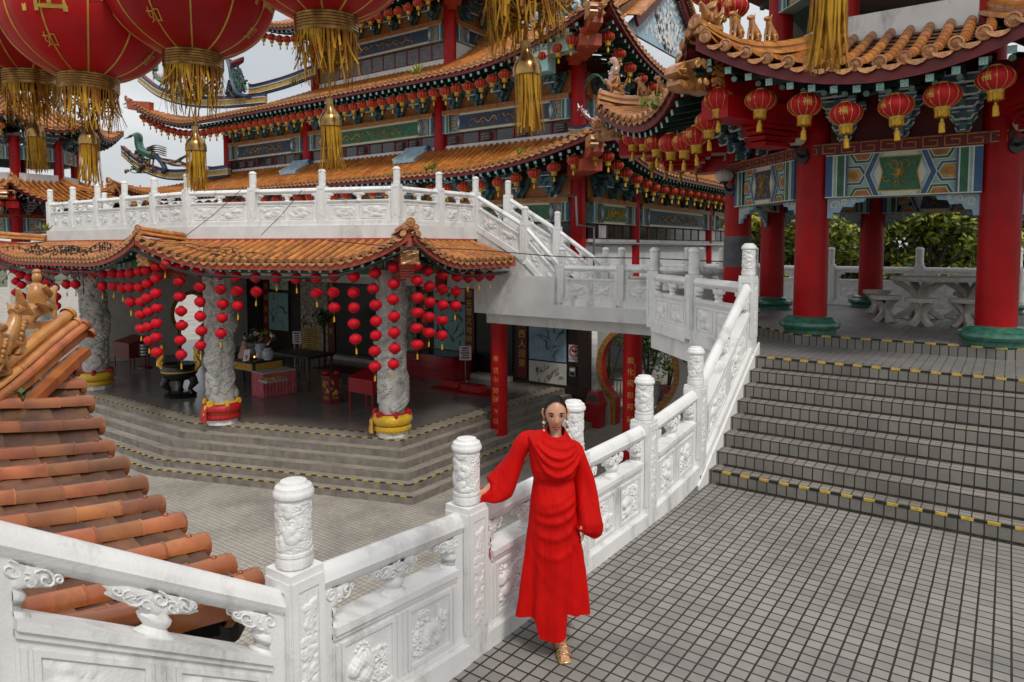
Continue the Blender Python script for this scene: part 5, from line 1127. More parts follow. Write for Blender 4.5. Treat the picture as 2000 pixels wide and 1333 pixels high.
def wrapmesh(k):
    b = MB(); b.lathe([(.34, .13), (.44, .14), (.475, .2), (.46, .27), (.39, .305), (.45, .32), (.50, .40), (.49, .50), (.42, .57), (.34, .58)], n=72, fl=fold, mi=0)
    b.lathe([(.40, .29), (.425, .30), (.425, .32), (.40, .33)], n=48, mi=1); b.lathe([(.37, .57), (.40, .575), (.37, .6)], n=48, mi=1)
    for a in np.arange(0, 6.28, PI / 3) + .35:
        c = Vector((.42 * math.cos(a), .42 * math.sin(a), .585))
        for i in range(9): q = i * 2.4; b.ball(c + Vector((.05 * math.cos(q) * math.sin(a + 1), .05 * math.cos(q) * math.cos(a + 1), .05 * math.sin(q))), .055, 6, 4, 1)
    a = -1.0 if k else -1.25
    for da in (-.06, .07): b.tube([Vector((.44 * math.cos(a + da), .44 * math.sin(a + da), .56)), Vector((.53 * math.cos(a + da), .53 * math.sin(a + da), .42)), Vector((.54 * math.cos(a + da * 1.6), .54 * math.sin(a + da * 1.6), .12))], [.05, .075, .10], 8, 0 if da > 0 or k else 0, flat=.5)
    b.tube([Vector((.5 * math.cos(a + .12), .5 * math.sin(a + .12), .56)), Vector((.55 * math.cos(a + .14), .55 * math.sin(a + .14), .3))], [.03, .045], 6, 1, flat=.5)
    return b
wm = [proto_mesh(wrapmesh(0), 'cloth_wrap', [M['yellowcloth'], M['redcloth']]), proto_mesh(wrapmesh(1), 'cloth_wrap', [M['redcloth'], M['yellowcloth']])]
b = MB(); b.lathe([(.40, 0), (.40, .14)], n=8, a0=PI / 8); plm = proto_mesh(b, 'plinth', M['white'])
for x, y, w_, s_, rz in ((-12.55, 12.36, 0, 1, -.5), (-17.2, 10.58, 1, 1, 1.2), (-24.9, 10.75, 0, 1.15, 2.9)):
    o = inst(colmesh, 'dragon_column', shr, (x, y, ZF + .004), rz, (s_, s_, .99)); inst(wm[w_], 'cloth_wrap', o, wloc(o), -rz - .9 + (.3 if w_ else 0)); inst(plm, 'plinth', o, wloc(o), 0)
# beams over the columns
T = oc(-.5, -30, 19.9)
for p, q in zip(T[:3], T[1:]):
    p = Vector((*p, 0)); q = Vector((*q, 0)); d = nrm(q - p); n = Vector((d.y, -d.x, 0)); L_ = (q - p).length; k = max(1, round(L_ / 4)); b = MB()
    for i in range(k): painted_beam(b, p + d * L_ * (i + .5) / k + n * .12 + Vector((0, 0, 2.08)), d, n, L_ / k - .1, .42, .2, 'green', 1, False, .008, i)
    b.build('painted_beam', PMATS, shr, smooth=0)
# inner walls
YB = 19.98
def wp(x, y, dy=0): return gY(x, y, YB - dy)
b = MB(); b.box(-34, -11.2, YB, YB + .25, ZF - .6, 2.8); b.build('back_wall', M['wood'], shr, smooth=0)
b = MB(); b.box(-30.2, -30.0, 15.0 - 4.9, 11.6, ZF, 2.8); b.build('side_wall', M['plaster'], shr, smooth=0)
def rect(nm, x0, y0, x1, y1, dy, m, th=.04, frame=None):
    a = wp(x0, y1); c = wp(x1, y0); zb = wp(x0, y1).z; zt = wp(x0, y0).z; b = MB(); b.box(a.x, c.x, YB - dy - th, YB - dy, zb, zt); o = b.build(nm, m, shr, smooth=0); return o, (a.x, c.x, zb, zt)
def strokes(o, x0, x1, z0, z1, dy, seed, cols, n=14, big=1):
    b = MB(); r = random.Random(seed); w, h = x1 - x0, z1 - z0
    for i in range(n):
        x, z = r.uniform(.12, .88) * w + x0, r.uniform(.15, .85) * h + z0; a = r.uniform(0, 6.28); L_ = r.uniform(.1, .3) * min(w, h) * big; P = []
        for j in range(7): P.append((min(max(x, x0 + .08), x1 - .08), YB - dy - .006, min(max(z, z0 + .08), z1 - .08))); a += r.uniform(-.9, .9); x += math.cos(a) * L_ * .4; z += math.sin(a) * L_ * .4
        b.tube(P, [.02 * big, .05 * big, .07 * big, .05 * big, .04 * big, .03 * big, .01], 5, i % len(cols), flat=.2)
    b.build('brushwork', [M[c] for c in cols], o, smooth=60)
for i, (x0, y0, x1, y1, cols, m) in enumerate(((1036, 600, 1108, 700, ('greenstone', 'pot', 'greenstone', 'rock'), 'lblue'), (1036, 703, 1108, 745, ('navy', 'greenstone', 'lblue', 'signred'), 'plaster'), (851, 592, 911, 680, ('greenstone', 'rock', 'blue', 'pot'), 'teal'), (850, 562, 910, 586, ('pot', 'bark'), 'plaster'), (848, 686, 905, 703, ('lblue', 'greenstone', 'signred'), 'plaster'),
        (529, 571, 565, 643, ('greenstone', 'lblue', 'pinkcloth'), 'teal'), (530, 540, 565, 565, ('greenstone', 'bark'), 'plaster'), (592, 548, 642, 688, ('navy', 'darkred', 'bark', 'orange'), 'painting2'), (790, 555, 815, 700, ('darkred', 'bark', 'navy'), 'painting2'), (849, 545, 930, 556, ('greenstone', 'bark'), 'plaster'))):
    o, q = rect('painting', x0, y0, x1, y1, .05, M[m]); strokes(o, q[0], q[1], q[2], q[3], .095, i, cols, 16 if (x1 - x0) > 40 else 9, .8)
for i, (x0, x1) in enumerate(((1013, 1031), (910, 928), (518, 526), (644, 654), (826, 838))):     # couplet boards
    o, q = rect('couplet_board', x0, 520, x1, 735 if i < 2 else 690, .03, M['darkred'])
    txt = ('天西人迎東望', '南天雲路地納財', '福祿壽喜財', '吉慶有餘豐', '百福千祥至')[i]; b = MB()
    if i == 1: txt = '市天雲北地納卉'
    ys = {0: (632, 653, 672, 691, 710, 0), 1: (575, 594, 610, 628, 646, 662, 680)}.get(i, None)
    for j, ch in enumerate(txt):
        y = (ys[j] if ys else 560 + 22 * j)
        if not y: continue
        p = wp((x0 + x1) / 2, y); add_text(b, ch, (p.x, YB - .08, p.z), (1, 0, 0), (0, 0, 1), .30, 0, .006)
    b.build('gilt_characters', M['gold'], o, smooth=0)
for x0, x1 in ((660, 775), (935, 1003), (466, 512)):         # doorways as flat black panels, their inside shade put into the colour; pale sills
    o, q = rect('doorway', x0, 535, x1, 722, .02, M['black']); b = MB(); b.box(q[0], q[1], YB - .5, YB - .03, ZF + .006, ZF + .17); b.build('threshold', M['tablestone'], o, smooth=0)
b = MB(); a = wp(1046, 700).x; c = -11.05; b.box(wp(1010, 700).x, c, YB - .12, YB - .025, ZF - .2, ZF + .10); b.box(wp(1133, 700).x, c, YB - .16, YB - .122, ZF - .3, 2.6); b.build('dado', M['wood'], shr, smooth=0)
b = MB(); b.prism([(-34, 10.1), (-12.1, 12.2), (-12.1, 19.9), (-34, 19.9)], (0, 0, 2.5), (1, 0, 0), (0, 1, 0), .08); b.build('ceiling', M['darkred'], shr, smooth=0)
# no-smoking sign, switch, small meter on the wall
o, q = rect('no_smoking_sign', 1112, 673, 1136, 706, .03, M['paper'], .02); o.parent = None; KIDS[shr.name].remove(o)
o.location = (0, 0, 0)
for v in o.data.vertices: v.co += wloc(shr)
tag(o, 'white no smoking sign with a red ring on the dark wall beside the round gate', 'sign'); cx, zc_ = (q[0] + q[1]) / 2, q[2] + (q[3] - q[2]) * .64; w = (q[1] - q[0]) * .36; b = MB()
b.tube([(cx + w * math.cos(a), YB - .056, zc_ + w * math.sin(a)) for a in np.linspace(0, 2 * PI, 29)], .022, 6, 0); b.bar((cx - w * .7, YB - .056, zc_ + w * .7), (cx + w * .7, YB - .056, zc_ - w * .7), .02, .035, 0, up=(0, 1, 0))
b.obox((cx, YB - .053, zc_), (w * .6, 0, 0), (0, .004, 0), (0, 0, .03), 1); b.tube([(cx + w * .4, YB - .055, zc_ + .04), (cx + w * .2, YB - .055, zc_ + .1), (cx + w * .45, YB - .055, zc_ + .14)], .012, 5, 1)
add_text(b, 'NO SMOKING', (cx, YB - .052, q[2] + .09), (1, 0, 0), (0, 0, 1), .085, 1, .004); b.build('sign_print', [M['signred'], M['black']], o, smooth=0)
o2, q = rect('wall_meter', 1115, 716, 1127, 734, .03, M['steel'], .08); o2.parent = None; KIDS[shr.name].remove(o2)
for v in o2.data.vertices: v.co += wloc(shr)
tag(o2, 'small grey metal box on the dark wall below the no smoking sign', 'wall box'); b = MB(); b.box(q[0] + .04, q[1] - .04, YB - .12, YB - .111, (q[2] + q[3]) / 2 + .02, q[3] - .04, 0); b.box(q[0] + .04, q[1] - .04, YB - .12, YB - .111, q[2] + .04, (q[2] + q[3]) / 2 - .02, 1); b.build('dial', [M['paper'], M['black']], o2, smooth=0)
# red pillars with gilt couplets under the bridge
for px, py, chars, ys, lab in ((975, 893, '推慧市澤容五以直', (702, 725, 743, 765, 781, 804, 824, 845), 'red pillar with gold characters under the left end of the bridge'), (1234, 852, '烟化揚和邦家', (706, 728, 750, 774, 796, 821), 'red pillar with gold characters standing in front of the round gate')):
    p = gY(px, py, 15.57); r_ = .235; root = thing('pillar', (p.x, 15.57, ZP), lab, 'pillar'); b = MB(); b.lathe([(r_ * 1.02, ZP + .16), (r_, .503)], (p.x, 15.57, 0), 36, caps=False); b.build('shaft', M['red'], root)
    b = MB(); b.lathe([(.33, ZP + .002), (.35, ZP + .05), (.33, ZP + .12), (.26, ZP + .17)], (p.x, 15.57, 0), 30); b.build('pillar_base', M['greenstone'], root); b = MB()
    view = nrm(Vector((-p.x, -15.57, 0))); a0 = math.atan2(view.y, view.x) - (.42 if px < 1000 else .2)
    for ch, y in zip(chars, ys):
        z = gd(px, y, (p - _C).dot(_Fh) - r_).z
        def bend(x, y_, z=z): t = a0 + x / r_; return Vector((p.x + (r_ + .006) * math.cos(t), 15.57 + (r_ + .006) * math.sin(t), z + y_))
        add_text(b, ch, (0, 0, 0), (1, 0, 0), (0, 1, 0), .17, 0, bend=bend)
    for j, ch in enumerate('萬曆廿五年吉日立'):
        z = z0 = gd(px, (760 if px < 1000 else 713) + 4.3 * j, (p - _C).dot(_Fh) - r_).z; a1 = a0 + (-.35 if px < 1000 else .42)
        def bend(x, y_, z=z): t = a1 + x / r_; return Vector((p.x + (r_ + .006) * math.cos(t), 15.57 + (r_ + .006) * math.sin(t), z + y_))
        add_text(b, ch, (0, 0, 0), (1, 0, 0), (0, 1, 0), .05, 0, bend=bend)
    b.build('gilt_characters', M['gold'], root, smooth=0)
# round moon gates
def moon_gate(label, o, ux, w0, w1, h0, h1, cz, R_, jw, th=.35):
    """o = centre of the opening on the floor line; ux along the wall; faces ux x z"""
    o = Vector(o); ux = Vector(ux); uz = Vector((0, 0, 1)); n = ux.cross(uz); root = thing('moon_gate_wall', o, label, 'wall'); aj = math.asin(jw / R_); N_ = 44
    def curve_(R2, j2):
        a_ = math.asin(min(.99, j2 / R2)); P = [(j2, h0)] + [(R2 * math.sin(a), cz - R2 * math.cos(a)) for a in np.linspace(a_, 2 * PI - a_, N_)] + [(-j2, h0)]; return P
    I = curve_(R_, jw); O_ = []
    for x, z in I:
        if z <= h0 + 1e-6: O_.append((w1 if x > 0 else w0, h0)); continue
        dx, dz = x, z - cz; ks = []
        if dx > 1e-6: ks.append(w1 / dx)
        if dx < -1e-6: ks.append(w0 / dx)
        if dz > 1e-6: ks.append((h1 - cz) / dz)
        if dz < -1e-6: ks.append((h0 - cz) / dz)
        k = min(ks); O_.append((dx * k, cz + dz * k))
    def pt(q, t): return o + ux * q[0] + uz * q[1] + n * t
    b = MB(); m = len(I)
    for i in range(m - 1):
        b.add([pt(I[i], 0), pt(O_[i], 0), pt(O_[i + 1], 0), pt(I[i + 1], 0)], [(0, 1, 2, 3)], 0); b.add([pt(I[i], -th), pt(O_[i], -th), pt(O_[i + 1], -th), pt(I[i + 1], -th)], [(3, 2, 1, 0)], 0)
        b.add([pt(I[i], 0), pt(I[i + 1], 0), pt(I[i + 1], -th), pt(I[i], -th)], [(0, 1, 2, 3)], 1)
    b.build('gate_wall', [M['plaster'], M['binred']], root, smooth=0)
    J = curve_(R_ + .17, jw + .17); b = MB()
    for i in range(m - 1):
        V = [pt(I[i], .03), pt(J[i], .03), pt(J[i + 1], .03), pt(I[i + 1], .03), pt(I[i], -.001), pt(J[i], -.001), pt(J[i + 1], -.001), pt(I[i + 1], -.001)]
        b.add(V, [(0, 1, 2, 3), (0, 3, 7, 4), (1, 5, 6, 2)], 0)
        for f0, f1 in ((.06, .12), (.88, .94)):
            g = lambda A, B, f: (A[0] + (B[0] - A[0]) * f, A[1] + (B[1] - A[1]) * f)
            b.add([pt(g(I[i], J[i], f0), .034), pt(g(I[i], J[i], f1), .034), pt(g(I[i + 1], J[i + 1], f1), .034), pt(g(I[i + 1], J[i + 1], f0), .034)], [(0, 1, 2, 3)], 1)
        f0, f1 = ((.25, .35), (.65, .75))[i % 2]; b.add([pt(g(I[i], J[i], f0), .035), pt(g(I[i], J[i], f1), .035), pt(g(I[i + 1], J[i + 1], f1), .035), pt(g(I[i + 1], J[i + 1], f0), .035)], [(0, 1, 2, 3)], 1)
        b.add([pt(g(I[i], J[i], .25), .036), pt(g(I[i], J[i], .75), .036), pt(g(g(I[i], J[i], .75), g(I[i + 1], J[i + 1], .75), .25), .036), pt(g(g(I[i], J[i], .25), g(I[i + 1], J[i + 1], .25), .25), .036)], [(0, 1, 2, 3)], 1)
    b.build('key_pattern_ring', [M['orange'], M['gold']], root, smooth=0); return root
YM = 20.25; xl, xr = gY(1165, 715, YM).x, gY(1327, 715, YM).x; xc = (xl + xr) / 2; RM = (xr - xl) / 2 - .17; cz = gY(1246, 722, YM).z - ZP
moon_gate('cream wall pierced by a round gate with an orange key pattern ring, under the bridge', (xc, YM, ZP), (1, 0, 0), -11.0 - xc, 6, 0, 3.9, cz, RM, RM * .58)
ya, yb = gX(340, 610, -30).y, gX(410, 610, -30).y; zz = gX(375, 612, -30).z
moon_gate('cream wall with a round gate at the far left end inside the shrine', (-30, (ya + yb) / 2, ZF), (0, 1, 0), -4, 19.9 - (ya + yb) / 2, 0, 4.9, zz - ZF, abs(yb - ya) / 2, abs(yb - ya) * .33)
b = MB(); c = gY(1345, 686, YM - .02); b.box(c.x - .16, c.x + .16, YM - .07, YM - .012, c.z - .35, c.z + .35, 0)
for k in range(8): b.box(c.x - .13 + .07 * (k % 4), c.x - .08 + .07 * (k % 4), YM - .075, YM - .07, c.z - .3 + .32 * (k // 4), c.z - .05 + .32 * (k // 4), 1 + k % 2)
tag(b.build('notice_board', [M['black'], M['signred'], M['paper']], smooth=0), 'small red and white notice on the cream wall right of the round gate', 'sign')
# ================================================================ THINGS INSIDE AND AROUND THE SHRINE
F_ = lambda x, y, z=ZF + .005: gz(x, y, z)
# incense burner
p = F_(352, 774); root = thing('incense_burner', p, 'large black bronze incense burner with gold dragon handles on the shrine floor', 'incense burner'); b = MB()
b.lathe([(.48, p.z), (.50, p.z + .06), (.42, p.z + .12)], p.xy.to_3d(), 24)
b.build('burner_base', M['black'], root); b = MB(); q0 = p.xy.to_3d(); b.lathe([(.22, p.z + .52), (.42, p.z + .58), (.53, p.z + .75), (.53, p.z + .88), (.46, p.z + .98), (.5, p.z + 1.06), (.44, p.z + 1.06), (.40, p.z + .95), (.05, p.z + .93)], q0, 32); b.lathe([(.535, p.z + .80), (.545, p.z + .82), (.535, p.z + .84)], q0, 32, 1, caps=False); b.build('bowl', [M['black'], M['gold']], root)
for k in range(3):
    a = k * 2.094 + .5; b = MB(); b.tube([p + Vector((.42 * math.cos(a), .42 * math.sin(a), .62)), p + Vector((.5 * math.cos(a), .5 * math.sin(a), .45)), p + Vector((.34 * math.cos(a), .34 * math.sin(a), .25)), p + Vector((.42 * math.cos(a), .42 * math.sin(a), .1))], [.14, .13, .07, .1], 10); b.build('leg', M['black'], root)
for sg in (-1, 1):
    b = MB(); e = p + _R * .5 * sg; b.tube(curve([e + Vector((0, 0, .85)), e + _R * .14 * sg + Vector((0, 0, 1.05)), e + _R * .02 * sg + Vector((0, 0, 1.25)), e + _R * .1 * sg + Vector((0, 0, 1.45)), e - _R * .02 * sg + Vector((0, 0, 1.58))]), .075, 8)
    for k in range(8): b.ball(e + _R * (.08 * sg + .06 * math.sin(k * 2)) + Vector((0, 0, .95 + .09 * k)), .08, 6, 4)
    b.build('dragon_handle', M['gold'], root, smooth=60)
def table(label, x0, x1, y0, y1, h, top='black', legm='black', apron=None, name='altar_table'):
    root = thing(name, ((x0 + x1) / 2, (y0 + y1) / 2, ZF + .005), label, 'table'); z = ZF + .005; b = MB(); b.box(x0, x1, y0, y1, z + h - .06, z + h); b.box(x0 + .04, x1 - .04, y0 + .04, y1 - .04, z + h - .10, z + h - .061); b.build('tabletop', M[top], root, smooth=0)
    if apron: b = MB(); b.box(x0 + .08, x1 - .08, y0 + .06, y0 + .10, z + h - .34, z + h - .102); b.box(x1 - .1, x1 - .06, y0 + .1, y1 - .1, z + h - .34, z + h - .102); [b.tube([(x0 + .15 + (x1 - x0 - .3) * t + u[0], y0 + .055, z + h - .22 + u[1]) for u in spiral(0, 0, .09, t * 9, 1, 1, 8)], .018, 4) for t in np.linspace(0, 1, 9)]; b.build('carved_apron', M[apron], root, smooth=0)
    for x in (x0 + .1, x1 - .1):
        for y in (y0 + .1, y1 - .1): b = MB(); b.tube([(x, y, z), (x, y, z + .1), (x, y, z + h - .1)], [.06, .045, .06], 8); b.build('leg', M[legm], root)
    return root
P1 = F_(493, 772); table('black altar table with a carved gold apron holding vases and flowers', P1.x - 2.4, P1.x + .05, P1.y, P1.y + 1.3, 1.08, apron='gold')
P2 = F_(612, 746); table('plain black altar table behind the pink cloth covered table', P2.x - 2.1, P2.x, P2.y - .2, P2.y + 1.0, .9)
za = ZF + 1.085; ta = lambda x, y: gz(x, y, za)
def vase(nm, px, py, pr, m, lab, cat='vase'):
    q = ta(px, py); b = MB(); b.lathe([(r, z) for r, z in pr], (q.x, q.y, za), 20); return tag(b.build(nm, m), lab, cat)
vase('tall_vase', 509, 701, [(.13, 0), (.15, .03), (.15, .45), (.17, .5), (.13, .51)], M['porcelain'], 'tall pale porcelain vase on the black altar table')
vase('jar', 523, 703, [(.12, 0), (.19, .12), (.18, .28), (.12, .34), (.13, .38), (.1, .38)], M['porcelain'], 'squat blue and white jar beside the tall vase on the altar')
vase('small_vase', 489, 697, [(.1, 0), (.16, .15), (.12, .28), (.14, .32)], M['porcelain'], 'small bluish vase left of the tall vase on the altar')
q = ta(478, 699); b = MB(); b.lathe([(.22, 0), (.2, .1), (.16, .2), (.12, .35), (.07, .42)], (q.x, q.y, za), 14); b.ball((q.x, q.y, za + .48), .09, 8, 6); tag(b.build('statuette', M['pinkroof']), 'pale pink seated statuette at the left of the altar table', 'statuette')
q = ta(482, 706); b = MB(); b.obox((q.x, q.y, za + .19), _R * .10 + Vector((0, 0, .02)), (0, .006, 0), (0, .03, .18), 0); b.box(q.x - .04, q.x + .04, q.y - .03, q.y - .02, za + .06, za + .2, 1); tag(b.build('card', [M['paper'], M['signred']], smooth=0), 'white card with red print leaning on the altar table edge', 'card')
q = ta(497, 703); b = MB(); b.lathe([(.05, 0), (.07, .06), (.06, .07)], (q.x, q.y, za), 12, 0); b.ball((q.x, q.y, za + .09), (.02, .02, .035), 6, 5, 1); fm = bpy.data.materials.new('candle_flame'); fm.use_nodes = True; fm.node_tree.nodes['Principled BSDF'].inputs['Emission Color'].default_value = (1, .35, .05, 1); fm.node_tree.nodes['Principled BSDF'].inputs['Emission Strength'].default_value = 4; tag(b.build('candle', [M['glass'], fm]), 'tiny lit candle glowing between the vases on the altar', 'candle')
def leaves(b, c, rads, n, size, mi=0, seed=0, droop=.2, shell=.35):
    r = np.random.default_rng(seed); c = np.array(c)
    for i in range(n):
        d = r.normal(size=3); d /= np.linalg.norm(d); q = (shell + (1 - shell) * r.random()) ; p = c + d * np.array(rads) * q; a = r.normal(size=3); a /= np.linalg.norm(a); u = np.cross(a, d); u /= (np.linalg.norm(u) + 1e-6); w = np.cross(u, a); s = size * r.uniform(.6, 1.4)
        b.add([p - u * s, p + a * s * .45, p + u * s, p - a * s * .45 + w * s * .15], [(0, 1, 2, 3)], mi if not isinstance(mi, (list, tuple)) else int(r.choice(mi)))
q = ta(498, 692); b = MB(); leaves(b, (q.x, q.y + .2, za + .55), (.9, .3, .35), 160, .10, [0, 0, 0, 1, 2, 3], 3); b.lathe([(.12, 0), (.18, .15), (.14, .3)], (q.x, q.y + .2, za), 14, 4); tag(b.build('flower_arrangement', [M['leaf'], M['yellow'], M['redcloth'], M['white'], M['porcelain']], smooth=0), 'wide arrangement of dark foliage with yellow and red flowers on the altar', 'flowers')
# pink skirted table
A, B_ = F_(514, 778), F_(579, 767); d = nrm(B_ - A); n = Vector((d.y, -d.x, 0)); L_ = (B_ - A).length; root = thing('offering_table', (A + B_) / 2, 'small table with a pleated shiny pink skirt in front of the altar', 'table'); b = MB()
N_ = 110; ring = []; dep_ = .75
def per(t):
    s = t * 2 * (L_ + dep_)
    if s < L_: return A + d * s, n
    s -= L_
    if s < dep_: return B_ - n * s, d
    s -= dep_
    if s < L_: return B_ - n * dep_ - d * s, -n
    return A - n * (dep_ - (s - L_)), -d
V = []
for z, k in ((0, 1), (.4, .8), (.74, .3)):
    for i in range(N_): q, m_ = per(i / N_); V.append(q + m_ * .025 * k * math.sin(i * 1.9 + .5 * math.sin(i * .7)) + Vector((0, 0, z)))
b.add(V, [(r_ * N_ + i, r_ * N_ + (i + 1) % N_, (r_ + 1) * N_ + (i + 1) % N_, (r_ + 1) * N_ + i) for r_ in range(2) for i in range(N_)]); b.build('pleated_skirt', M['pinkcloth'], root, smooth=60)
b = MB(); b.obox((A + B_) / 2 - n * dep_ / 2 + Vector((0, 0, .757)), d * L_ / 2, n * dep_ / 2, (0, 0, .015)); b.build('tabletop', M['tablestone'], root, smooth=0)
q = F_(535, 745, ZF + .78) ; b = MB(); b.obox(Vector((q.x, q.y, ZF + .78 + .04)), d * .35, n * .22, (0, 0, .04), 0); r = random.Random(3)
for i in range(24): b.ball(Vector((q.x, q.y, ZF + .87)) + d * r.uniform(-.3, .3) + n * r.uniform(-.18, .18), .05, 6, 4, 1)
tag(b.build('tray', [M['steel'], M['orange']]), 'metal tray heaped with orange offerings on the pink skirted table', 'tray')
# hexagonal red and gold box
q = F_(648, 786); root = thing('donation_box', q, 'red hexagonal donation box with gold figures on the grey floor', 'donation box'); b = MB(); b.lathe([(.34, 0), (.34, .06), (.30, .07), (.30, .78), (.33, .79), (.33, .86), (.1, .87)], (q.x, q.y, q.z), 6, a0=.2); b.build('box_body', M['darkred'], root, smooth=0); b = MB(); r = random.Random(2)
for k in range(6):
    a = .2 + PI / 6 + k * PI / 3; nn = Vector((math.cos(a), math.sin(a), 0)); t_ = Vector((-nn.y, nn.x, 0)); o = q + nn * (.302 * math.cos(PI / 6))
    for j in range(10): z = r.uniform(.3, .7); x = r.uniform(-.09, .09); b.tube([o + t_ * (x + u[0]) + Vector((0, 0, z + u[1])) for u in spiral(0, 0, .05, j, .9, 1, 6)], .014, 4)
    add_text(b, '添油', o + Vector((0, 0, .18)), t_, (0, 0, 1), .10, 0, .006); b.build('gilt_panel', M['gold'], root, smooth=0); b = MB()
for sg in (-1, 1): b.ball(q + _R * .16 * sg + Vector((0, 0, .91)), (.1, .1, .07), 8, 5)
b.build('lid_ornament', M['redcloth'], root)
# red desks on thin legs
def desk(lab, q, w, dp, h, ap, m='binred'):
    root = thing('offering_desk', q, lab, 'desk'); X0, X1, Y0, Y1 = q.x - w / 2, q.x + w / 2, q.y - dp / 2, q.y + dp / 2; z = q.z; b = MB()
    b.box(X0, X1, Y0, Y1, z + h - ap, z + h); b.add([(X0, Y0, z + h + .002), (X1, Y0, z + h + .002), (X1, Y1, z + h + .2), (X0, Y1, z + h + .2), (X0, Y1, z + h + .002), (X1, Y1, z + h + .002)], [(0, 1, 2, 3), (0, 3, 4), (1, 5, 2), (2, 5, 4, 3)]); b.build('desk_box', M[m], root, smooth=0)
    for x in (X0 + .03, X1 - .03):
        for y in (Y0 + .03, Y1 - .03): b = MB(); b.box(x - .022, x + .022, y - .022, y + .022, z, z + h - ap); b.build('leg', M[m], root, smooth=0)
desk('red sloping desk on thin legs beside the nearest dragon column', F_(722, 800), 1.0, .7, .95, .42); desk('red pitched box on thin legs by the far red pillar, left of the burner', F_(258, 716), 1.25, .8, 1.0, .6, 'darkred')
# red wrapped counter, sign stands
A, B_ = F_(886, 746), F_(793, 733); b = MB(); d = nrm(A - B_); n = Vector((d.y, -d.x, 0)); L_ = (A - B_).length; root = thing('counter', (A + B_) / 2, 'long counter wrapped in shiny red plastic before the painted wall', 'counter'); b.obox((A + B_) / 2 - n * .5 + Vector((0, 0, .42)), d * L_ / 2, n * .5, (0, 0, .42)); r = random.Random(1)
for i in range(16): x, z = r.uniform(-.45, .45) * L_, r.uniform(.3, .8); b.tube([(A + B_) / 2 + n * .002 + d * (x + .12 * j + r.uniform(-.03, .03)) + Vector((0, 0, z + r.uniform(-.03, .03))) for j in range(4)], [.004, .012, .01, .003], 5)
b.build('wrapped_front', mat('glossy_red_wrap', (.36, .008, .02), .12, .25, 5, coat=.6, bump=.3, bscale=14), root, smooth=0); b = MB(); b.obox((A + B_) / 2 - n * .5 + Vector((0, 0, .86)), d * (L_ / 2 + .03), n * .53, (0, 0, .018)); b.build('countertop', M['glass'], root, smooth=0)
def stand_sign(lab, px, py, h, w, hh, m, poles=1, txt=None):
    q = F_(px, py); root = thing('sign_stand', q, lab, 'sign stand'); b = MB(); b.obox(q + Vector((0, 0, h)), _R * w / 2, _Fh * .01, (0, 0, hh / 2)); so_ = b.build('sign_board', M[m], root, smooth=0); b = MB(); r = random.Random(px)
    for k in range(5): b.obox(q - _Fh * .013 + Vector((0, 0, h + hh * (.35 - .17 * k))), _R * w * r.uniform(.25, .4), _Fh * .001, (0, 0, hh * .05), k % 2)
    b.build('printed_lines', [M['navy'], M['signred']] if m != 'ochre' else [M['orange'], M['darkred']], so_, smooth=0)
    b = MB(); [b.tube([q + _R * w * .3 * k, q + _R * w * .3 * k + Vector((0, 0, h - hh / 2))], .02, 6) for k in ((0,) if poles == 1 else (-1, 1))]; b.lathe([(.16, q.z), (.14, q.z + .03)], q.xy.to_3d(), 16); b.build('pole', M['steel'], root)
stand_sign('grey printed sign on a thin pole by the right end of the red counter', 909, 745, 1.0, .42, .5, 'paper'); stand_sign('small black and white printed sign on two poles left of the yellow board', 581, 716, 1.15, .34, .5, 'paper', 2)
q = F_(609, 716); root = thing('notice_easel', q, 'tall yellow notice board standing behind the black altar tables', 'notice board'); b = MB(); b.obox(q + Vector((0, 0, .95)), _R * .36, _Fh * .02, (0, 0, .62)); o = b.build('board', M['ochre'], root, smooth=0); b = MB(); r = random.Random(1)
for k in range(15): b.obox(q - _Fh * .024 + Vector((0, 0, 1.5 - .078 * k)), _R * r.uniform(.2, .31), _Fh * .001, (0, 0, .012))
b.build('printed_lines', M['bark'], o, smooth=0); b = MB(); [b.bar(q + _R * .3 * k, q + _R * .3 * k + Vector((0, 0, .33)), .04, .04, up=(0, 1, 0)) for k in (-1, 1)]; b.build('frame_leg', M['wood'], root, smooth=0)
b = MB(); q = F_(601, 640, ZF + 1.6); q = F_(609, 716) + Vector((0, .25, 0)); leaves(b, (q.x, q.y + .4, ZF + 1.9), (.5, .4, .45), 260, .09, 0, 9, shell=.1); b.tube([(q.x, q.y + .4, ZF), (q.x, q.y + .4, ZF + 1.7)], .05, 6, 1); tag(b.build('potted_plant', [M['leaf'], M['bark']], smooth=0), 'dark bushy plant rising behind the yellow notice board', 'plant')
# kneelers and mats
A = F_(905, 762); b = MB(); b.box(A.x - 1.1, A.x + 1.3, A.y - .5, A.y + .5, ZF + .006, ZF + .02); tag(b.build('carpet', M['redcloth'], smooth=0), 'red carpet under the two kneelers near the left red pillar', 'carpet')
for px, py, w_ in ((885, 756, 'left'), (925, 765, 'right')):
    q = F_(px, py); b = MB(); V = []; b.obox(Vector((q.x, q.y, ZF + .13)), (.42, 0, 0), (0, .22, 0), (0, 0, .10), 0, .93); tag(b.build('kneeler', M['redcloth'], smooth=0), 'red kneeling cushion on the red carpet, the %s one of the two' % w_, 'kneeler')
q = F_(668, 722); b = MB(); b.box(q.x - 1.2, q.x + 1.2, q.y - .6, q.y + .6, ZF + .006, ZF + .02); tag(b.build('carpet', M['darkred'], smooth=0), 'dark red carpet before the doorway behind the hexagonal donation box', 'carpet')
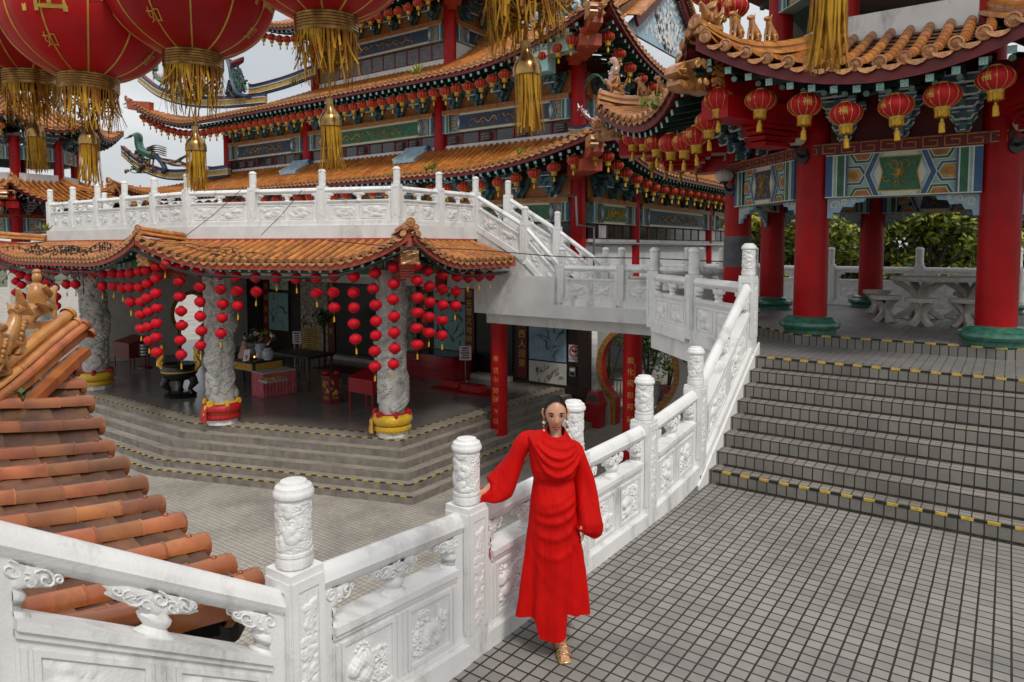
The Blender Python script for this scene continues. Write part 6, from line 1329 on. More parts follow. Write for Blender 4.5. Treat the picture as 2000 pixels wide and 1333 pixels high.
# ribbed cylinder on a stand
q = F_(284, 719); root = thing('incense_stand', q, 'grey ribbed cylinder on a slim stand with a red foot, left of the burner', 'stand'); b = MB(); b.lathe([(.26, q.z), (.24, q.z + .05), (.05, q.z + .09), (.035, q.z + .5)], q.xy.to_3d(), 18); b.build('foot', M['darkred'], root); b = MB(); [b.lathe([(.19, q.z + .5 + .12 * k), (.21, q.z + .52 + .12 * k), (.21, q.z + .58 + .12 * k), (.19, q.z + .6 + .12 * k)], q.xy.to_3d(), 18) for k in range(4)]; b.build('cylinder', M['steel'], root)
for px, py, lab in ((229, 704, 'red pillar with gold characters at the far left of the shrine floor'), (208, 690, 'plain red pillar behind the lettered one at the far left'), (322, 690, 'slim red pillar by the cream wall, left of the far round gate')):
    q = F_(px, py); root = thing('pillar', q, lab, 'pillar'); b = MB(); w_ = .3 if px != 322 else .16; b.lathe([(w_, ZF), (w_, 2.5)], q.xy.to_3d(), 24, caps=False); b.build('shaft', M['red'], root)
    if px == 229:
        b = MB(); a0 = math.atan2(-q.y, -q.x) - .3
        for j, ch in enumerate('保佑平安吉祥如意'):
            def bend(x, y_, z=1.6 - .4 * j): t = a0 + x / .3; return Vector((q.x + .308 * math.cos(t), q.y + .308 * math.sin(t), z + y_))
            add_text(b, ch, (0, 0, 0), (1, 0, 0), (0, 1, 0), .26, 0, bend=bend)
        b.build('gilt_characters', M['gold'], root, smooth=0)
# litter bin beside the round gate
q = gz(1163, 834, ZP); q = Vector((q.x, min(q.y, YM - .45), ZP)); root = thing('litter_bin', q, 'red plastic litter bin with a domed swing lid beside the round gate', 'litter bin'); b = MB(); c = Vector((q.x, q.y, ZP))
b.obox(c + Vector((0, 0, .36)), (.225, 0, 0), (0, .2, 0), (0, 0, .355), 0, 1.14); b.obox(c + Vector((0, 0, .745)), (.29, 0, 0), (0, .26, 0), (0, 0, .03)); b.build('bin_body', M['binred'], root, smooth=0)
b = MB(); b.obox(c + Vector((0, 0, .97)), (.26, 0, 0), (0, .235, 0), (0, 0, .195), 0, .66); lo = b.build('lid', M['binred'], root, smooth=0); b = MB(); b.add([c + Vector(v) for v in ((-.19, -.226, .86), (.19, -.226, .86), (.15, -.185, 1.06), (-.15, -.185, 1.06))], [(0, 1, 2, 3)]); b.build('opening', M['black'], lo, smooth=0)
# plants, pots and rails seen through the round gate
b = MB(); b.box(-16, 4, 30, 30.2, ZP, ZP + 4.2); tag(b.build('pale_backing_wall', mat('pale_blue_wall', (.66, .71, .78), .8, .03, 1), smooth=0), 'pale backing wall far behind the round gate', 'wall')  # added wall; its pale blue gives the gate view a sky-like haze
def potted(lab, px, py, Y, pr, pm, fol, n, lsz, stem=True, lm='leaf', sh=.2):
    q = gY(px, py, Y); q = Vector((q.x, Y, ZP)); root = thing('potted_plant', q, lab, 'potted plant'); b = MB(); b.lathe([(r, ZP + .002 + z) for r, z in pr], (q.x, q.y, 0), 20); b.build('pot', M[pm], root)
    b = MB()
    for i, (dx, dz, rx, rz) in enumerate(fol): leaves(b, (q.x + dx, q.y, ZP + dz), (rx, rx * .8, rz), int(n * rx * rz * 4), lsz, 0, i + px, shell=sh)
    b.build('foliage', M[lm], root, smooth=0)
    b = MB(); [b.tube([(q.x, q.y, ZP + pr[-1][1]), (q.x + dx * .5, q.y, ZP + (pr[-1][1] + dz) / 2), (q.x + dx, q.y, ZP + dz)], [.06, .045, .02], 6) for dx, dz, rx, rz in fol]; b.build('stem', M['bark'], root)
potted('large dark green bush in a grey pot behind the right red pillar', 1266, 730, 23.5, [(.3, 0), (.42, .35), (.45, .8), (.48, .86), (.4, .86)], 'pot', [(0, 2.2, 1.0, .9), (.6, 2.9, .9, .7), (-.5, 3.0, .8, .6)], 260, .07)
potted('bright feathery fern in a red pot inside the round gate', 1306, 760, 24.2, [(.35, 0), (.5, .3), (.55, .62), (.46, .62)], 'binred', [(0, 1.4, .85, .6), (.3, 1.9, .5, .5)], 300, .06, lm='leafy')
potted('little trained pine with tiers of leaves left of the right red pillar', 1190, 760, 23.0, [(.3, 0), (.4, .3), (.38, .35)], 'pot', [(.5, 2.35, .65, .22), (-.1, 1.3, .45, .4), (0, 3.1, .3, .2)], 420, .05)
for i, (px, lab) in enumerate(((1212, 'grey steel railing seen through the left of the round gate'), (1318, 'grey steel railing seen at the right edge of the round gate'))):
    q = gY(px, 770, 22.0); b = MB(); z = ZP
    for j in range(7): b.tube([(q.x - .4 + .13 * j, 22.0, z), (q.x - .4 + .13 * j, 22.0, z + 1.05)], .018, 6)
    b.tube([(q.x - .5, 22, z), (q.x - .5, 22, z + 1.0), (q.x - .4, 22, z + 1.12), (q.x + .5, 22, z + 1.12), (q.x + .5, 22, z)], .028, 8); b.tube([(q.x - .5, 22, z + .15), (q.x + .5, 22, z + .15)], .02, 6); tag(b.build('railing', M['steel']), lab, 'railing')
b = MB()
for k in range(5): b.box(xc + .1, xc + 2.2, YM + .6 + .3 * k, YM + .9 + .3 * k + .002, ZP, ZP + .15 * (k + 1))
struct(b.build('courtyard_steps', M['shrinestep'], smooth=0))
# ================================================================ HANGING LANTERNS
def drop(proto, used, loc, label, rz=0):
    if not used[0]: used[0] = True; proto.location = loc; proto.rotation_euler = (0, 0, rz); proto['label'] = label; return proto
    c = copy_tree(proto, loc, rz, label); c.rotation_euler = (random.uniform(-.06, .06), random.uniform(-.06, .06), rz); k = random.uniform(.95, 1.05); c.scale = (k, k, random.uniform(.93, 1.04)); return c
RIB = lantern('rib', .19, .135, 'x', 'x'); ribu = [False]
def rib(loc, label, group, rz=0): o = drop(RIB, ribu, loc, label, rz); o['group'] = group; return o
def eave_row(sl, x0, x1, step, fmt, group, inn=.35, dz=-.26, rev=False):
    xs = np.arange(x0, x1, step); n = len(xs)
    for i, x in enumerate(xs):
        p = sl.P(float(x), inn / sl.D) ; p.z = sl.P(float(x), 0).z + dz; rib(p, fmt % ordi(n - 1 - i if rev else i), group, random.uniform(0, .5))
eave_row(T2F, .9, 25.0, .475, 'small red lantern with gold fringe, %s from the left under the temple middle eave', 'lanterns under the middle eave of the temple front')
eave_row(T1F, 3.2, 27.2, .68, 'small red lantern with gold fringe, %s from the left under the temple lowest eave', 'lanterns under the lowest eave of the temple front')
eave_row(T3F, .5, 12.0, .50, 'small red lantern with gold fringe, %s from the left under the temple top eave', 'lanterns under the top eave of the temple')
eave_row(T1R, .6, 14.8, .7, 'red lantern, %s from the corner along the temple side eave behind the pavilion', 'lanterns along the side eave of the temple')
eave_row(T2R, .7, 4.3, .8, 'red lantern, %s from the corner below the blue flowered gable', 'lanterns below the blue gable')
PAVL = lantern('rib', .19, .132, 'x', 'lanterns around the pavilion eave', True); pu = [False]
def paving_l(loc, label, rz): o = drop(PAVL, pu, loc, label, rz); o['group'] = 'lanterns around the pavilion eave'; return o
tipp = octp(5.3)
def inset_line(k, d): a = Vector((*tipp[k], 0)); c = Vector((*tipp[k + 1], 0)); n = nrm(Vector((PC.x, PC.y, 0)) - (a + c) / 2); return a + n * d, c + n * d
la, lb = inset_line(5, .28)
for i, (x, y) in enumerate(((1404, 196), (1487, 200), (1573, 207), (1650, 226), (1748, 212), (1840, 190), (1942, 158))):
    p = gline(x, y, la, lb); paving_l(p + Vector((0, 0, .238)), 'plump red lantern with a gold character, %s from the left along the pavilion front eave' % ordi(i), (-2.45, -2.2, -1.2, -1.55, -2.3, -2.2, -2.0)[i])
la, lb = inset_line(4, .28)
for i, (x, y) in enumerate(((1237, 272), (1256, 271), (1282, 281), (1310, 280), (1339, 280), (1358, 268), (1383, 240))):
    p = gline(x, y, la, lb); paving_l(p + Vector((0, 0, .238)), 'plump red lantern, %s from the left along the left face of the pavilion eave' % ordi(i), -2.4 + .3 * (i % 3))
la, lb = inset_line(3, .4)
for i, (x, y) in enumerate(((1274, 305), (1304, 312), (1332, 322), (1360, 320))):
    p = gline(x, y, la, lb); paving_l(p + Vector((0, 0, .238)), 'shaded red lantern, %s of the four behind the left row of pavilion lanterns' % ordi(i), .4)
t2 = octp(4.3)
for i, (x, y) in enumerate(((1372, -6), (1392, 2), (1412, 12), (1436, 16))):
    p = gline(x, y, t2[4], t2[5]); paving_l(p + Vector((0, 0, .238)), 'red lantern at the top edge, %s from the left under the pavilion upper roof' % ordi(i), .3)
TW = Vector((-37.5, 0, 0))
for lev, R_, zz, nm in ((0, 5.0, 4.4, 'lower'), (1, 4.1, 7.75, 'upper')):
    o8 = octp(R_); c = 0
    for k in (5, 6):
        for j in range(4):
            t = (j + .5) / 4; p = Vector((*o8[k], zz + .5 * abs(2 * t - 1) ** 2)).lerp(Vector((*o8[(k + 1) % 8], zz + .5 * abs(2 * t - 1) ** 2)), t) + TW
            rib(p, 'tiny red lantern, %s from the left under the %s eave of the distant pavilion' % (ordi(c), nm), 'lanterns on the distant pavilion'); c += 1
# plain red lanterns strung under the shrine canopy
def z5(L_): return [(440 + x / 3.846, [500 + y / 3.846 for y in ys]) for x, ys in L_]
def z1(L_): return [(120 + x / 3.3325, [500 + y / 3.3325 for y in ys]) for x, ys in L_]
def z6(L_): return [(x / 4.445, [500 + y / 4.445 for y in ys]) for x, ys in L_]
frontS = z5([(85, [160, 265, 375]), (235, [165, 270]), (380, [165]), (525, [170]), (680, [170, 285]), (820, [155, 275, 390]), (965, [155, 275, 390, 510, 625]), (1120, [130, 250, 370, 490, 600, 715, 835]), (1260, [90, 210, 330, 455, 575, 695, 815])]) + z1([(1035, [125, 222, 313, 407, 505]), (895, [108, 205, 297, 393, 488, 583]), (768, [75, 172, 265, 362, 455, 550, 640])])
rightS = z5([(1440, [70, 190, 315, 430, 548, 670]), (1530, [115, 230, 350, 460, 580]), (1630, [145, 255, 370, 485, 597]), (1733, [160, 270, 375]), (1823, [160]), (1912, [150]), (1990, [148])])
leftS = z1([(610, [75, 150, 243, 342, 436, 528, 622]), (560, [95, 180, 275, 365, 460, 550]), (510, [105, 205, 297, 383, 474]), (450, [118, 207, 300]), (395, [120, 208]), (335, [118, 200]), (262, [120, 200]), (205, [115]), (150, [110]), (90, [108, 185]), (30, [100, 185]), (680, [62])]) + z6([(475, [140, 280, 355, 435]), (420, [130, 230, 330]), (340, [110, 200]), (255, [95, 190]), (178, [60, 165, 255, 355, 450]), (130, [50, 130, 225, 320]), (150, [20])])
STR = lantern('string', .142, .112, 'x', 'plain red lanterns strung under the shrine canopy'); su = [False]
tb = MB(); tb.tube([(0, 0, -.32), (0, 0, -.44)], .004, 4); tb.lathe([(.006, -.50), (.012, -.47), (.008, -.43), (.004, -.42)], n=8); tb.lathe([(.012, -.44), (.02, -.47), (.022, -.56)], n=8, caps=False); tme = proto_mesh(tb, 'tassel', M['fringe'])
e = [Vector((*q, 0)) for q in oc(1.05, -27.9, 15)]; allS = [(x, ys, e[0], e[1]) for x, ys in leftS] + [(x, ys, e[1], e[2]) for x, ys in frontS] + [(x, ys, e[2], e[3]) for x, ys in rightS]
allS.sort(key=lambda s: s[0]); stringtops = []
for i, (x, ys, a, c) in enumerate(allS):
    p0 = gline(x, ys[0], a, c); zs = [gline(x, y, a, c).z for y in ys]
    for j, z in enumerate(zs):
        p = Vector((p0.x + random.uniform(-.02, .02), p0.y + random.uniform(-.02, .02), z + .212))
        if len(ys) == 1: lab = 'plain red lantern hanging alone, %s hanging place from the left under the shrine canopy' % ordi(i)
        else: lab = 'plain red lantern, %s down in the %s string from the left under the canopy' % (ordi(j), ordi(i))
        o = drop(STR, su, p, lab, random.uniform(0, 3)); o['group'] = 'plain red lanterns strung under the shrine canopy'
        if j == len(zs) - 1: inst(tme, 'tassel', o, wloc(o))
    stringtops.append(Vector((p0.x, p0.y, zs[0] + .212)))
# big lanterns close overhead
def big_lantern():
    root = link(bpy.data.objects.new('big_lantern', None)); root.empty_display_size = .2; rx, rz = .335, .262; zc = -.30; b = MB(); ribs = 12; f1 = 1.24
    pr = [(rx * math.cos(f), zc + rz * math.sin(f) / math.sin(f1)) for f in np.linspace(-f1, f1, 31)]
    b.lathe(pr, n=96, fl=lambda t, z: 1 - .022 * abs(math.cos(ribs * t / 2)) ** 5); b.build('lantern_body', M['lantern3'], root, smooth=180)
    b = MB()
    for k in range(ribs): t = 2 * PI * k / ribs; b.tube([(q[0] * .981 * math.cos(t), q[0] * .981 * math.sin(t), q[1]) for q in pr], .0035, 5)
    def bend_at(t0, f0, kx):
        def g(x, y): f = f0 + y / rz; return ellip_pt(rx, rz / math.sin(f1), t0 + x / rx * kx, f, .003) + Vector((0, 0, zc))
        return g
    for t0 in np.arange(0, 6.2, PI / 2):
        add_text(b, '福', (0, 0, 0), (1, 0, 0), (0, 1, 0), .21, 0, bend=bend_at(t0, -.02, 1.15))
        for dt, df, ch in ((.6, -.02, '吉'), (-.6, -.02, '祥'), (0, -.72, '如'), (0, .66, '意')): add_text(b, ch, (0, 0, 0), (1, 0, 0), (0, 1, 0), .06, 0, bend=bend_at(t0 + dt, df, 1.2))
    b.build('gold_trim', M['gold'], root, smooth=50)
    zb = zc - rz; b = MB(); pr = [(.112, zb + .012), (.118, zb + .008)] + [(.118 + .002 * (i % 2), zb + .004 - .0052 * i) for i in range(13)] + [(.116, zb - .064), (.104, zb - .064), (.104, zb)]
    b.lathe(pr, n=48, caps=False); b.build('gold_ring', M['goldmetal'], root); b = MB(); b.lathe([(.13, zc + rz - .01), (.118, zc + rz + .05), (.03, zc + rz + .06)], n=32); b.build('top_cap', M['goldmetal'], root)
    b = MB(); fringe_geo(b, .115, zb - .05, .20, 84, 0, 5, w=.0024, sway=.13, ragged=.3); fringe_geo(b, .112, zb - .05, .16, 30, 0, 8, w=.005, sway=.3, ragged=.6)
    r = random.Random(2)
    for k in range(26):
        a, c = r.uniform(0, 6.28), r.uniform(.5, 2.2); b.tube([(.112 * math.cos(a), .112 * math.sin(a), zb - .06 - r.uniform(0, .03)), (.09 * math.cos(a + c / 2), .09 * math.sin(a + c / 2), zb - .12 - r.uniform(0, .06)), (.112 * math.cos(a + c), .112 * math.sin(a + c), zb - .10 - r.uniform(0, .05))], .0022, 4)
    b.build('fringe', M['oldfringe'], root, smooth=180)
    b = MB(); b.tube([(0, 0, zc + rz + .06), (0, 0, 0)], .006, 6); b.build('cord', M['oldfringe'], root); b = MB(); b.tube([(0, 0, zb - .03), (.004, 0, zb - .16), (0, .003, zb - .30)], .0035, 6); b.build('lower_cord', M['oldfringe'], root)
    z = zb - .295; b = MB(); b.lathe([(.005, z), (.014, z - .004), (.013, z - .02), (.016, z - .04), (.034, z - .062), (.042, z - .08), (.043, z - .105), (.038, z - .107), (.02, z - .1)], n=28); b.build('tassel_cap', M['goldmetal'], root)
    b = MB(); fringe_geo(b, .039, z - .098, .18, 44, 0, 4, w=.0024, sway=.08, ragged=.12); fringe_geo(b, .026, z - .098, .175, 16, 0, 6, w=.003, sway=.08, ragged=.15); b.build('tassel', M['oldfringe'], root, smooth=180)
    return root
BIG = big_lantern(); bu = [False]
def big(x, y, d, lab, rz, s=1.0, up=0):
    p = gd(x, y, d); o = drop(BIG, bu, p + Vector((0, 0, (.30 + .262 - .008 + .03) * s)), lab, rz); o['category'] = 'lantern'; o['group'] = 'big red lanterns hanging close overhead'; o.scale = (s, s, s)
    for ch in KIDS[o.name]:
        if ch.name.startswith('tassel'): ch.location.z += up
# pixel = centre of the gold ring
big(378, 118, 2.98, 'big red lantern overhead, its gold tassel hanging before the temple middle roof', .5)
big(180, 165, 3.10, 'big red lantern overhead with a large gold character low on its left side', -2.5, up=.11)
big(45, 152, 3.35, 'big red lantern overhead, half hidden behind the one with the gold character', .3, up=.10)
big(630, 44, 2.66, 'big red lantern overhead with a matted fringe, between the lantern row and the broad tassel', .25)
big(1004, -42, 2.12, 'big lantern of which only the broad gold fringe and tassel show, before the temple', .9, up=.085)
big(1638, -345, 1.62, 'nearest big lantern, only its gold tassel showing before the pavilion roof', 0)
big(-70, 190, 3.45, 'big red lantern at the left edge, only its body edge and fringe showing', .8)
# ================================================================ TERRACOTTA ROOF IN THE FOREGROUND
pxs = [(149, 721), (159, 756), (174, 791), (194, 833), (212, 878), (240, 911), (276, 950), (309, 989), (350, 1024), (396, 1066), (445, 1108), (497, 1137)]
EV = [gY(x, y, 2.2 + .5 * (1 - i / 11) ** 1.5) for i, (x, y) in enumerate(pxs)]
EV.append(gX(476, 1172, -3.10)); EV.append(gX(440, 1196, -3.00))
fr = thing('tiled_roof', (EV[6].x, 1.2, EV[6].z), 'near terracotta tiled roof with a ridge of glazed figures, at the left edge', 'roof')
def prof_z(s): return .12 * s + .05 * s * s
def rowlen(k): return min(2.6, .22 + 2.42 * max(0, EV[k].x - EV[0].x))
b = MB(); RB = .064; dX = Vector((1, 0, 0))
for k, e in enumerate(EV):
    L_ = rowlen(k); n_ = max(1, int(round(L_ / .27))); r_ = random.Random(k); y0 = 0
    for j in range(n_):
        s0, s1 = L_ * j / n_ - (.012 if j else 0), L_ * (j + 1) / n_; dz = r_.uniform(-.003, .003); dx = r_.uniform(-.004, .004)
        halfpipe(b, [e + Vector((dx, -s, prof_z(max(0, s)) + dz)) for s in (s0, (s0 + s1) / 2, s1)], dX, RB * (1.05 if j else 1.1), RB * .93, 12, 0, 1.12)
        lip = [e + Vector((dx, -s, prof_z(max(0, s)) + dz)) for s in (s0, s0 + .012)]; halfpipe(b, lip, dX, RB * 1.10, RB * 1.08, 12, 0, 1.12)
    # end disc with scalloped relief
    V = []; m = 20; T = Vector((0, 1, -.12)).normalized(); u = Vector((0, .12, 1)).normalized(); c = e + T * .004
    for z, q in ((-.03, 1.0), (.0, 1.12), (.012, 1.12), (.016, .95), (.006, .85), (.012, .5), (.018, .05)):
        for a in range(m): t = 2 * PI * a / m; V.append(c + T * z + (dX * math.cos(t) + u * math.sin(t)) * RB * q * (1 + .05 * (a % 2) * (q > 1)))
    b.add(V, [(a * m + i, a * m + (i + 1) % m, (a + 1) * m + (i + 1) % m, (a + 1) * m + i) for a in range(6) for i in range(m)], 0)
    b.ball(e + Vector((0, -.085, RB * 1.2)), (.019, .019, .024), 10, 7, 1)
ro = b.build('roof_tiles', [M['tile_near'], mat('dark_glazed_knob', (.30, .07, .03), .25, .15, 8, coat=.4)], fr, smooth=45)
b = MB(); g = MB()
for k in range(len(EV) - 1):
    A, C = EV[k], EV[k + 1]; L_ = min(rowlen(k), rowlen(k + 1)); n_ = max(1, int(round(L_ / .17)))
    for j in range(n_):
        V = []
        for s, lift in ((L_ * j / n_ - (.04 if j else -.03), .020), (L_ * (j + 1) / n_, 0)):
            for t, h in ((0, .03), (.25, .006), (.5, 0), (.75, .006), (1, .03)): q = A.lerp(C, t); V.append(q + Vector((0, -s, prof_z(max(0, s)) - .02 + h * .8 + lift)))
        V += [v - Vector((0, 0, .012)) for v in V[:5]]
        b.add(V, [(i, i + 1, i + 6, i + 5) for i in range(4)] + [(10 + i, 11 + i, i + 1, i) for i in range(4)])
    mid = (A + C) / 2; w = (C - A).length * .42; pr = [(-1, 0), (-.9, .35), (-.5, .8), (0, 1), (.5, .8), (.9, .35), (1, 0), (.5, .3), (0, .4), (-.5, .3)]
    V = [mid + Vector((p * w, .02, -.012 - q * .075)) for p, q in pr]; V += [v - Vector((0, .02, 0)) for v in V]; m = len(pr); g.add(V, [tuple(range(m)), tuple(range(2 * m - 1, m - 1, -1))] + [(a, (a + 1) % m, m + (a + 1) % m, m + a) for a in range(m)])
b.build('pan_tiles', M['pan'], fr, smooth=40); g.build('drip_tiles', M['tile_near'], fr, smooth=30)
# fascia, dark render below
V = []; bb = MB()
for e in EV + [EV[-1] + Vector((.08, 0, 0))]: V += [e + Vector((0, -.03, -.05)), e + Vector((0, -.03, -.19)), e + Vector((0, -.5, -.22)), Vector((e.x, 1.72, ZP))]
bb.add(V, [(4 * i + j, 4 * i + 4 + j, 4 * i + 5 + j, 4 * i + 1 + j) for i in range(len(EV)) for j in range(3)]); x1 = EV[-1].x + .08; zz_ = EV[-1].z
bb.add([(x1, EV[-1].y - .03, zz_ - .06), (x1, EV[-1].y - .03, zz_ - .2), (x1, EV[-1].y - .3, zz_ - .24), (x1, EV[-1].y - .3, ZP), (x1, -2, ZP), (x1, -2, zz_ + .5), (x1, .2, zz_ + .24)], [tuple(range(7))]); bb.build('rendered_wall', M['rock'], fr, smooth=0)
# verge on the near side, made of curved ridge tiles
b = MB(); vg = [gX(462, 1206, -2.95) + Vector((-.10 * min(1, s), -s, prof_z(s) + .02 - .0 * s)) for s in np.linspace(0, 2.4, 12)]; hip_ridge(b, vg, .062, 0, 0, 12, .30, sides=False); b.build('verge', M['tile_near'], fr, smooth=45)
# hip with glazed figures
hp = [gd(134, 636, 6.05), gd(96, 664, 5.8), gd(52, 702, 5.52), gd(0, 747, 5.25), gd(-60, 790, 5.0), gd(-150, 850, 4.7)]
b = MB(); hip_ridge(b, hp, .055, 0, 0, 14, .34); ho = b.build('hip_ridge', M['ridge'], fr, smooth=45)
b = MB(); q2_ = [p + Vector((.05, .10, -.10)) for p in hp]; hip_ridge(b, q2_, .05, 0, 0, 12, .34, sides=False); q3_ = [p + Vector((.10, .13, -.19)) for p in [hp[0].lerp(hp[1], .35)] + hp[1:]]
for a, c in zip(q3_, q3_[1:]): b.bar(a, c, .12, .07)
b.build('hip_course', M['tile_near'], fr, smooth=45)
rd = nrm(Vector((hp[0].x - hp[3].x, hp[0].y - hp[3].y, 0)))
def ornate(b, o, fw, s):
    o = Vector(o); rt = Vector((fw.y, -fw.x, 0)); uz = Vector((0, 0, 1)); r = random.Random(3)
    for i in range(26): q = r.uniform(0, 1); b.ball(o + fw * (-.05 + .14 * q) * s + rt * r.choice((-1, 1)) * .09 * s * r.uniform(.7, 1) + uz * (.05 + .33 * q) * s, .032 * s, 6, 4)
g = MB(); o = gd(76, 634, 5.78); beast(g, o, rd, .74, 0, True, 18); g.build('figure_rider', M['glaze'], ho, smooth=60)
g = MB(); o = gd(26, 694, 5.42); beast(g, o, rd, .70, 0, False, 18); ornate(g, o, rd, .7); g.build('figure_beast', M['glaze'], ho, smooth=60)
g = MB(); o = gd(-10, 728, 5.15); beast(g, o, rd, .66, 0, False, 16); ornate(g, o, rd, .66); g.build('figure_beast', M['glaze'], ho, smooth=60)
# sprout growing out of the tiles
b = MB(); r = random.Random(6); c = gd(44, 772, 5.0)
for i in range(9):
    a = r.uniform(0, 6.28); d = Vector((math.cos(a), math.sin(a), r.uniform(.2, .8))).normalized(); tip_ = c + d * r.uniform(.06, .13); s = nrm(d.cross(Vector((0, 0, 1)))) * .022; b.add([c + d * .02, c.lerp(tip_, .5) + s, tip_, c.lerp(tip_, .5) - s], [(0, 1, 2, 3)]); b.tube([c - Vector((0, 0, .05)), c + d * .03], .003, 4)
tag(b.build('sprout', M['leaf'], smooth=0), 'little green sprout growing between the tiles of the near terracotta roof', 'plant')
# ================================================================ WOMAN IN THE RED DRESS
WR = Vector((-2.33, 3.74, 0)); wo = thing('person', WR, 'woman in a long draped red dress leaning one hand on the white balustrade', 'person', None, _yaw)
def B2(b, name, mats, smooth=180):
    o = b.build(name, mats, None, smooth); o.parent = wo; KIDS.setdefault(wo.name, []).append(o); return o
def skin_mesh(verts, edges, radii, sub=2, root=0):
    me = bpy.data.meshes.new('sk'); me.from_pydata(verts, edges, []); o = link(bpy.data.objects.new('sk', me)); o.modifiers.new('s', 'SKIN'); sv = me.skin_vertices[0].data
    for i, r in enumerate(radii): sv[i].radius = (r, r); sv[i].use_root = (i == root)
    m = o.modifiers.new('u', 'SUBSURF'); m.levels = sub; m.render_levels = sub; bpy.context.view_layer.update()
    e = bpy.data.meshes.new_from_object(o.evaluated_get(bpy.context.evaluated_depsgraph_get())); V = [tuple(v.co) for v in e.vertices]; F = [tuple(p.vertices) for p in e.polygons]
    bpy.data.objects.remove(o); bpy.data.meshes.remove(me); bpy.data.meshes.remove(e); return V, F
def hand_chain(V, E, Rr, wi, w, fw, up, side, curl, th=1):
    """palm and five fingers from wrist vertex wi at w; fw = along the hand, up = back of the hand, side = towards the thumb"""
    w = Vector(w); fw = nrm(fw); up = nrm(up); side = nrm(side); k = len(V); V.append(w + fw * .045); Rr.append(.026); E.append((wi, k)); pk = k
    for i, (off, ln) in enumerate(((.026, .072), (.009, .08), (-.009, .074), (-.025, .058))):
        b0 = w + fw * .085 + side * off; prev = pk; p = b0; d = Vector(fw)
        for j, f in enumerate((0, .45, .75, 1.0)):
            if j: d = nrm(d - up * curl * .55); p = p + d * ln * (.45, .3, .25)[j - 1]
            V.append(Vector(p)); Rr.append((.0105, .0095, .0085, .0065)[j]); E.append((prev, len(V) - 1)); prev = len(V) - 1
    prev = pk
    for j, q in enumerate((fw * .03 + side * .038, fw * .058 + side * .055 - up * .008, fw * .08 + side * .058 - up * .02)): V.append(w + q); Rr.append((.013, .011, .008)[j]); E.append((prev, len(V) - 1)); prev = len(V) - 1
V = [(0, .02, .93), (0, .02, 1.08), (-.01, .0, 1.25), (-.01, .01, 1.33), (0, .018, 1.42), (.0, .014, 1.49),
     (-.15, .012, 1.335), (-.30, .03, 1.17), (-.455, -.035, 1.04), (.115, .012, 1.28), (.192, .01, 1.06), (.182, -.05, .895),
     (-.07, .03, .88), (-.03, .04, .5), (.03, .10, .13), (.02, .06, .05), (.05, -.04, .03),
     (.07, .0, .88), (.06, -.06, .5), (.036, .03, .12), (.036, .035, .045), (.045, -.06, .035), (.055, -.145, .022)]
V = [Vector(v) for v in V]; Rr = [.12, .10, .11, .055, .034, .035, .045, .038, .025, .045, .036, .024, .09, .06, .034, .03, .026, .09, .06, .036, .031, .034, .03]
E = [(0, 1), (1, 2), (2, 3), (3, 4), (4, 5), (3, 6), (6, 7), (7, 8), (3, 9), (9, 10), (10, 11), (0, 12), (12, 13), (13, 14), (14, 15), (15, 16), (0, 17), (17, 18), (18, 19), (19, 20), (20, 21), (21, 22)]
hand_chain(V, E, Rr, 8, V[8], (-.8, -.18, -.25), (-.2, .0, .97), (.1, -.98, 0), .35); hand_chain(V, E, Rr, 11, V[11], (.0, -.16, -.98), (.95, -.1, .05), (-.2, -.95, .2), .3)
for i, (x, ln) in enumerate(((.034, .028), (.047, .026), (.058, .024), (.068, .020), (.077, .016))): V.append(Vector((x, -.165 + .004 * i, .018))); Rr.append(.0105 - .001 * i); E.append((22, len(V) - 1)); V.append(Vector((x + .001, -.165 - ln + .004 * i, .014))); Rr.append(.0085 - .001 * i); E.append((len(V) - 2, len(V) - 1))
sv, sf = skin_mesh(V, E, Rr); body = MB(); body.add(sv, sf, 0)
# head
HC = Vector((0, -.005, 1.545)); NU, NV = 64, 48; hv = np.zeros((NV, NU, 3))
def gs(a, b_, s): return math.exp(-((a / s) ** 2 + (b_ / s) ** 2))
for i in range(NV):
    f = -PI / 2 + PI * (.004 + .992 * i / (NV - 1))
    for j in range(NU):
        t = 2 * PI * j / NU; d = Vector((math.cos(f) * math.sin(t), -math.cos(f) * math.cos(t), math.sin(f)))      # t=0 faces the camera
        x, y, z = d.x * .0665, d.y * .088, d.z * .108
        if z < 0:
            k = (-z / .108); x *= 1 - .40 * k ** 1.5; y = y * (1 - .12 * k) if y > 0 else y * (1 - .10 * k ** 2)
            if y > 0: z *= 1 - .45 * min(1, y / .05) * k
        if y < 0:
            fr_ = min(1, -y / .05); X_, Z_ = x, z
            y -= .020 * math.exp(-(X_ / .0085) ** 2) * max(0, 1 - abs((Z_ + .034) / .034)) ** .8 * (1.1 if Z_ < -.03 else .8) * fr_ if -.066 < Z_ < .004 else 0
            y -= .006 * math.exp(-(X_ / .015) ** 2 - ((Z_ + .048) / .010) ** 2)
            for sx in (-1, 1): y += .008 * gs(X_ - sx * .031, (Z_ + .006) * 1.5, .016); y -= .004 * gs(X_ - sx * .04, Z_ + .035, .018); y -= .003 * gs(X_ - sx * .028, (Z_ - .018) * 2, .018)
            y -= .005 * math.exp(-(X_ / .024) ** 2 - ((Z_ + .073) / .010) ** 2); y -= .012 * gs(X_, Z_ + .096, .02)
        hv[i, j] = (HC.x + x, HC.y + y, HC.z + z)
body.grid(hv, 0, wrap=True)
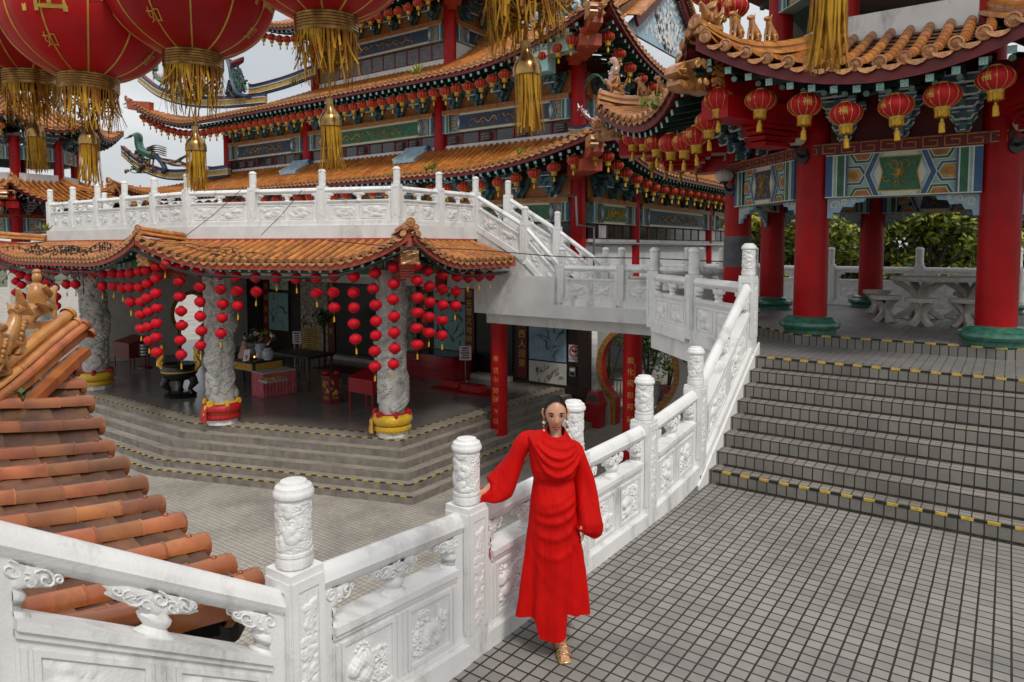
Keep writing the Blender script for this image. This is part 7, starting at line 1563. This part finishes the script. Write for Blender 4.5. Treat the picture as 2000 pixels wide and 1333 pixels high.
for sx in (-1, 1):       # ears
    c = HC + Vector((sx * .067, .012, -.008)); body.tube([c + Vector((0, 0, -.03)), c + Vector((sx * .006, .004, -.018)), c + Vector((sx * .012, .010, .006)), c + Vector((sx * .009, .008, .026)), c + Vector((0, -.002, .03))], [.007, .009, .012, .010, .005], 10, 0)
    e = HC + Vector((sx * .0305, -.0735, -.006)); body.ball(e, (.0145, .008, .0072), 16, 10, 1); body.ball(e + Vector((.001, -.0052, .0004)), (.0066, .0040, .0066), 14, 8, 2)
    body.tube([e + Vector((-sx * .014, -.0055, .001)), e + Vector((-sx * .006, -.0085, .0066)), e + Vector((sx * .004, -.0085, .0072)), e + Vector((sx * .014, -.0035, .003)), e + Vector((sx * .018, .0, .005))], [.0014, .0028, .0034, .0028, .001], 7, 4)
    body.tube([e + Vector((-sx * .013, -.004, -.003)), e + Vector((0, -.0085, -.0068)), e + Vector((sx * .013, -.003, -.002))], [.0008, .0014, .0008], 6, 0)
    body.tube([e + Vector((-sx * .016, -.0085, .018)), e + Vector((-sx * .002, -.011, .0225)), e + Vector((sx * .012, -.0085, .022)), e + Vector((sx * .023, .002, .0155))], [.0028, .004, .0034, .0012], 8, 4)
m_ = HC + Vector((0, -.0885, -.0725))
body.tube([m_ + Vector((-.024, .013, .0)), m_ + Vector((-.013, .003, .0035)), m_ + Vector((-.004, -.001, .0055)), m_ + Vector((0, -.0008, .004)), m_ + Vector((.004, -.001, .0055)), m_ + Vector((.013, .003, .0035)), m_ + Vector((.024, .013, .0))], [.0012, .0036, .0045, .004, .0045, .0036, .0012], 10, 3)
body.tube([m_ + Vector((-.022, .012, -.001)), m_ + Vector((-.011, .0025, -.0055)), m_ + Vector((0, -.001, -.0075)), m_ + Vector((.011, .0025, -.0055)), m_ + Vector((.022, .012, -.001))], [.0012, .0048, .006, .0048, .0012], 10, 3)
body.lathe([(.044, 1.36), (.038, 1.42), (.04, 1.48)], (0, .022, 0), 24, 0, caps=False)
B2(body, 'body', [M['skin'], M['eyew'], M['iris'], M['lips'], M['hair']])
# hair: slicked back from a centre parting into a low knot
hb = MB(); Hh = MB(); sel = []
for i in range(NV - 1):
    for j in range(NU):
        f = -PI / 2 + PI * (.004 + .992 * (i + .5) / (NV - 1)); t = 2 * PI * (j + .5) / NU; d = Vector((math.cos(f) * math.sin(t), -math.cos(f) * math.cos(t), math.sin(f)))
        if d.z * .82 + d.y * .72 + .10 * abs(d.x) > .135 and d.z > -.55: sel.append((i, j))
mp = {}; fs = []
for i, j in sel:
    q = []
    for a, c in ((i, j), (i, (j + 1) % NU), (i + 1, (j + 1) % NU), (i + 1, j)):
        if (a, c) not in mp:
            v = Vector(hv[a, c]); d = nrm(v - HC); part = math.exp(-(v.x / .006) ** 2) * (1 if d.z > .2 and d.y < .5 else 0); t = math.atan2(d.x, -d.y); mp[(a, c)] = len(Hh.v); Hh.v.append(tuple(v + d * (.0085 - .004 * part + .0012 * math.sin(v.z * 260 + t * 9))))
        q.append(mp[(a, c)])
    fs.append(tuple(q))
Hh.f = fs; Hh.m = [0] * len(fs); Hh.ball((0, .085, 1.50), (.045, .035, .04), 16, 10); Hh.tube([(-.066, -.01, 1.56), (-.07, .0, 1.535), (-.066, .005, 1.52)], [.004, .004, .001], 6); B2(Hh, 'hair', M['hair'])
for sx in (-1, 1):
    b = MB(); c = HC + Vector((sx * .073, .004, -.042)); b.ball(c, .008, 10, 7, 1); b.ball(c + Vector((0, 0, -.022)), .0125, 12, 8); b.tube([c, c + Vector((0, 0, -.075))], .0015, 5, 1); b.ball(c + Vector((sx * .002, -.004, -.048)), .010, 12, 8, 1); b.ball(c + Vector((0, -.004, -.072)), .009, 10, 7); b.ball(c + Vector((.002, -.008, -.09)), .006, 8, 6, 1); B2(b, 'earring', [M['pearl'], M['goldmetal']])
# dress body
lv = np.array([(1.436, -.053, .058, -.060, .062), (1.424, -.066, .072, -.074, .068), (1.408, -.098, .092, -.082, .074), (1.392, -.150, .112, -.090, .08), (1.35, -.178, .142, -.105, .088), (1.28, -.168, .146, -.132, .09), (1.20, -.158, .134, -.142, .09), (1.15, -.148, .124, -.125, .085), (1.115, -.142, .118, -.112, .08), (1.06, -.150, .124, -.118, .10), (.98, -.158, .134, -.128, .115), (.85, -.170, .150, -.130, .12), (.60, -.200, .186, -.135, .15), (.40, -.226, .206, -.145, .18), (.25, -.250, .220, -.16, .20), (.12, -.258, .224, -.165, .21)])
zs = lv[::-1, 0]
def at(z, c): return np.interp(z, zs, lv[::-1, c])
ND, NZ = 220, 230; D = np.zeros((NZ, ND, 3))
def hem(x, front):
    if not front: return .27
    if x < -.13: return .262 - .02 * (x + .25)
    if x < -.10: return .262 - .11 * (x + .13) / .03
    if x < .062: return .152 - .018 * math.sin((x + .1) / .16 * PI)
    if x < .078: return .152 + .13 * (x - .062) / .016
    return .285 - .28 * (x - .078) * (1 if x < .15 else .6)
for j in range(ND):
    t = 2 * PI * j / ND; cx, cy = math.sin(t), -math.cos(t); xh = (-.258 + .224) / 2 + .24 * cx * abs(cx) ** -.1 if abs(cx) > 1e-3 else -.017; zh = hem(xh, cy < .1)
    for i in range(NZ):
        u = i / (NZ - 1); z = zh + (1.436 - zh) * (u ** .92); XL, XR, yF, yB = (at(z, c) for c in (1, 2, 3, 4)); p = 2.25
        sx_ = math.copysign(abs(cx) ** (2 / p), cx); sy_ = math.copysign(abs(cy) ** (2 / p), cy)
        x = (XL + XR) / 2 + (XR - XL) / 2 * sx_; y = (yF * -sy_ if sy_ < 0 else yB * sy_); y = -abs(yF) * abs(sy_) if sy_ < 0 else yB * sy_
        fr_ = max(0, -sy_) ** .6; h = 0
        # cowl: nested U folds hung from the shoulders
        if z > 1.10:
            w = min(1, (z - 1.10) / .05) * min(1, max(0, (1.435 - z) / .03))
            for k, (zc_, a, am) in enumerate(((1.352, 3.2, .012), (1.298, 4.6, .022), (1.240, 6.2, .028), (1.172, 8.0, .028))): q = z - (zc_ + a * (x - .005) ** 2 * (1 + .0 * k)); h += fr_ * am * w * math.exp(-(q / .020) ** 2) * (.75 + .35 * math.sin(k * 2.1 + x * 14))
            h += fr_ * .010 * w
        # waist gathers and the drape swept to the right hip
        if z < 1.14:
            w = min(1, (1.14 - z) / .05)
            for k, (z0, sl_, bow, am) in enumerate(((1.085, -.10, .6, .008), (1.035, -.02, 1.6, .013), (.975, .08, 2.4, .018), (.89, .18, 3.0, .018), (.78, .26, 3.4, .014), (.65, .32, 3.6, .009))): q = z - (z0 + sl_ * (.12 - x) - .25 * (.12 - x) + bow * (x + .03) ** 2); h += fr_ * am * w * math.exp(-(q / .026) ** 2) * max(0, min(1, (.16 - abs(x)) / .07)) * (.6 + .5 * (x + .1) / .2)
            k = min(1, max(0, (1.0 - z) / .75)); h += k * (.022 * math.sin(t * 6 + 1.3 + .7 * math.sin(z * 4)) + .015 * math.sin(t * 11 + z * 2 + math.sin(t * 2))) * (.45 + .55 * abs(cx))
            edge = .062 + .05 * max(0, (z - .15) / .9); h += fr_ * .018 * (1 / (1 + math.exp((x - edge) / .003))) * min(1, (1.1 - z) / .1)
            h += fr_ * .016 * math.exp(-((x - .035) / .05) ** 2) * math.exp(-((z - .55) / .22) ** 2)
        h += .0012 * math.sin(t * 7 + z * 31 + 2 * math.sin(z * 13 + t * 3))
        zz_ = z - (.17 if x < 0 else .27) * x * min(1, max(0, (z - 1.16) / .2)) * (1 if z < 1.408 else max(0, (1.436 - z) / .028)); zz_ -= max(0, min(1, (z - 1.392) / .03)) * (.034 * fr_ - .012 * (1 - fr_)); n2 = Vector((cx, cy, 0)); lean = -.0 + .03 * (1 - z / 1.4) * 0
        D[i, j] = (x + n2.x * h, y + n2.y * h, zz_)
b = MB(); b.grid(D, 0, wrap=True); cl = MB()
B2(b, 'dress', M['dress'])
def sleeve(path, rw, seed, flat):
    P = curve(path, 10); k = len(P); R_ = np.interp(np.linspace(0, len(path) - 1, k), range(len(path)), [r[0] for r in rw]); R2 = np.interp(np.linspace(0, len(path) - 1, k), range(len(path)), [r[1] for r in rw]); n = 64; G = np.zeros((k, n, 3)); a = Vector((0, -1, 0)); r = random.Random(seed); ph = [r.uniform(0, 6) for _ in range(6)]
    for i in range(k):
        T = nrm(P[min(i + 1, k - 1)] - P[max(0, i - 1)]); a = nrm(a - T * a.dot(T)); c = T.cross(a); s = i / k
        for j in range(n):
            t = 2 * PI * j / n; f = .014 * s * math.sin(3 * t + ph[0] + 3 * s) + .010 * math.sin(5 * t + ph[1] + 4 * s + math.sin(s * 9)) * s ** 1.5 + .007 * math.sin(s * 15 + 2 * t + ph[2]) * (1 - .5 * s) + .010 * max(0, s - .82) / .18 * math.sin(13 * t + ph[3]); G[i, j] = P[i] + a * math.cos(t) * (R_[i] + f) + c * math.sin(t) * (R2[i] + f)
    q = MB(); q.grid(G, 0, wrap=True); return q
# resting arm: full sleeve pooling towards the cuff
q = sleeve([(-.115, .01, 1.375), (-.19, .012, 1.352), (-.245, .02, 1.25), (-.30, .02, 1.145), (-.355, .0, 1.06), (-.405, -.02, 1.025), (-.465, -.035, 1.022), (-.502, -.045, 1.016)], [(.066, .046), (.076, .055), (.070, .060), (.078, .082), (.082, .098), (.07, .07), (.035, .026), (.028, .022)], 3, 1); B2(q, 'sleeve', M['dress'])
q = sleeve([(.080, .01, 1.315), (.136, .01, 1.292), (.164, .012, 1.19), (.193, .005, 1.06), (.208, -.02, .93), (.205, -.045, .84), (.195, -.055, .795), (.185, -.06, .775)], [(.060, .050), (.072, .052), (.070, .056), (.074, .064), (.08, .078), (.088, .088), (.078, .074), (.03, .03)], 5, 1); B2(q, 'sleeve', M['dress'])
# sandals
for (hx, hy, tx, ty) in ((.036, .045, .056, -.20), (.02, .10, .052, -.07)):
    b = MB(); h, tt_ = Vector((hx, hy, 0)), Vector((tx, ty, 0)); d = nrm(tt_ - h); s = Vector((-d.y, d.x, 0)); L_ = (tt_ - h).length; P = []
    for t, w in ((0, .022), (.05, .03), (.3, .026), (.55, .036), (.8, .043), (.95, .038), (1.0, .034)): P.append((t * L_, w))
    poly = [(x, w) for x, w in P] + [(x, -w) for x, w in P[::-1]]; b.prism(poly, h + Vector((0, 0, .001)), d, s, .011)
    def strap(x, w, z, tw=0): b.tube([h + d * (x - tw) + s * w + Vector((0, 0, .008)), h + d * x + s * w * .9 + Vector((0, 0, z * .7)), h + d * (x + tw * .3) + Vector((0, 0, z)), h + d * (x + tw) - s * w * .9 + Vector((0, 0, z * .7)), h + d * (x + tw * 1.6) - s * w + Vector((0, 0, .008))], .0038, 6)
    for x, w, z, tw in ((.80, .045, .042, .012), (.76, .045, .048, -.012), (.62, .042, .062, .02), (.58, .042, .066, -.02), (.44, .038, .082, .02)): strap(x * L_, w, z, tw * L_ * 2)
    an = Vector((hx, hy - .012, 0))
    for z, q in ((.125, .043), (.105, .041), (.15, .044)): b.tube([an + Vector((q * math.cos(a), q * .95 * math.sin(a), z + .012 * math.sin(a + z * 30))) for a in np.linspace(0, 2 * PI, 19)], .0035, 6)
    b.tube([an + Vector((.04, -.02, .13)), an + Vector((.07, -.035, .15)), an + Vector((.09, -.03, .125))], .003, 5); b.tube([an + Vector((0, -.04, .12)), h + d * .5 * L_ + Vector((0, 0, .08))], .0035, 6); B2(b, 'sandal', M['sandal'])
# ================================================================ STONE TABLE AND STOOLS, TREES, LAMPS, CABLES
def ped(b, c, h, r0, r1, w, n=4, a0=.4):      # four crossed, bowed legs
    for k in range(n):
        a = a0 + k * 2 * PI / n; d = Vector((math.cos(a), math.sin(a), 0)); s = Vector((-d.y, d.x, 0)); P = []
        for t in np.linspace(0, 1, 11): P.append((Vector(c) + d * (.035 + (r0 if t < .5 else r1) * abs(2 * t - 1) ** 1.7) + Vector((0, 0, h * t))))
        for p, q in zip(P, P[1:]): b.bar(p, q + (q - p) * .12, w, w * .8, 0, up=tuple(d))
tc_ = gz(1797, 622, ZPL); tc_.z = ZPL
root = thing('stone_table', tc_, 'long oval cast stone table with crossed legs under the pavilion', 'table'); b = MB(); ux = _R; uy = _Fh; cen = Vector((tc_.x, tc_.y, 0)) + _R * .42
ring = [cen + ux * .92 * math.cos(t) + uy * .55 * math.sin(t) for t in np.linspace(0, 2 * PI, 49)[:-1]]
V = [p + Vector((0, 0, ZPL + .66)) for p in ring] + [cen + (p - cen) * 1.02 + Vector((0, 0, ZPL + .69)) for p in ring] + [cen + (p - cen) * 1.01 + Vector((0, 0, ZPL + .735)) for p in ring]; m = 48
b.add(V, [(r_ * m + i, r_ * m + (i + 1) % m, (r_ + 1) * m + (i + 1) % m, (r_ + 1) * m + i) for r_ in range(2) for i in range(m)] + [tuple(range(m - 1, -1, -1)), tuple(range(2 * m, 3 * m))]); b.build('tabletop', M['tablestone'], root, smooth=40)
for o in (-.02, .86): b = MB(); ped(b, cen + _R * (o - .42) + Vector((0, 0, ZPL)), .66, .34, .36, .11); b.build('pedestal', M['tablestone'], root, smooth=30)
su_ = [None]
def stool(px, py, lab, rz):
    q = gz(px, py, ZPL)
    if su_[0] is None:
        r_ = thing('stone_stool', (0, 0, 0), lab, 'stool', 'stone stools around the table'); b = MB(); rr = random.Random(1); P = [(.235 * math.cos(t) * (1 + .03 * math.sin(5 * t)), .235 * math.sin(t) * (1 + .03 * math.cos(3 * t))) for t in np.linspace(0, 2 * PI, 25)[:-1]]; b.prism(P, (0, 0, .385), (1, 0, 0), (0, 1, 0), .06); b.build('seat', M['tablestone'], r_, smooth=30); b = MB(); ped(b, (0, 0, 0), .386, .15, .14, .085); b.build('pedestal', M['tablestone'], r_, smooth=30); su_[0] = r_; r_.location = (q.x, q.y, ZPL); r_.rotation_euler = (0, 0, rz)
    else: copy_tree(su_[0], (q.x, q.y, ZPL), rz, lab)
stool(1729, 629, 'stone stool left of the table, the nearer of the two at that end', .2); stool(1711, 613, 'stone stool left of the table, half hidden behind the nearer one', .9)
stool(1798, 637, 'stone stool standing in front of the middle of the stone table', .5); stool(1884, 639, 'stone stool beside the right front column of the pavilion', .1); stool(1890, 620, 'stone stool behind the one beside the right front column, only its seat showing', .6)
# wall lamps on the columns
def lamp(k, side, z, lab):
    x, y = octp(2.947)[k]; c = Vector((x, y, 0)); d = nrm(side); root = thing('wall_lamp', c + d * .3 + Vector((0, 0, z)), lab, 'lamp'); e = c + d * .42 + Vector((0, 0, z + .12)); b = MB(); b.tube([c + d * .235 + Vector((0, 0, z - .12)), c + d * .26 + Vector((0, 0, z - .12))], .10, 18); b.tube([c + d * .25 + Vector((0, 0, z - .12)), c + d * .36 + Vector((0, 0, z - .10)), e + Vector((0, 0, -.10))], .025, 8); b.lathe([(.05, -.13), (.075, -.115), (.07, -.10)], e, 18); b.build('lamp_bracket', M['black'], root)
    b = MB(); b.lathe([(.06, -.10), (.12, -.07), (.155, 0), (.14, .06), (.09, .105), (.02, .125)], e, 64, fl=lambda t, zz: 1 + .035 * math.cos(16 * t)); b.build('lamp_globe', M['lampglass'], root)
lamp(5, -_R * .9 - _Fh * .5, 4.02, 'ribbed glass globe lamp on the left front column of the pavilion'); lamp(6, _R * .0 - _Fh, 3.98, 'ribbed glass globe lamp on the right front column of the pavilion'); lamp(4, -_R * .8 - _Fh * .6, 3.72, 'ribbed glass globe lamp on the left column, behind the red lanterns')
x, y = octp(2.947)[4]; b = MB(); b.lathe([(.2365, ZPL + .9), (.2365, ZPL + 1.45)], (x, y, 0), 32, caps=False); tag(b.build('column_wrap', M['louver']), 'grey band wrapped round the lower part of the left pavilion column', 'wrap')
# trees beyond the pavilion
def tree(lab, x, y, zb, zt, rx, n, seed, mats=('leaf', 'leafy')):
    root = thing('tree', (x, y, zb), lab, 'tree', 'trees beyond the pavilion'); r = random.Random(seed); b = MB(); H_ = zt - zb
    b.tube([(x, y, zb), (x + .1, y, zb + H_ * .35), (x, y + .1, zb + H_ * .6)], [.2, .15, .1], 8); cl_ = []
    for k in range(30):
        a = r.uniform(0, 6.28); q = r.uniform(.2, 1.05) * rx; z = zb + H_ * r.uniform(.2, .93); q *= min(1.1, 1.15 - .75 * ((z - zb) / H_ - .4)); c = (x + q * math.cos(a), y + q * math.sin(a) * .8, z); cl_.append(c); b.tube([(x, y, zb + H_ * .35), ((x + c[0]) / 2, (y + c[1]) / 2, (zb + H_ * .4 + z) / 2), c], [.08, .05, .02], 6)
    b.build('trunk', M['bark'], root); b = MB()
    for i, c in enumerate(cl_): s = r.uniform(.6, 1.05) * rx * .48; leaves(b, c, (s, s, s * .72), int(n / 24), .10, [0, 0, 1] if c[2] < zb + H_ * .5 else [0, 1, 1], seed * 50 + i, shell=.25)  # more yellow-green leaves up high: highlights put into the crown colour
    b.build('crown', [M[m_] for m_ in mats], root, smooth=0)
for i, (px, d, zt, rx, lab) in enumerate(((1475, 23, 4.3, 1.3, 'bushy tree glimpsed left of the left front column of the pavilion'), (1545, 25, 4.0, 1.5, 'bushy tree between the two left columns behind the pavilion rail'), (1640, 23, 4.6, 1.8, 'broad yellow green tree behind the pavilion, right of the left front column'), (1730, 25, 4.3, 1.9, 'yellow green tree behind the middle back column of the pavilion'), (1812, 22.5, 4.6, 1.8, 'brightest yellow green tree above the stone table'), (1890, 24, 4.9, 2.0, 'yellow green tree just left of the right front column of the pavilion'), (1985, 23, 5.0, 1.9, 'bushy tree at the right edge beyond the pavilion'), (1770, 29, 5.4, 2.6, 'darker tall tree filling the gap behind the other trees'), (1600, 29, 5.2, 2.6, 'dark tall tree behind the trees at the left of the pavilion'))):
    p = gd(px, 484, d); tree(lab, p.x, p.y, -1.5, zt, rx, 13000 if d < 28 else 9000, 11 + i)
p = gd(428, 320, 48); root = thing('palm_tree', (p.x, p.y, ZP), 'distant palm whose fronds show beside the left end of the temple', 'palm'); b = MB(); b.tube([(p.x, p.y, ZP), (p.x, p.y, p.z - .8)], .2, 8); b.build('trunk', M['bark'], root); b = MB(); r = random.Random(3)
for k in range(26):
    a = r.uniform(0, 6.28); el = r.uniform(-.2, 1.2); P = [Vector((p.x, p.y, p.z - .8)) + Vector((math.cos(a) * math.cos(el), math.sin(a) * math.cos(el), math.sin(el))) * 2.0 * t - Vector((0, 0, 1.3 * t * t)) for t in np.linspace(0, 1, 9)]
    for i, q in enumerate(P[1:]): s = Vector((-math.sin(a), math.cos(a), 0)) * .5 * (1 - abs(i / 8 - .35)); b.add([q, q + s - Vector((0, 0, .25)), q + Vector((0, 0, -.02)) + (q - P[i]) * .4, q - s - Vector((0, 0, .25))], [(0, 1, 2), (0, 2, 3)])
b.build('crown', M['leaf'], root, smooth=0)
# cables
e = [Vector((*q, 0)) for q in oc(1.30, -27.9, 15)]; b = MB()
for off in range(4):
    P = []
    for sl, n_ in ((SL[0], 18), (SL[1], 14), (SL[2], 10)):
        for i in range(n_): x = sl.L * i / n_; q = sl.P(x, 0); sag = .10 * math.sin(PI * min(1, i / n_)) ; P.append(Vector((q.x, q.y, q.z - .30 - sag * .6 + .02 * math.sin(i * 1.7 + off * 2))) + sl.n * (.0 - .03 * off))
    b.tube(P, .022 if off < 2 else .012, 6)
tag(b.build('cable_bundle', M['wire']), 'black cable bundle sagging along the whole eave of the shrine canopy', 'cable')
b = MB(); r = random.Random(21)
for k in range(20):
    x0 = r.uniform(-27.8, -20); x1 = x0 + r.uniform(1.5, 5.5); a = SL[0].P(min(SL[0].L - .1, max(.1, x0 + 27.9)), r.uniform(0, .6)); c = SL[0].P(min(SL[0].L - .1, max(.1, x1 + 27.9)), r.uniform(0, .5)); P = [a.lerp(c, t) + Vector((0, -.1 * math.sin(PI * t), .12 + .12 * math.sin(t * 9 + k) * math.sin(PI * t) - .28 * math.sin(PI * t) * (k % 3 == 0))) for t in np.linspace(0, 1, 13)]; b.tube(P, .010, 5)
    for q in P[1:-1:1]: b.tube([q, q - Vector((0, 0, .05))], .022, 6); b.ball(q - Vector((0, 0, .075)), .024, 6, 4, 1)
for k in range(12):
    a = SL[0].P(r.uniform(.2, 9.5), 0) + Vector((0, -.1, -.25)); c = a + Vector((r.uniform(-3, 3), r.uniform(-.3, .1), r.uniform(-.6, .1))); P = [a.lerp(c, t) - Vector((0, 0, .25 * math.sin(PI * t))) for t in np.linspace(0, 1, 11)]; b.tube(P, .010, 5)
    for q in P[1:-1:2]: b.tube([q, q - Vector((0, 0, .05))], .022, 6); b.ball(q - Vector((0, 0, .075)), .024, 6, 4, 1)
for k in range(7):
    a = SL[1].P(r.uniform(.2, 3.5), r.uniform(0, .5)) + Vector((0, 0, .08)); c = SL[1].P(r.uniform(.2, 4.5), r.uniform(0, .6)) + Vector((0, 0, .08)); P = [a.lerp(c, t) + Vector((0, 0, .03 * math.sin(t * 12))) for t in np.linspace(0, 1, 9)]; b.tube(P, .009, 5); [b.ball(q, .022, 6, 4) for q in P[1:-1]]
tag(b.build('string_lights', [M['wire'], M['glass']]), 'tangle of black light strings with small bulbs over the left of the shrine canopy', 'string lights')
P = [gd(640, 470, 14.6), gd(760, 481, 14.8), gd(935, 489, 15.0), gd(1100, 502, 14.8), gd(1260, 505, 14.3), gd(1420, 512, 13.2)]; b = MB(); b.tube(curve(P, 5), .011, 5); tag(b.build('overhead_wire', M['wire']), 'single thin black wire crossing above the bridge from the shrine canopy', 'wire')
for j, (x0, y0, x1, y1) in enumerate(((362, 462, 470, 372), (510, 460, 590, 372))): b = MB(); b.tube([gd(x0, y0, 16.6), gd((x0 + x1) / 2, (y0 + y1) / 2 + 4, 16.8), gd(x1, y1, 17.0)], .008, 5); tag(b.build('stay_wire', M['wire']), ('thin wire slanting across the terrace balustrade, the left one of two', 'thin wire slanting across the terrace balustrade, the right one of two')[j], 'wire')
# weeds sprouting from roofs and gutters
for j, (px, py, Y, s, lab) in enumerate(((812, 142, 16.9, .45, 'green weed tuft rooted on the middle temple roof below the top windows'), (1020, 310, 16.9, .5, 'weed tuft on the lowest temple roof near its right end'), (840, 330, 16.8, .4, 'weed tuft on the lowest temple roof above the stair'), (575, 165, 18.3, .4, 'weed tuft on the middle temple roof near the left red column'), (770, 344, 16.7, .35, 'small weed on the edge of the lowest temple roof by a white post'), (90, 448, 9.6, .35, 'weed on the shrine canopy ridge at the far left'))):
    c = gY(px, py, Y); b = MB(); r = random.Random(j)
    for i in range(36): a = r.uniform(0, 6.28); d = Vector((math.cos(a) * .7, math.sin(a) * .4, r.uniform(.3, 1))).normalized() * s * r.uniform(.4, 1); w = Vector((-math.sin(a), math.cos(a), 0)) * .03; o = c + Vector((r.uniform(-.4, .4) * s, 0, -.05)); b.add([o - w, o + w, o + d * .6 + w - Vector((0, 0, .02)), o + d], [(0, 1, 2, 3)])
    tag(b.build('weed', M['leafy'], smooth=0), lab, 'weed')
tc3 = gline(1290, 232, inset_line(4, .05)[0], inset_line(4, .05)[1]); b = MB(); r = random.Random(4); leaves(b, gY(1287, 200, tc3.y - .1), (.32, .2, .14), 90, .06, 0, 3, shell=.1); tag(b.build('weed', M['leafy'], smooth=0), 'leafy weed growing on the left pavilion hip below the glazed figures', 'weed')
# red scribbles on the balustrade
b = MB(); r = random.Random(9)
for k, (y0, z0) in enumerate(((3.50, .80), (3.50, .70), (3.52, .60), (4.83, .80), (4.83, .70))):
    for i in range(4): b.tube([(XW + .056, y0 + r.uniform(-.015, .02), z0 + r.uniform(-.04, .04)) for _ in range(4)], .0018, 4)
so_ = b.build('scribble', M['signred'], near, smooth=0)
